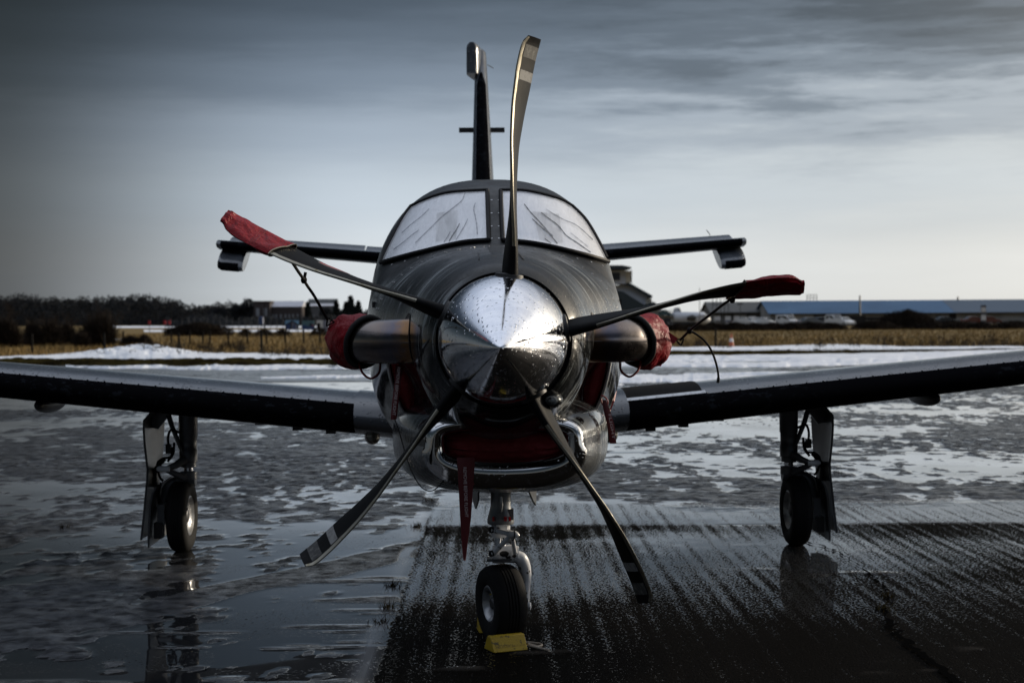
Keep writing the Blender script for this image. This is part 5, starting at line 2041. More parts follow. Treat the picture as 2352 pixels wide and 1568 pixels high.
# main legs
my = 4.16
for s in (-1, 1):
    X = 2.0
    c0 = Vector((s * X, my, 0))
    z_top = 0.90

    def pt(dx, dy, z):
        return Vector((s * (X + dx), my + dy, z))
    leg = part('main_landing_gear', MB().tube([pt(-0.045, 0, z) for z in (0.93, 0.74, 0.735, 0.66, 0.655, 0.58, 0.575, 0.545, 0.54)],
                                               [0.062, 0.060, 0.056, 0.055, 0.059, 0.058, 0.050, 0.050, 0.03], 24), M['geardk'], sharp=40)
    part_('piston', MB().tube([pt(-0.045, 0, 0.56), pt(-0.045, 0, 0.47)], 0.03, 18), M['piston'], leg)
    part_('side_brace', MB().tube([pt(0.10, 0.02, 0.93), pt(0.05, -0.03, 0.80), pt(-0.01, -0.05, 0.66), pt(-0.02, -0.05, 0.63)], [0.030, 0.028, 0.022, 0.012], 10, True, 0, 0.6, (0, 1, 0)), M['geardk'], leg)
    part_('collar', MB().tube([pt(-0.045, 0, z) for z in (0.52, 0.515, 0.465, 0.46)], [0.04, 0.055, 0.056, 0.045], 22), M['geardk'], leg)
    part_('drag_tube', MB().tube([pt(-0.08, -0.03, 0.885), pt(-0.45, -0.1, 0.862), pt(-0.62, -0.15, 0.84)], 0.014, 8), M['black'], leg)
    part_('brace_foot', MB().box(pt(-0.58, -0.15, 0.835), (0.16, 0.05, 0.02)), M['black'], leg)
    part_('torque_link', MB().tube([pt(-0.03, -0.06, 0.595), pt(0.02, -0.11, 0.565), pt(0.075, -0.13, 0.545)], [0.03, 0.022, 0.016], 10), M['geardk'], leg)
    part_('torque_link', MB().tube([pt(-0.03, -0.06, 0.48), pt(0.02, -0.11, 0.51), pt(0.075, -0.13, 0.54)], [0.028, 0.020, 0.016], 10), M['geardk'], leg)
    part_('link_pin', MB().tube([pt(0.05, -0.13, 0.545), pt(0.12, -0.13, 0.545), pt(0.135, -0.13, 0.545)], [0.02, 0.02, 0.01], 12), M['gear'], leg)
    part_('axle_arm', MB().tube(smooth_curve([pt(-0.09, 0, 0.46), pt(0.02, 0, 0.452), pt(0.075, 0, 0.425), pt(0.108, 0.0, 0.36), pt(0.118, 0, 0.28), pt(0.112, 0, 0.20)], 5),
                                [0.042] * 6 + [0.036] * 8 + [0.030] * 6 + [0.034] * 6, 14), M['geardk'], leg)
    part_('brake_caliper', MB().box(pt(0.115, -0.06, 0.25), (0.045, 0.11, 0.13)), M['geardk'], leg)
    part_('brake_plate', MB().box(pt(0.13, -0.09, 0.15), (0.05, 0.10, 0.10)), M['black'], leg)
    for k, pts in enumerate(([pt(-0.0, -0.06, 0.77), pt(0.05, -0.08, 0.79), pt(0.07, -0.08, 0.74), pt(0.065, -0.08, 0.68)],
                             [pt(0.04, -0.08, 0.68), pt(0.05, -0.1, 0.62), pt(0.10, -0.1, 0.61), pt(0.14, -0.08, 0.57), pt(0.13, -0.06, 0.49), pt(0.11, -0.05, 0.46)],
                             [pt(0.03, -0.09, 0.71), pt(0.035, -0.10, 0.64), pt(0.07, -0.10, 0.59)],
                             [pt(0.125, -0.05, 0.45), pt(0.14, -0.05, 0.36), pt(0.135, -0.06, 0.27)])):
        part_('brake_hose', MB().tube(smooth_curve(pts, 5), 0.0085, 7), M['cord'], leg)
    part_('hose_fitting', MB().box(pt(0.065, -0.09, 0.67), (0.035, 0.03, 0.06)), M['black'], leg)
    part_('tie_rod', MB().tube([pt(0.09, -0.08, 0.60), pt(0.15, -0.05, 0.55), pt(0.165, -0.02, 0.515)], [0.010, 0.013, 0.016], 8), M['black'], leg)
    part_('door_bracket', MB().box(pt(0.165, 0.0, 0.48), (0.02, 0.05, 0.13)), M['black'], leg)
    part_('hinge_bracket', MB().prism([pt(0.06, 0.0, 0.90), pt(0.20, 0.0, 0.905), pt(0.19, 0.0, 0.80), pt(0.15, 0, 0.79)], (0, 0.03, 0)), M['geardk'], leg)
    # outer fairing door: a curved plate that hangs outboard of the leg
    zz = [0.905, 0.86, 0.80, 0.72, 0.62, 0.55, 0.48, 0.40, 0.25, 0.10]
    fr = [0.165, 0.205, 0.207, 0.203, 0.193, 0.185, 0.188, 0.197, 0.212, 0.230]       # outboard front edge
    bk = [0.150, 0.165, 0.168, 0.172, 0.178, 0.185, 0.195, 0.203, 0.215, 0.226]
    rows = []
    for z, xo, xi in zip(zz, fr, bk):
        rows.append([pt(xo, -0.20, z), pt(xo + 0.012, -0.12, z + 0.002), pt(xo - 0.005, 0.02, z + 0.005), pt((xo + xi) / 2, 0.14, z + 0.01), pt(xi, 0.24, z + 0.02)])
    rows2 = [[p + Vector((-s * 0.014, 0, 0)) for p in r] for r in rows]
    mbd = MB()
    mbd.grid(rows); mbd.grid(rows2)
    mbd.grid([[r[0] for r in rows], [r[0] for r in rows2]])
    mbd.grid([rows[-1], rows2[-1]])
    part_('leg_door', mbd, M['door'], leg, 50)
    zz = [0.44, 0.40, 0.33, 0.24, 0.12, 0.055]
    fr = [0.128, 0.150, 0.165, 0.172, 0.178, 0.178]
    rows = []
    for z, xo in zip(zz, fr):
        rows.append([pt(xo, -0.22, z), pt(xo + 0.006, -0.1, z), pt(xo - 0.006, 0.05, z + 0.01), pt(xo - 0.03, 0.18, z + 0.03)])
    rows2 = [[p + Vector((-s * 0.012, 0, 0)) for p in r] for r in rows]
    mbd = MB()
    mbd.grid(rows); mbd.grid(rows2)
    mbd.grid([[r[0] for r in rows], [r[0] for r in rows2]])
    mbd.grid([rows[-1], rows2[-1]])
    part_('wheel_door', mbd, M['door'], leg, 50)
    yaw = R(1.5)
    wheel(leg, pt(0.0, 0.0, 0.229), (-s * math.cos(yaw), -math.sin(yaw), 0.0), 0.232, 0.128, 0.126, 1)

# ------------------------------------------------------------------ wheel chocks
def chock(c, rot, label, letters=False):
    L_, W_, H_ = 0.168, 0.115, 0.066
    Mx = Matrix.Translation(c) @ Matrix.Rotation(rot, 4, 'Z')
    prof = [(-W_ / 2, 0.0), (W_ / 2, 0.0), (0.016, H_), (-0.016, H_)]
    mb_ = MB()
    n = 4
    e = 0.0
    vs_ = [Mx @ Vector((-L_ / 2, y, z)) for y, z in prof] + [Mx @ Vector((L_ / 2, y, z)) for y, z in prof]
    mb_.add(vs_, [(0, 1, 2, 3), (7, 6, 5, 4)] + [(i, (i + 1) % 4, (i + 1) % 4 + 4, i + 4) for i in range(4)])
    o = obj('wheel_chock', mb_, M['yellow'], None, 30)
    bv = o.modifiers.new('bevel', 'BEVEL')
    bv.width = 0.004
    bv.segments = 2
    tag(o, label, 'chock', 'yellow wheel chocks')
    if letters:
        fn = Vector((0, -H_, W_ / 2 - 0.016)).normalized()
        fu = Vector((0, W_ / 2 - 0.016, H_)).normalized()
        M['chockshade'] = mat('embossed_shadow', (0.16, 0.105, 0.006), 0.6)  # shade of the raised letters painted as a darker yellow
        for body, x0, size, base in (("SPORTY'S", -0.070, 0.0205, 0.020), ('PILOT', 0.012, 0.0115, 0.0215), ('SHOP', 0.047, 0.0115, 0.0215)):
            V, Fc = text_verts(body, size)
            o0 = Vector((0, -W_ / 2, 0))
            t_ = obj('lettering', MB().add([Mx @ (o0 + Vector((x0 + p[0], 0, 0)) + fu * (base + p[1]) + fn * 0.0009) for p in V], Fc), M['chockshade'], None, 0, flip=False)
            t_.parent = o
    return o


cw = ROOT_M @ wc
chock(Vector((cw.x + 0.022, cw.y - 0.205, 0.004)), R(24), 'yellow rubber chock with raised lettering in front of the nose wheel', True)
chock(Vector((cw.x - 0.030, cw.y + 0.215, 0.004)), R(8), 'yellow rubber chock half hidden behind the nose wheel')
P = smooth_curve([Vector((cw.x + 0.09, cw.y - 0.10, 0.012)), Vector((cw.x + 0.14, cw.y - 0.10, 0.010)), Vector((cw.x + 0.185, cw.y - 0.14, 0.010)), Vector((cw.x + 0.165, cw.y - 0.19, 0.012)),
                  Vector((cw.x + 0.125, cw.y - 0.185, 0.022)), Vector((cw.x + 0.135, cw.y - 0.205, 0.018)), Vector((cw.x + 0.19, cw.y - 0.235, 0.010)), Vector((cw.x + 0.215, cw.y - 0.265, 0.010))], 6)
tag(obj('chock_rope', MB().tube(P, 0.0055, 7), M['rope'], None, 60), 'short pale rope curling on the ground beside the front chock', 'rope')
# ------------------------------------------------------------------ background things
def gz(u, v):
    p = G(u, v)
    p.z = 0
    return p


def ground_at(u, dist):
    p = D(u, HORIZON, dist)
    p.z = -0.02
    return p


def px2m(dist):
    return dist / FPX


M['post'] = mat('weathered_post', (0.010, 0.009, 0.008), 0.9, spec=0.1)
M['fencegrey'] = mat('dull_fence_steel', (0.03, 0.031, 0.033), 0.7)


def place_mesh(o, loc, rz=0.0, scale=None):
    o.location = loc
    o.rotation_euler = (0, 0, rz)
    if scale:
        o.scale = scale
    return o


# near fence posts
def post_proto():
    mb_ = MB()
    mb_.tube([(0, 0, -0.05), (0, 0, 0.9), (0, 0, 0.97)], [0.055, 0.05, 0.03], 8)
    return mb_


post = None
npost = [(74, 815, 0.98, 'fence post nearest the left edge of the field'), (240, 814, 1.0, 'fence post standing at the top of the snow mound'),
         (411, 812, 0.98, 'fence post right of the snow mound, among tall dead weeds'), (601, 815, 1.02, 'fence post nearest the left exhaust cover'),
         (1644, 799, 1.0, 'lone fence post beside the striped cone')]
for u, v, h, lab in npost:
    p = gz(u, v)
    if post is None:
        o = post = obj('fence_post', post_proto(), M['post'], None, 40)
    else:
        o = post.copy(); COL.objects.link(o)
    place_mesh(o, p, random.random(), (1, 1, h))
    tag(o, 'short dark wooden ' + lab, 'fence post', 'near fence posts')
# farther fence line: thin posts
fp = None
for i, (u, v) in enumerate([(180, 785), (199, 785), (283, 784), (393, 783), (436, 782), (466, 782), (482, 781), (524, 781), (568, 780), (612, 783), (655, 780), (697, 780), (735, 780)]):
    dist = 96
    p = ground_at(u, dist)
    if fp is None:
        o = fp = obj('field_post', MB().tube([(0, 0, -0.05), (0, 0, 0.85), (0, 0, 0.9)], [0.06, 0.055, 0.03], 7), M['post'], None, 40)
    else:
        o = fp.copy(); COL.objects.link(o)
    place_mesh(o, p, 0, (1, 1, 0.95 + 0.1 * random.random()))
    tag(o, 'dark post of the second fence line across the left field', 'fence post', 'second fence line posts')
# airfield security fence, far: slim posts with two wires
afp = None
for i in range(30):
    u = 418 + i * 14.5
    p = ground_at(u, 210 + (i % 2) * 3)
    if afp is None:
        o = afp = obj('airfield_fence_post', MB().tube([(0, 0, 0), (0, 0, 1.75), (0.12, -0.1, 2.0)], [0.045, 0.045, 0.03], 6), M['fencegrey'], None, 40)
    else:
        o = afp.copy(); COL.objects.link(o)
    place_mesh(o, p, 0, (1, 1, 0.9 + 0.25 * ((i * 7) % 5) / 5))
    tag(o, 'slim post of the distant airfield fence', 'fence post', 'airfield fence posts')

# poles, red markers, bin
def slim(name, u, dist, h, r, label, cat, m='fencegrey'):
    p = ground_at(u, dist)
    return tag(obj(name, MB().tube([p, p + Vector((0, 0, h * 0.98)), p + Vector((0, 0, h))], [r, r * 0.7, r * 0.4], 7), M[m], None, 40), label, cat)


slim('marker_pole', 608, 150, 3.2, 0.06, 'tall thin dark pole rising behind the left fence', 'pole', 'post')
slim('flag_pole', 1607, 190, 5.2, 0.05, 'tall thin pale mast between the control tower and the hangars', 'mast')
M['bluebox'] = mat('blue_paint', (0.015, 0.04, 0.11), 0.5)
M['redpaint'] = mat('red_paint', (0.30, 0.02, 0.025), 0.5)
p = ground_at(600, 205)
e = empty('blue_sign', Matrix.Translation(p), 'small dark blue sign box on a post near the airfield fence', 'sign')
obj('post', MB().tube([(0, 0, 0), (0, 0, 1.2)], 0.05, 6), M['fencegrey'], e)
obj('sign_box', MB().tube([(0, 0, 1.0), (0, 0, 1.9), (0, 0, 2.0)], [0.34, 0.34, 0.25], 8), M['bluebox'], e)
for u, lab in ((343, 'left of the three small red airfield markers'), (379, 'middle of the three small red airfield markers'), (389, 'right of the three small red airfield markers')):
    p = ground_at(u, 215)
    e = empty('airfield_marker', Matrix.Translation(p), lab, 'marker', 'red airfield markers')
    obj('stake', MB().tube([(0, 0, 0), (0, 0, 1.1)], 0.04, 6), M['fencegrey'], e)
    obj('panel', MB().box((0, 0, 1.3), (0.36, 0.08, 0.55)), M['redpaint'], e)

# hoardings by the fence
M['skyblue'] = mat('print_sky_blue', (0.16, 0.33, 0.52), 0.5)
M['printdark'] = mat('print_dark', (0.012, 0.02, 0.035), 0.5)
M['printblue'] = mat('print_deep_blue', (0.02, 0.05, 0.16), 0.5)
M['printgrey'] = mat('print_grey', (0.16, 0.17, 0.22), 0.5)
M['printgreen'] = mat('print_teal', (0.07, 0.15, 0.18), 0.5)
M['printred'] = mat('print_red', (0.22, 0.03, 0.06), 0.5)
M['white'] = mat('dull_white', (0.55, 0.55, 0.56), 0.6)


def hoarding(u0, u1, v0, v1, dist, label, art):
    a, b = ground_at(u0, dist), ground_at(u1, dist)
    w = (b - a).length
    c = (a + b) / 2
    ztop = D(u0, v0, dist).z
    zbot = D(u0, v1, dist).z
    e = empty('picture_hoarding', Matrix.Translation(c), label, 'hoarding', 'picture hoardings by the airfield fence')
    hh = ztop - zbot
    obj('board', MB().box((0, 0, (ztop + zbot) / 2), (w, 0.08, hh)), M[art[0]], e)
    for sx in (-0.42, 0.42):
        obj('leg', MB().box((sx * w, 0.06, zbot / 2), (0.08, 0.06, max(0.1, zbot))), M['fencegrey'], e)
    for k, (poly, m_) in enumerate(art[1]):
        obj('print', MB().prism([Vector(((x - 0.5) * w, -0.046 - 0.004 * k, zbot + z * hh)) for x, z in poly], (0, 0.003, 0)), M[m_], e, 0)


hoarding(655, 686, 735, 756.5, 190, 'blue hoarding with a dark gabled hangar picture by the fence',
         ('skyblue', [([(0, 0), (1, 0), (1, 0.5), (0.95, 0.6), (0.52, 0.97), (0.05, 0.6), (0, 0.4)], 'printdark'), ([(0.08, 0.05), (0.36, 0.05), (0.36, 0.62), (0.08, 0.5)], 'printblue'),
                      ([(0.5, 0.05), (0.9, 0.05), (0.9, 0.45), (0.5, 0.8)], 'printgrey'), ([(0.58, 0.1), (0.74, 0.1), (0.74, 0.5), (0.62, 0.6)], 'printblue')]))
hoarding(694, 722, 736, 756.5, 190, 'teal hoarding with dark blue shapes right of the gabled picture',
         ('printgreen', [([(0, 0), (1, 0), (1, 0.42), (0.5, 0.36), (0.2, 0.55), (0, 0.5)], 'printblue'), ([(0.55, 0.4), (0.85, 0.4), (0.8, 0.7), (0.6, 0.72)], 'printdark'), ([(0.8, 0.35), (0.97, 0.35), (0.95, 0.58), (0.82, 0.55)], 'printred')]))
hoarding(727, 756, 735, 757, 195, 'pale hoarding half hidden by the left exhaust cover',
         ('white', [([(0.02, 0.05), (0.32, 0.05), (0.3, 0.7), (0.05, 0.7)], 'post'), ([(0.5, 0.0), (1, 0.0), (1, 1), (0.5, 1)], 'printgrey')]))

# ------------------------------------------------------------------ trees, shrubs
def twig_mass(n, rx, ry, rz, seed, w=0.03, ln=0.5, dome=True):
    rng = np.random.RandomState(seed)
    V, F = [], []
    for _ in range(n):
        a = rng.rand() * 2 * math.pi
        r = rng.rand() ** 0.5
        zf = rng.rand() ** 0.8
        prof = math.sqrt(max(0.02, 1 - zf ** 2)) if dome else 1.0
        bump_ = 0.8 + 0.4 * float(vnoise(a * 1.3 + seed, zf * 2))
        x, y = rx * r * prof * math.cos(a) * bump_, ry * r * prof * math.sin(a)
        z = rz * zf * bump_
        d = np.array([x / rx * 0.8, y / ry * 0.4, 0.5 + zf]) + rng.randn(3) * 0.55
        d /= np.linalg.norm(d)
        l = ln * (0.5 + rng.rand())
        b = len(V)
        q = rng.randn(3); q /= np.linalg.norm(q)
        V += [(x - q[0] * w, y - q[1] * w, max(0, z - q[2] * w)), (x + q[0] * w, y + q[1] * w, max(0, z + q[2] * w)), (x + d[0] * l, y + d[1] * l, max(0.02, z + d[2] * l))]
        F.append((b, b + 1, b + 2))
    return MB().add(V, F)


def ragged_mass(n, rx, ry, rz, seed, w, ln):
    rng = random.Random(seed)
    out = MB()
    m_ = 7
    for i in range(m_):
        k_ = rng.uniform(0.45, 1.0)
        sub = twig_mass(n // m_, rx * rng.uniform(0.25, 0.5), ry * 0.5, rz * k_, seed * 11 + i, w, ln * rng.uniform(0.7, 1.3))
        ox, oy = rng.uniform(-0.75, 0.75) * rx, rng.uniform(-0.4, 0.4) * ry
        out.add([(x + ox, y + oy, z) for x, y, z in sub.v], sub.f)
    return out


def shrub(u, dist, wpx, hpx, seed, label, n=2600, ln=None, group='dark leafless shrubs', w=None, ragged=False):
    k = px2m(dist)
    rx, rz = wpx * k / 2, hpx * k
    p = ground_at(u, dist)
    e = empty('shrub', Matrix.Translation(p), label, 'shrub', group)
    mb_ = (ragged_mass if ragged else twig_mass)(n, rx, rx * 0.6, rz, seed, w or 0.012 * rx + 0.01, ln or 0.28 * rz)
    obj('twigs', mb_, M['bush'], e, 0, flip=False)
    st = MB()
    for i in range(5):
        a = i * 1.3
        st.tube([(0.15 * rx * math.cos(a), 0.1 * rx * math.sin(a), -0.05), (0.35 * rx * math.cos(a), 0.2 * rx * math.sin(a), rz * 0.45), (0.6 * rx * math.cos(a), 0.3 * rx * math.sin(a), rz * 0.8)], [0.05 * rx, 0.03 * rx, 0.008 * rx], 5)
    obj('stems', st, M['bush'], e, 0)
    return e


def branch_tree(seed, h, spread=0.5, levels=5, r0=0.1):
    rng = random.Random(seed)
    mb_ = MB()

    def grow(p, d, l, r, lev):
        q = p + d * l
        mid = p + d * l * 0.5 + Vector((rng.gauss(0, 0.04), rng.gauss(0, 0.04), 0)) * l
        mb_.tube([p, mid, q], [r, r * 0.8, r * 0.62], 4 if lev < levels - 1 else 5, False)
        if lev == 0:
            return
        for _ in range(rng.choice([2, 3, 3]) if lev > 1 else 3):
            nd = (d + Vector((rng.gauss(0, spread), rng.gauss(0, spread), rng.gauss(0.15, spread * 0.6)))).normalized()
            grow(q if rng.random() < 0.7 else mid, nd, l * rng.uniform(0.6, 0.85), r * 0.6, lev - 1)
    grow(Vector((0, 0, -0.1)), Vector((0, 0, 1)), h * 0.26, r0, levels)
    return mb_


# shrubs and bare trees at the left edge
for u, dist, w_, h_, sd_, lab in ((12, 92, 60, 66, 41, 'tall dark shrub at the extreme left edge'), (90, 95, 95, 58, 42, 'broad dark thicket second from the left edge'),
                                  (152, 98, 60, 48, 43, 'low dark shrub between the two bare trees at left'), (238, 92, 110, 70, 44, 'large dark rounded shrub above the snow mound'),
                                  (318, 94, 90, 26, 45, 'low spreading dark shrub right of the rounded one'), (182, 90, 50, 30, 57, 'small dark shrub in front of the left thicket')):
    shrub(u, dist, w_ * 0.85, h_ * 0.72, sd_, lab, 6500, 0.42 * h_ * px2m(dist), w=0.024, ragged=True)
for u, dist, hpx, sd_, lab in ((62, 100, 92, 51, 'bare spindly tree above the left thicket'), (150, 104, 66, 52, 'smaller bare tree left of the rounded shrub'), (222, 100, 84, 53, 'bare tree rising out of the rounded shrub'),
                               (262, 102, 70, 54, 'bare tree at the right flank of the rounded shrub'), (20, 104, 80, 55, 'bare tree at the extreme left edge')):
    p = ground_at(u, dist)
    e = empty('bare_tree', Matrix.Translation(p), lab, 'tree', 'bare trees at the left')
    h = hpx * px2m(dist)
    t_ = branch_tree(sd_, h * 1.4, 0.42, 6, 0.09)
    obj('branches', t_, M['bush'], e, 0, flip=False)
shrub(453, 150, 160, 25, 61, 'wide dome-shaped dark bush in the left field', 9000, 0.35, w=0.045)
for u, w_, h_, sd_, lab in ((563, 36, 12, 62, 'leftmost of the low dark scrub clumps by the fence'), (607, 50, 12, 63, 'middle of the low dark scrub clumps by the fence'), (650, 44, 12, 64, 'scrub clump below the gabled picture hoarding'), (735, 60, 14, 65, 'scrub clump beside the left exhaust cover')):
    shrub(u, 140, w_, h_ + 4, sd_, lab, 1500, group='low scrub clumps')
# hedge bank and great bush on the right
for i in range(9):
    u = 1555 + i * 44
    shrub(u, 172 + (i % 3), 78, 9 + (i * 5) % 4, 70 + i, ['hedge stretch nearest the left, behind the right tether', 'hedge stretch below the blue container', 'hedge stretch below the white panels', 'hedge stretch below the leftmost white cars', 'hedge stretch below the grey shed doorway', 'hedge stretch below the white van', 'hedge stretch below the sunlit grey estate', 'hedge stretch below the nose-on white van', 'hedge stretch below the black container'][i], 2600, 0.45, 'hedge below the car park', w=0.045)
shrub(2085, 180, 175, 33, 91, 'large rounded dark bush in front of the blue-roofed hangar', 11000, 0.45, w=0.05)
shrub(2010, 176, 110, 14, 92, 'lower dark bush merging into the large rounded one', 4000, 0.4, w=0.05)
shrub(2190, 186, 110, 12, 93, 'low dark bush right of the large rounded one', 3500, 0.4, w=0.05)
shrub(2330, 190, 90, 10, 94, 'low dark bush at the far right edge', 3000, 0.4, w=0.05)
for i in range(4):
    shrub(1975 + i * 60 + 160, 172, 90, 10, 97 + i, ['low hedge stretch at the left foot of the large bush', 'low hedge stretch below the large bush', 'low hedge stretch at the right foot of the large bush', 'low hedge stretch below the orange cars'][i], 1600, 0.4, 'hedge right of the large bush', w=0.045)

# dead weeds
def weeds_obj(spots, seed, name, label, n=9):
    rng = random.Random(seed)
    mb_ = MB()
    for u, v, hpx in spots:
        for _ in range(n):
            p = gz(u + rng.gauss(0, 5), v + rng.gauss(0, 1.2))
            h = hpx * px2m(p.y) * rng.uniform(0.4, 1.1)
            l = Vector((rng.gauss(0, 0.18), rng.gauss(0, 0.1), 1)).normalized()
            q = p + l * h
            mb_.tube([p, p + l * h * 0.55 + Vector((rng.gauss(0, 0.02), 0, 0)), q], [0.010, 0.007, 0.004], 3, False)
            for _k in range(3):
                a = p + l * h * rng.uniform(0.5, 1.0)
                mb_.tube([a, a + Vector((rng.gauss(0, 0.08), rng.gauss(0, 0.05), 0.05 + 0.08 * rng.random()))], [0.006, 0.012], 3, False)
    o = obj(name, mb_, M['weed'], None, 0, flip=False)
    return tag(o, label, 'weeds', kind='stuff')


rw = random.Random(5)
weeds_obj([(rw.uniform(330, 560), rw.uniform(806, 813), rw.uniform(14, 32)) for _ in range(34)], 1, 'dead_weeds', 'tall dead weeds right of the snow mound on the left')
weeds_obj([(rw.uniform(200, 420), rw.uniform(806, 822), rw.uniform(8, 24)) for _ in range(14)], 2, 'dead_weeds', 'sparse dead stalks poking through the left snow mound', 4)
weeds_obj([(rw.uniform(560, 840), rw.uniform(812, 822), rw.uniform(10, 26)) for _ in range(26)], 3, 'dead_weeds', 'dead weeds along the snow bank towards the left exhaust cover', 6)
weeds_obj([(rw.uniform(1560, 1900), rw.uniform(794, 803), rw.uniform(10, 28)) for _ in range(20)], 4, 'dead_weeds', 'dead weeds round the striped cone and lone post', 5)
weeds_obj([(rw.uniform(1900, 2352), rw.uniform(794, 802), rw.uniform(12, 38)) for _ in range(34)], 5, 'dead_weeds', 'dead weeds along the snow bank at far right', 6)
# clods on the snow bank
M['clod'] = mat('dark_clod', (0.02, 0.016, 0.01), 0.95)
mb_ = MB()
for k in range(38):
    side = k % 2
    u = rw.uniform(1450, 2352) if k > 12 else rw.uniform(350, 840)
    p = gz(u, rw.uniform(800, 807) if u > 1200 else rw.uniform(826, 838))
    p.z += 0.05
    mb_.ellipsoid(p, (rw.uniform(0.06, 0.22), 0.1, rw.uniform(0.04, 0.1)), 7, 5)
tag(obj('clods', mb_, M['clod'], None, 0), 'dark clods and turf showing through the snow', 'clods', kind='stuff')

# traffic cone
M['cone_o'] = mat('faded_orange', (0.42, 0.11, 0.05), 0.6)
M['cone_w'] = mat('cone_white', (0.62, 0.62, 0.62), 0.6)
p = gz(1680, 800)
e = empty('traffic_cone', Matrix.Translation(p), 'orange and white striped cone standing at the snow edge beside the lone post', 'cone')
k = px2m(p.y) * 34 / 0.75
obj('cone_body', MB().lathe([(0.03, 0.15), (0.30, 0.105), (0.75, 0.03), (0.76, 0.0)], (0, 0, 0), (0, 0, 1), 16), M['cone_o'], e).scale = (k, k, k)
obj('cone_band', MB().lathe([(0.34, 0.105), (0.52, 0.075)], (0, 0, 0), (0, 0, 1), 16), M['cone_w'], e).scale = (k, k, k)
obj('cone_foot', MB().box((0, 0, 0.02), (0.36, 0.36, 0.04)), M['cone_w'], e).scale = (k, k, k)

# ------------------------------------------------------------------ far wood and conifers
M['wood'] = mat('far_wood', (0.020, 0.022, 0.025), 0.95, spec=0.02, var=(0.02, (0.028, 0.030, 0.032), 0.4, 0.65))
M['conifer'] = mat('conifer_needles', (0.024, 0.030, 0.028), 0.95, spec=0.02)


def leaf_crown(n, fn, size, seed):
    rng = np.random.RandomState(seed)
    V, F = [], []
    for _ in range(n):
        x, y, z = fn(rng)
        a, b_ = rng.randn(3), rng.randn(3)
        a = a / np.linalg.norm(a) * size * (0.5 + rng.rand())
        b_ = b_ / np.linalg.norm(b_) * size * (0.5 + rng.rand())
        k_ = len(V)
        V += [(x, y, z), (x + a[0], y + a[1], z + a[2]), (x + b_[0], y + b_[1], z + b_[2])]
        F.append((k_, k_ + 1, k_ + 2))
    return MB().add(V, F)


def conifer(u, dist, hpx, wpx, seed, label):
    k = px2m(dist)
    h, w = hpx * k, wpx * k / 2
    e = empty('conifer', Matrix.Translation(ground_at(u, dist)), label, 'tree', 'far conifers')
    obj('trunk', MB().tube([(0, 0, 0), (0, 0, h * 0.6), (0, 0, h)], [0.03 * h, 0.02 * h, 0.004 * h], 6), M['wood'], e)

    def fn(rng):
        f = rng.rand() ** 0.9
        lay = 0.75 + 0.35 * ((f * 9) % 1.0)
        r = w * (1 - f) ** 0.8 * lay * rng.rand() ** 0.4 + 0.05
        a = rng.rand() * 6.283
        return r * math.cos(a), r * math.sin(a), h * (0.05 + 0.95 * f)
    obj('crown', leaf_crown(2200, fn, 0.08 * h, seed), M['conifer'], e, 0, flip=False)


def round_tree(u, dist, hpx, wpx, seed, label, n=2600):
    k = px2m(dist)
    h, w = hpx * k, wpx * k / 2
    e = empty('far_tree', Matrix.Translation(ground_at(u, dist)), label, 'tree', 'far leafless trees')
    obj('trunk', branch_tree(seed, h * 1.05, 0.45, 4, 0.03 * h), M['wood'], e, 0, flip=False)

    def fn(rng):
        v = rng.randn(3)
        v /= np.linalg.norm(v)
        r = rng.rand() ** 0.35
        q = 0.8 + 0.4 * float(vnoise(v[0] * 2 + seed, v[2] * 2 + v[1]))
        return v[0] * w * r * q, v[1] * w * r * q, h * 0.58 + v[2] * h * 0.42 * r * q
    obj('crown', leaf_crown(n, fn, 0.06 * h, seed), M['wood'], e, 0, flip=False)


FD = 480
mbw = []
rngw = np.random.RandomState(77)
topl = [(-80, 678), (10, 676), (40, 673), (90, 682), (180, 682), (260, 680), (320, 675), (350, 676), (400, 684), (430, 700), (470, 697), (520, 694), (560, 700), (640, 708), (760, 712), (880, 712)]


def wood_fn(rng):
    u = -80 + 960 * rng.rand()
    for i in range(1, len(topl)):
        if topl[i][0] >= u:
            k_ = (u - topl[i - 1][0]) / (topl[i][0] - topl[i - 1][0])
            vt = topl[i - 1][1] + (topl[i][1] - topl[i - 1][1]) * k_
            break
    vt += 9 * (float(vnoise(u * 0.09, 3.0)) - 0.5) + 5 * (float(vnoise(u * 0.3, 8.0)) - 0.5)
    f = rng.rand() ** 0.75
    d_ = FD + 60 * rng.rand()
    top = D(u, vt, FD)
    p = D(u, HORIZON, d_)
    return p.x, p.y, top.z * f


mbw = leaf_crown(26000, wood_fn, 0.55, 5)
for u in range(-80, 881, 5):          # the trunks and undergrowth close the belt from behind
    vt = float(np.interp(u + 2, [q[0] for q in topl], [q[1] for q in topl]))
    a_, b_ = D(u, HORIZON, FD + 62), D(u + 5, HORIZON, FD + 62)
    zt = D(u, vt, FD).z * (0.80 + 0.22 * float(vnoise(u * 0.11, 9.0)))
    mbw.add([(a_.x, a_.y, 0), (b_.x, b_.y, 0), (b_.x, b_.y, zt), ((a_.x + b_.x) / 2, b_.y + 3, zt * 1.05), (a_.x, a_.y, zt)], [(0, 1, 2, 3, 4)])
o = obj('far_wood', mbw, M['wood'], None, 0, flip=False)
tag(o, 'long dark belt of woodland on the left horizon', 'woodland', kind='stuff')
# low far scrub behind the airfield to the right of the wood and between the buildings
def scrub_fn(rng):
    u = 380 + 500 * rng.rand()
    p = D(u, HORIZON, 400 + 30 * rng.rand())
    return p.x, p.y, (1.2 + 2.0 * float(vnoise(u * 0.05, 1.0))) * rng.rand()


tag(obj('far_scrub', leaf_crown(5000, scrub_fn, 0.6, 6), M['wood'], None, 0, flip=False), 'low dark scrub belt below the distant houses on the left', 'scrub', kind='stuff')


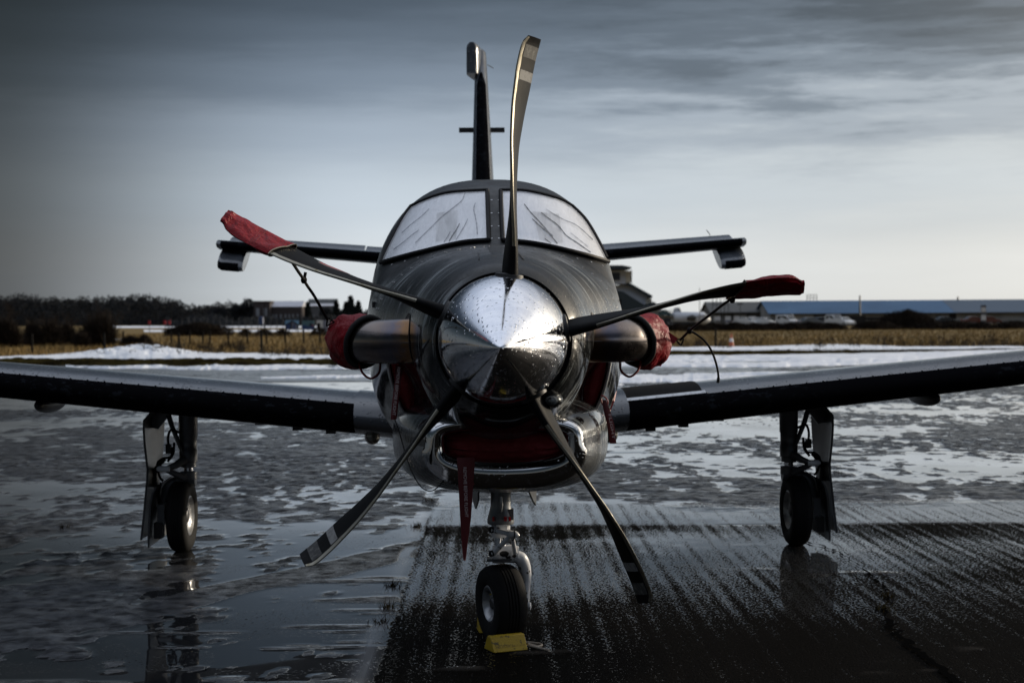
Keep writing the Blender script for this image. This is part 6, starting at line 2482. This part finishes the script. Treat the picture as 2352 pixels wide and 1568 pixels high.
def scrub_fn2(rng):
    u = 1380 + 400 * rng.rand()
    p = D(u, HORIZON, 900 + 60 * rng.rand())
    return p.x, p.y, 5.5 * rng.rand() * (0.6 + 0.6 * float(vnoise(u * 0.03, 4.0)))


tag(obj('far_treeline', leaf_crown(2500, scrub_fn2, 1.2, 8), M['wood'], None, 0, flip=False), 'low distant treeline behind the parked airliner', 'woodland', kind='stuff')
for u, hp, wp, sd_, lab in ((706, 42, 26, 1, 'tall slim conifer between the two distant roofs'), (680, 38, 24, 2, 'conifer left of the tallest far one'), (772, 44, 24, 3, 'conifer at the left end of the right-hand far group'),
                            (795, 42, 26, 4, 'conifer second from the right of the far group'), (806, 52, 34, 5, 'tallest broad conifer right of the far houses'), (823, 44, 26, 6, 'conifer nearest the left exhaust cover')):
    conifer(u, 440, hp * 1.22, wp * 1.15, sd_ + 20, lab)
for u, hp, wp, sd_, lab in ((662, 44, 50, 11, 'rounded dark tree between the two distant roofs'), (572, 50, 46, 12, 'broad bare tree left of the distant brick house'), (548, 42, 40, 13, 'bare tree at the left end of the far tree group'),
                            (600, 46, 34, 14, 'bare tree just behind the distant brick house'), (500, 38, 46, 15, 'low bare tree left of the far tree group'), (630, 36, 34, 16, 'bare tree above the left distant roof'), (747, 34, 30, 17, 'bare tree between the conifers')):
    round_tree(u, 450, hp * 1.22, wp, sd_ + 40, lab)

# ------------------------------------------------------------------ buildings
M['brick'] = mat('far_brick', (0.045, 0.036, 0.036), 0.9)
M['roofsnow'] = mat('snowy_roof', (0.42, 0.44, 0.50), 0.8)
M['roofgrey'] = mat('far_grey_roof', (0.075, 0.080, 0.082), 0.85)
M['wallgrey'] = mat('far_grey_wall', (0.10, 0.105, 0.115), 0.9)
M['pane'] = mat('far_window', (0.20, 0.215, 0.24), 0.3)


def far_block(u0, u1, vt, dist, label, wall, roof, wins, roof_h=None, depth=10, eave=0.25):
    a, b = ground_at(u0, dist), ground_at(u1, dist)
    w = (b - a).length
    zt = D(u0, vt, dist).z
    e = empty('house', Matrix.Translation((a + b) / 2), label, 'building', 'distant houses on the left')
    rh = roof_h or 0.4
    obj('wall', MB().box((0, depth / 2, (zt - rh) / 2), (w, depth, zt - rh)), M[wall], e, 0)
    if roof_h:
        rb = MB().prism([Vector((-w / 2 - eave, -eave, zt - rh)), Vector((-w / 2 - eave, depth + eave, zt - rh)), Vector((-w / 2 - eave, depth / 2, zt))], (w + 2 * eave, 0, 0))
    else:
        rb = MB().box((0, depth / 2, zt - rh / 2), (w + 2 * eave, depth + 2 * eave, rh))
    obj('roof', rb, M[roof], e, 0)
    for fx, z0, ww, hh in wins:
        wo = obj('window', MB().box(((fx - 0.5) * w, -0.03, z0), (ww, 0.08, hh)), M['pane'], e, 0)
    return e


far_block(583, 620, 691, 430, 'dark brick house with two pale windows at the left of the distant houses', 'brick', 'brick', [(0.25, 3.8, 0.9, 2.2), (0.72, 3.8, 0.9, 2.2)])
far_block(620, 692, 691, 432, 'long distant house with a snow-covered roof right of the brick one', 'brick', 'roofsnow', [(x, 2.6, 0.5, 1.2) for x in (0.1, 0.2, 0.35, 0.5, 0.62, 0.74, 0.88)], 1.6)
far_block(706, 770, 686, 470, 'distant grey-roofed building behind the conifers', 'wallgrey', 'roofgrey', [(x, 2.0, 0.8, 1.2) for x in (0.2, 0.4, 0.6, 0.8)], 3.0)
far_block(712, 768, 697, 460, 'lower distant building with a narrow snowy roof before the grey one', 'wallgrey', 'roofsnow', [(x, 2.4, 0.9, 1.3) for x in (0.15, 0.35, 0.55, 0.75)], 0.7)

# ---- hangars on the right
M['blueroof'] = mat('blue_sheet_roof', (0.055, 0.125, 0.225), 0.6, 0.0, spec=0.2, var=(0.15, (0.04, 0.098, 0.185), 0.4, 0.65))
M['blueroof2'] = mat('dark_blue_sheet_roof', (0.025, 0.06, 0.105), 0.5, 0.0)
M['greyroof'] = mat('dull_grey_sheet_roof', (0.05, 0.054, 0.056), 0.7)
M['shedwall'] = mat('pale_shed_wall', (0.27, 0.27, 0.26), 0.85, var=(0.3, (0.20, 0.20, 0.195), 0.4, 0.65))
M['shedwall2'] = mat('grey_shed_wall', (0.13, 0.132, 0.13), 0.85, var=(0.3, (0.09, 0.09, 0.09), 0.4, 0.65))
M['opening'] = mat('dark_opening', (0.01, 0.01, 0.011), 0.8)
M['trim'] = mat('dark_trim', (0.022, 0.025, 0.028), 0.6)


def hangar(u0, u1, v_ridge, v_eave, dist, depth, label, wall, roofs, doors, ridge_in=0.0):
    a, b = ground_at(u0, dist), ground_at(u1, dist)
    w = (b - a).length
    zr = D((u0 + u1) / 2, v_ridge, dist + depth / 2).z
    ze = D((u0 + u1) / 2, v_eave, dist).z
    e = empty('hangar', Matrix.Translation(a), label, 'hangar')
    rz = math.atan2(b.y - a.y, b.x - a.x)
    e.rotation_euler = (0, 0, rz)
    obj('wall', MB().add([(0, 0, 0), (w, 0, 0), (w, depth, 0), (0, depth, 0), (0, 0, ze), (w, 0, ze), (w, depth, ze), (0, depth, ze), (0, depth / 2, zr - 0.05), (w, depth / 2, zr - 0.05)],
                         [(0, 1, 5, 4), (2, 3, 7, 6), (1, 2, 6, 9, 5), (3, 0, 4, 8, 7)]), M[wall], e, 0)
    for k, (f0, f1, m_) in enumerate(roofs):
        x0, x1 = w * f0 - (0.4 if f0 == 0 else 0), w * f1 + (0.4 if f1 == 1 else 0)
        zo = 0.02 * k
        mbr = MB().prism([Vector((x0, -0.5, ze - 0.12 + zo)), Vector((x0, depth / 2, zr + zo)), Vector((x0, depth + 0.5, ze - 0.12 + zo)), Vector((x0, depth + 0.5, ze + zo)), Vector((x0, depth / 2, zr + 0.14 + zo)), Vector((x0, -0.5, ze + zo))], (x1 - x0, 0, 0))
        ro_ = obj('roof', mbr, M[m_], e, 0)
    obj('gutter', MB().box((w / 2, -0.56, ze - 0.1), (w + 0.8, 0.12, 0.2)), M['trim'], e, 0)
    for f0, f1, z0, z1, m_, nm in doors:
        z1 = min(z1, ze - 0.25)
        obj(nm, MB().box((w * (f0 + f1) / 2, -0.04, (z0 + z1) / 2), (w * (f1 - f0), 0.12, z1 - z0)), M[m_], e, 0)
    return e, w, ze, zr


M['doorpale'] = mat('pale_door', (0.36, 0.36, 0.35), 0.8)
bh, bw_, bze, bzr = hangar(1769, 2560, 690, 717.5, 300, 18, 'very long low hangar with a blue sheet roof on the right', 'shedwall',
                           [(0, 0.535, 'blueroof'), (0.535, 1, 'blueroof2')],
                           [(0.015, 0.125, 0, 2.6, 'doorpale', 'sliding_door'), (0.13, 0.225, 0.2, 1.9, 'shedwall2', 'sliding_door'), (0.23, 0.37, 0.9, 1.35, 'opening', 'window'),
                            (0.48, 0.512, 1.1, 1.6, 'opening', 'window'), (0.52, 0.54, 0, 2.4, 'opening', 'doorway'), (0.128, 0.131, 0, 2.4, 'trim', 'door_post')])
gh, gw_, gze, gzr = hangar(1634, 1768, 694, 716.5, 312, 16, 'grey-roofed shed joined to the left of the blue-roofed hangar', 'shedwall2', [(0, 1, 'greyroof')],
                           [(0.02, 0.16, 0.3, 2.0, 'doorpale', 'sliding_door'), (0.34, 0.36, 0, 2.4, 'trim', 'door_post'), (0.63, 0.65, 0, 2.4, 'trim', 'door_post'), (0.68, 0.94, 1.0, 1.4, 'opening', 'window'), (0.945, 0.995, 0, 2.4, 'opening', 'doorway'), (0.4, 0.6, 0.3, 2.0, 'doorpale', 'sliding_door')])


def frame_tower(u, v0, v1, wpx, dist, nx, label):
    k = px2m(dist)
    w = wpx * k
    z0, z1 = D(u, v1, dist).z, D(u, v0, dist).z
    p = ground_at(u, dist)
    e = empty('lighting_frame', Matrix.Translation((p.x, p.y, 0)), label, 'frame')
    for i in range(nx):
        x = -w / 2 + w * i / (nx - 1)
        obj('upright', MB().box((x, 0, z1 / 2), (0.11, 0.11, z1)), M['fencegrey'], e, 0)
    for z in ((z0 + z1) / 2, z1):
        obj('crossbar', MB().box((0, 0.07, z), (w + 0.2, 0.1, 0.1)), M['fencegrey'], e, 0)


frame_tower(1865, 677, 691, 22, 325, 4, 'small open steel frame standing behind the blue roof')
frame_tower(1655, 684, 716, 36, 305, 5, 'open steel lattice frame left of the grey shed')
slim('flue_pipe', 1975, 297, 5.6, 0.22, 'dark flue pipe rising above the blue roof', 'pipe', 'trim')
slim('vent_pipe', 2200, 309, 5.4, 0.25, 'short dark vent on the blue roof ridge', 'pipe', 'trim')
p = ground_at(1700, 290)
e = empty('floodlight_mast', Matrix.Translation(p), 'thin floodlight mast in front of the grey shed', 'mast')
obj('pole', MB().tube([(0, 0, 0), (0, 0, 4.1)], 0.06, 6), M['fencegrey'], e)
for sx in (-0.3, 0.3):
    obj('lamp_head', MB().box((sx, 0, 4.05), (0.4, 0.25, 0.25), Matrix.Rotation(sx, 3, 'Y')), M['trim'], e)

# dark container and blue cabin
def cabin(u0, u1, v0, dist, label, m_, name='container', extra=None):
    a, b = ground_at(u0, dist), ground_at(u1, dist)
    w = (b - a).length
    h = D(u0, v0, dist).z
    e = empty(name, Matrix.Translation((a + b) / 2), label, 'container')
    obj('body', MB().box((0, 1.2, h / 2), (w, 2.4, h)), M[m_], e, 0)
    n = max(4, int(w / 0.35))
    for k_ in range(n):
        obj('rib', MB().box((-w / 2 + w * (k_ + 0.5) / n, -0.04, h / 2), (w / n * 0.5, 0.08, h * 0.92)), M[m_], e, 0)
    obj('top_rail', MB().box((0, -0.06, h - 0.08), (w, 0.1, 0.14)), M['trim'], e, 0)
    return e, w, h


cabin(1948, 1988, 724, 262, 'tall black container standing by the blue-roofed hangar', 'opening')
M['darkblue'] = mat('dark_blue_steel', (0.010, 0.028, 0.052), 0.55)
ce, cw_, ch_ = cabin(1538, 1598, 738.5, 186, 'dark blue container left of the parked cars', 'darkblue')
obj('window', MB().box((-cw_ / 2 + 0.35, -0.10, ch_ * 0.55), (0.45, 0.06, 0.6)), M['pane'], ce, 0)

# white utility boxes by the grey shed
for i, (u, w_, h_) in enumerate(((1648, 13, 22), (1672, 13, 22), (1692, 12, 22), (1728, 16, 22))):
    dist = 275
    k = px2m(dist)
    e = empty('gate_panel', Matrix.Translation(ground_at(u, dist)), ['first white panel counted from the tether beside the shed', 'white panel with a blue stripe beside the shed', 'third white panel before the shed wall', 'widest white panel nearest the parked cars'][i], 'panel', 'white panels by the shed')
    obj('panel', MB().box((0, 0, h_ * k * 0.55), (w_ * k, 0.1, h_ * k * 0.9)), M['white'], e, 0)
    obj('bar', MB().box((0, -0.07, h_ * k * 0.5), (w_ * k * 0.9, 0.06, 0.25)), M['bluebox' if i == 1 else 'fencegrey'], e, 0)
    for sx in (-0.45, 0.45):
        obj('leg', MB().box((sx * w_ * k, 0.09, h_ * k * 0.3), (0.08, 0.08, h_ * k * 0.6)), M['fencegrey'], e, 0)

# ---- control tower behind the cowling
M['towerwall'] = mat('tower_render', (0.52, 0.54, 0.58), 0.85)
M['towerroof'] = mat('tower_slate', (0.022, 0.034, 0.042), 0.7)
M['lit'] = mat('sunlit_cream', (0.55, 0.50, 0.40), 0.8)  # sunlight painted as a warmer tone on the tower's sun-side faces
M['tglass'] = mat('tower_glass', (0.03, 0.035, 0.045), 0.15)
TDI = 170


def tp(u, v, off=0.0):
    return D(u, v, TDI + off)


te_ = empty('control_tower', Matrix.Translation(ground_at(1420, TDI)), 'control tower with slate roofs showing behind the right of the cowling', 'building')
inv = te_.matrix_world.inverted()


def tpoly(name, pts, depth, m_, off=0.0):
    return obj(name, MB().prism([inv @ tp(u, v, off) for u, v in pts], (0, depth, 0)), M[m_], te_, 0)


tpoly('cab_roof', [(1350, 619), (1450, 617), (1450, 613), (1430, 609), (1350, 609)], 6, 'towerroof', -0.8)
tpoly('cab_wall', [(1370, 622), (1437, 621), (1437, 652), (1370, 652)], 4.5, 'towerwall', 0.3)
tpoly('cab_glass', [(1372, 627), (1424, 626), (1424, 643), (1372, 643)], 0.1, 'tglass', 0.18)
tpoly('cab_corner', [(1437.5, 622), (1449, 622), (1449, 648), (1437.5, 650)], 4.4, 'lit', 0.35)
tpoly('corner_post', [(1449.2, 621), (1451.5, 621), (1451.5, 650), (1449.2, 650)], 0.4, 'towerroof', 0.3)
tpoly('upper_wall', [(1380, 655), (1445, 655), (1489, 682), (1489, 716), (1380, 716)], 6, 'towerwall', 1.0)
tpoly('upper_roof', [(1425, 644), (1444, 648), (1499, 679), (1497, 685), (1440, 653), (1425, 650)], 7, 'towerroof', 0.4)
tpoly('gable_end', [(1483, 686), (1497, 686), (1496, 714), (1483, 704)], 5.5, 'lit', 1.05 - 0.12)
tpoly('lower_roof', [(1420, 668), (1432, 670), (1480, 700), (1502, 693), (1520, 706), (1518, 711), (1420, 711)], 2.5, 'towerroof', -1.2)
tpoly('lower_wall', [(1400, 711.5), (1512, 711.5), (1512, 760), (1400, 760)], 2.2, 'shedwall', -1.0)
tpoly('window', [(1470, 716), (1480, 716), (1480, 726), (1470, 726)], 0.1, 'lit', -1.15)

# teal-roofed low terminal
M['tealroof'] = mat('teal_roof', (0.035, 0.075, 0.085), 0.6)
e = empty('terminal_building', Matrix.Translation(ground_at(1510, 230)), 'low teal-roofed building right of the control tower', 'building')
inv2 = e.matrix_world.inverted()
for nm, pts, off, dp, m_ in (('roof', [(1440, 712), (1525, 711), (1552, 724), (1440, 724)], 0, 9, 'tealroof'), ('wall', [(1444, 725), (1548, 725), (1548, 752), (1444, 752)], 0.5, 8, 'shedwall'),
                             ('skylight', [(1475, 713), (1518, 712.5), (1520, 715), (1475, 715.5)], -0.15, 0.1, 'white'), ('door', [(1525, 731), (1540, 731), (1540, 752), (1525, 752)], 0.35, 0.12, 'tglass')):
    obj(nm, MB().prism([inv2 @ D(u, v, 230 + off) for u, v in pts], (0, dp, 0)), M[m_], e, 0)

# parked white propliner far off: fuselage, fin, wing, engine
M['airwhite'] = mat('white_airliner', (0.50, 0.52, 0.56), 0.5)
M['airdark'] = mat('airliner_dark_trim', (0.03, 0.028, 0.025), 0.6)
AD = 250
e = empty('parked_airliner', Matrix.Translation(ground_at(1580, AD)), 'distant white airliner with a tall swept tail parked between tower and hangars', 'aircraft')
inv3 = e.matrix_world.inverted()


def ap(u, v, off=0.0):
    return inv3 @ D(u, v, AD + off)


k = px2m(AD)
obj('fuselage', MB().tube([ap(1538, 727), ap(1552, 730), ap(1580, 732), (ap(1615, 732)), ap(1632, 734)], [0.3, 1.0, 1.15, 1.15, 0.2], 14), M['airwhite'], e, 60)
obj('tail_fin', MB().prism([ap(1541, 727), ap(1548, 709), ap(1552, 706), ap(1558, 706), ap(1565, 722), ap(1568, 729)], (0, 0.3, 0)), M['airwhite'], e, 0)
obj('fin_edge', MB().prism([ap(1558.5, 706.5, -0.1), ap(1561, 707, -0.1), ap(1570, 728, -0.1), ap(1565.5, 722, -0.1)], (0, 0.5, 0)), M['airdark'], e, 0)
obj('wing', MB().prism([ap(1570, 727, -1.2), ap(1632, 721.5, -1.2), ap(1634, 724, -1.2), ap(1575, 731.5, -1.2)], (0, 0.6, 0)), M['airwhite'], e, 0)
obj('engine', MB().tube([ap(1578, 731, -2.2), ap(1590, 730, -2.4), ap(1598, 731, -2.4)], [0.35, 0.55, 0.4], 10), M['airdark'], e, 60)
for sx in (1565, 1600):
    obj('wheel', MB().lathe([(-0.2, 0.5), (0.2, 0.5)], Vector((ap(sx, 740).x, 0, 0.5)), (0, 1, 0), 12, cap0=True, cap1=True), M['airdark'], e)

# ---- parked cars
M['cw'] = mat('car_white', (0.60, 0.61, 0.62), 0.3, 0, 0.6)
M['cd'] = mat('car_dark', (0.02, 0.022, 0.026), 0.25, 0, 0.8)
M['cg'] = mat('car_grey', (0.14, 0.15, 0.16), 0.3, 0.3, 0.6)
M['cr'] = mat('car_orange', (0.09, 0.026, 0.014), 0.35, 0, 0.5)
M['cglass'] = mat('car_glass', (0.012, 0.016, 0.018), 0.06, 0, 0.5)
M['tail'] = mat('tail_lamp', (0.35, 0.02, 0.02), 0.3)
M['head'] = mat('head_lamp', (0.7, 0.7, 0.68), 0.2)


def car(u, dist, rz, paint, label, van=False, L_=4.3, W_=1.78, H_=1.48):
    e = empty('van' if van else 'parked_car', Matrix.Translation(ground_at(u, dist)) @ Matrix.Rotation(rz, 4, 'Z'), label, 'van' if van else 'car', 'cars parked by the hangars')
    if van:
        H_ = 1.9
        prof = [(-L_ / 2, 0.35), (-L_ / 2, H_ * 0.62), (-L_ / 2 + 0.08, H_ - 0.08), (-L_ / 2 + 0.3, H_), (L_ * 0.16, H_), (L_ * 0.33, H_ * 0.6), (L_ / 2 - 0.1, H_ * 0.5), (L_ / 2, H_ * 0.38), (L_ / 2, 0.3)]
        glass = [(-L_ / 2 + 0.5, H_ * 0.6), (-L_ / 2 + 0.5, H_ - 0.2), (L_ * 0.14, H_ - 0.2), (L_ * 0.29, H_ * 0.6)]
    else:
        prof = [(-L_ / 2, 0.32), (-L_ / 2, 0.78), (-L_ / 2 + 0.15, 0.92), (-L_ * 0.36, 0.98), (-L_ * 0.25, H_ - 0.05), (-L_ * 0.12, H_), (L_ * 0.06, H_ - 0.02), (L_ * 0.22, 0.98), (L_ * 0.42, 0.82), (L_ / 2, 0.62), (L_ / 2, 0.3)]
        glass = [(-L_ * 0.33, 0.98), (-L_ * 0.235, H_ - 0.1), (-L_ * 0.11, H_ - 0.06), (L_ * 0.05, H_ - 0.08), (L_ * 0.18, 0.98)]
    b_ = MB()
    n = len(prof)
    rings = []
    for yy, k_ in ((-W_ / 2, 0.90), (-W_ / 2 + 0.12, 1.0), (W_ / 2 - 0.12, 1.0), (W_ / 2, 0.90)):
        rings.append([Vector((x, yy * (1 if z < 1.0 else 0.86), 0.3 + (z - 0.3) * (0.96 if k_ < 1 else 1))) for x, z in prof])
    b_.loft(rings, True, True, True)
    obj('body', b_, M[paint], e, 30)
    for sy in (-1, 1):
        obj('side_window', MB().prism([Vector((x, sy * W_ / 2 * 0.875, z)) for x, z in glass], (0, sy * 0.02, 0)), M['cglass'], e, 0)
    g = prof
    wi = (5, 4) if van else (7, 6)
    a0, a1 = g[wi[0]], g[wi[1]]
    obj('windscreen', MB().prism([Vector((a0[0] + 0.02, -W_ * 0.40, a0[1] + 0.06)), Vector((a0[0] + 0.02, W_ * 0.40, a0[1] + 0.06)), Vector((a1[0] + 0.05, W_ * 0.36, a1[1] - 0.06)), Vector((a1[0] + 0.05, -W_ * 0.36, a1[1] - 0.06))], (0.03, 0, 0.02)), M['cglass'], e, 0)
    b0, b1 = (g[1], g[2]) if van else (g[3], g[4])
    obj('rear_window', MB().prism([Vector((b0[0] - 0.02, -W_ * 0.38, b0[1] + 0.04)), Vector((b0[0] - 0.02, W_ * 0.38, b0[1] + 0.04)), Vector((b1[0] - 0.04, W_ * 0.34, b1[1] - 0.06)), Vector((b1[0] - 0.04, -W_ * 0.34, b1[1] - 0.06))], (-0.03, 0, 0.02)), M['cglass'], e, 0)
    for sx in (-0.31, 0.31):
        for sy in (-1, 1):
            wo_ = obj('wheel', MB().lathe([(-0.1, 0.31), (0.1, 0.31)], (sx * L_, sy * (W_ / 2 - 0.1), 0.31), (0, 1, 0), 14, cap0=True, cap1=True), M['rubber'], e)
            obj('hub_cap', MB().lathe([(0, 0.19), (0.01, 0.19)], (sx * L_, sy * (W_ / 2 + 0.005), 0.31), (0, sy, 0), 12, cap1=True), M['cg'], wo_)
    for sy in (-0.36, 0.36):
        obj('headlight', MB().box((L_ / 2 - 0.02, sy * W_, 0.66), (0.06, 0.3, 0.14)), M['head'], e, 0)
        obj('tail_lamp', MB().box((-L_ / 2 - 0.01, sy * W_ * 1.1, 0.78), (0.05, 0.22, 0.2)), M['tail'], e, 0)
    return e


cars = [(1712, 262, -0.5, 'cw', 'white hatchback at the left end of the parked row', False), (1737, 270, 0.3, 'cw', 'pale car half hidden behind the hedge, second from the left', False),
        (1757, 262, -0.6, 'cw', 'white saloon third from the left in the parked row', False), (1768, 276, 0.2, 'cd', 'dark car parked behind the third white saloon', False),
        (1808, 258, -1.1, 'cw', 'white van with a dark rear window in the middle of the row', True), (1862, 256, 0.25, 'cg', 'grey estate with a bright sunlit flank in the middle of the row', False),
        (1890, 274, 0.1, 'cd', 'dark car behind the grey estate', False), (1917, 266, -1.3, 'cw', 'white van nose-on left of the black container', True), (1938, 258, -1.2, 'cw', 'white hatchback nose-on beside the black container', False),
        (2172, 262, 0.1, 'cd', 'dark low car with a red tail lamp right of the great bush', False), (2237, 285, 0.2, 'cr', 'left of the two orange cars at the far right', False), (2272, 285, 0.15, 'cr', 'right of the two orange cars at the far right', False)]
for u, dist, rz, pm, lab, van in cars:
    car(u, dist, rz, pm, lab, van)
p = ground_at(2259, 270)
e = empty('site_sign', Matrix.Translation(p), 'pale upright sign before the hangar wall at far right', 'sign')
obj('board', MB().box((0, 0, 1.9), (0.95, 0.08, 3.0)), M['wallgrey'], e, 0)
obj('panel', MB().box((0, -0.06, 2.6), (0.8, 0.04, 0.8)), M['white'], e, 0)
obj('panel', MB().box((0, -0.06, 1.2), (0.8, 0.04, 0.9)), M['white'], e, 0)
obj('post', MB().box((0, 0.05, 0.3), (0.12, 0.06, 0.7)), M['fencegrey'], e, 0)
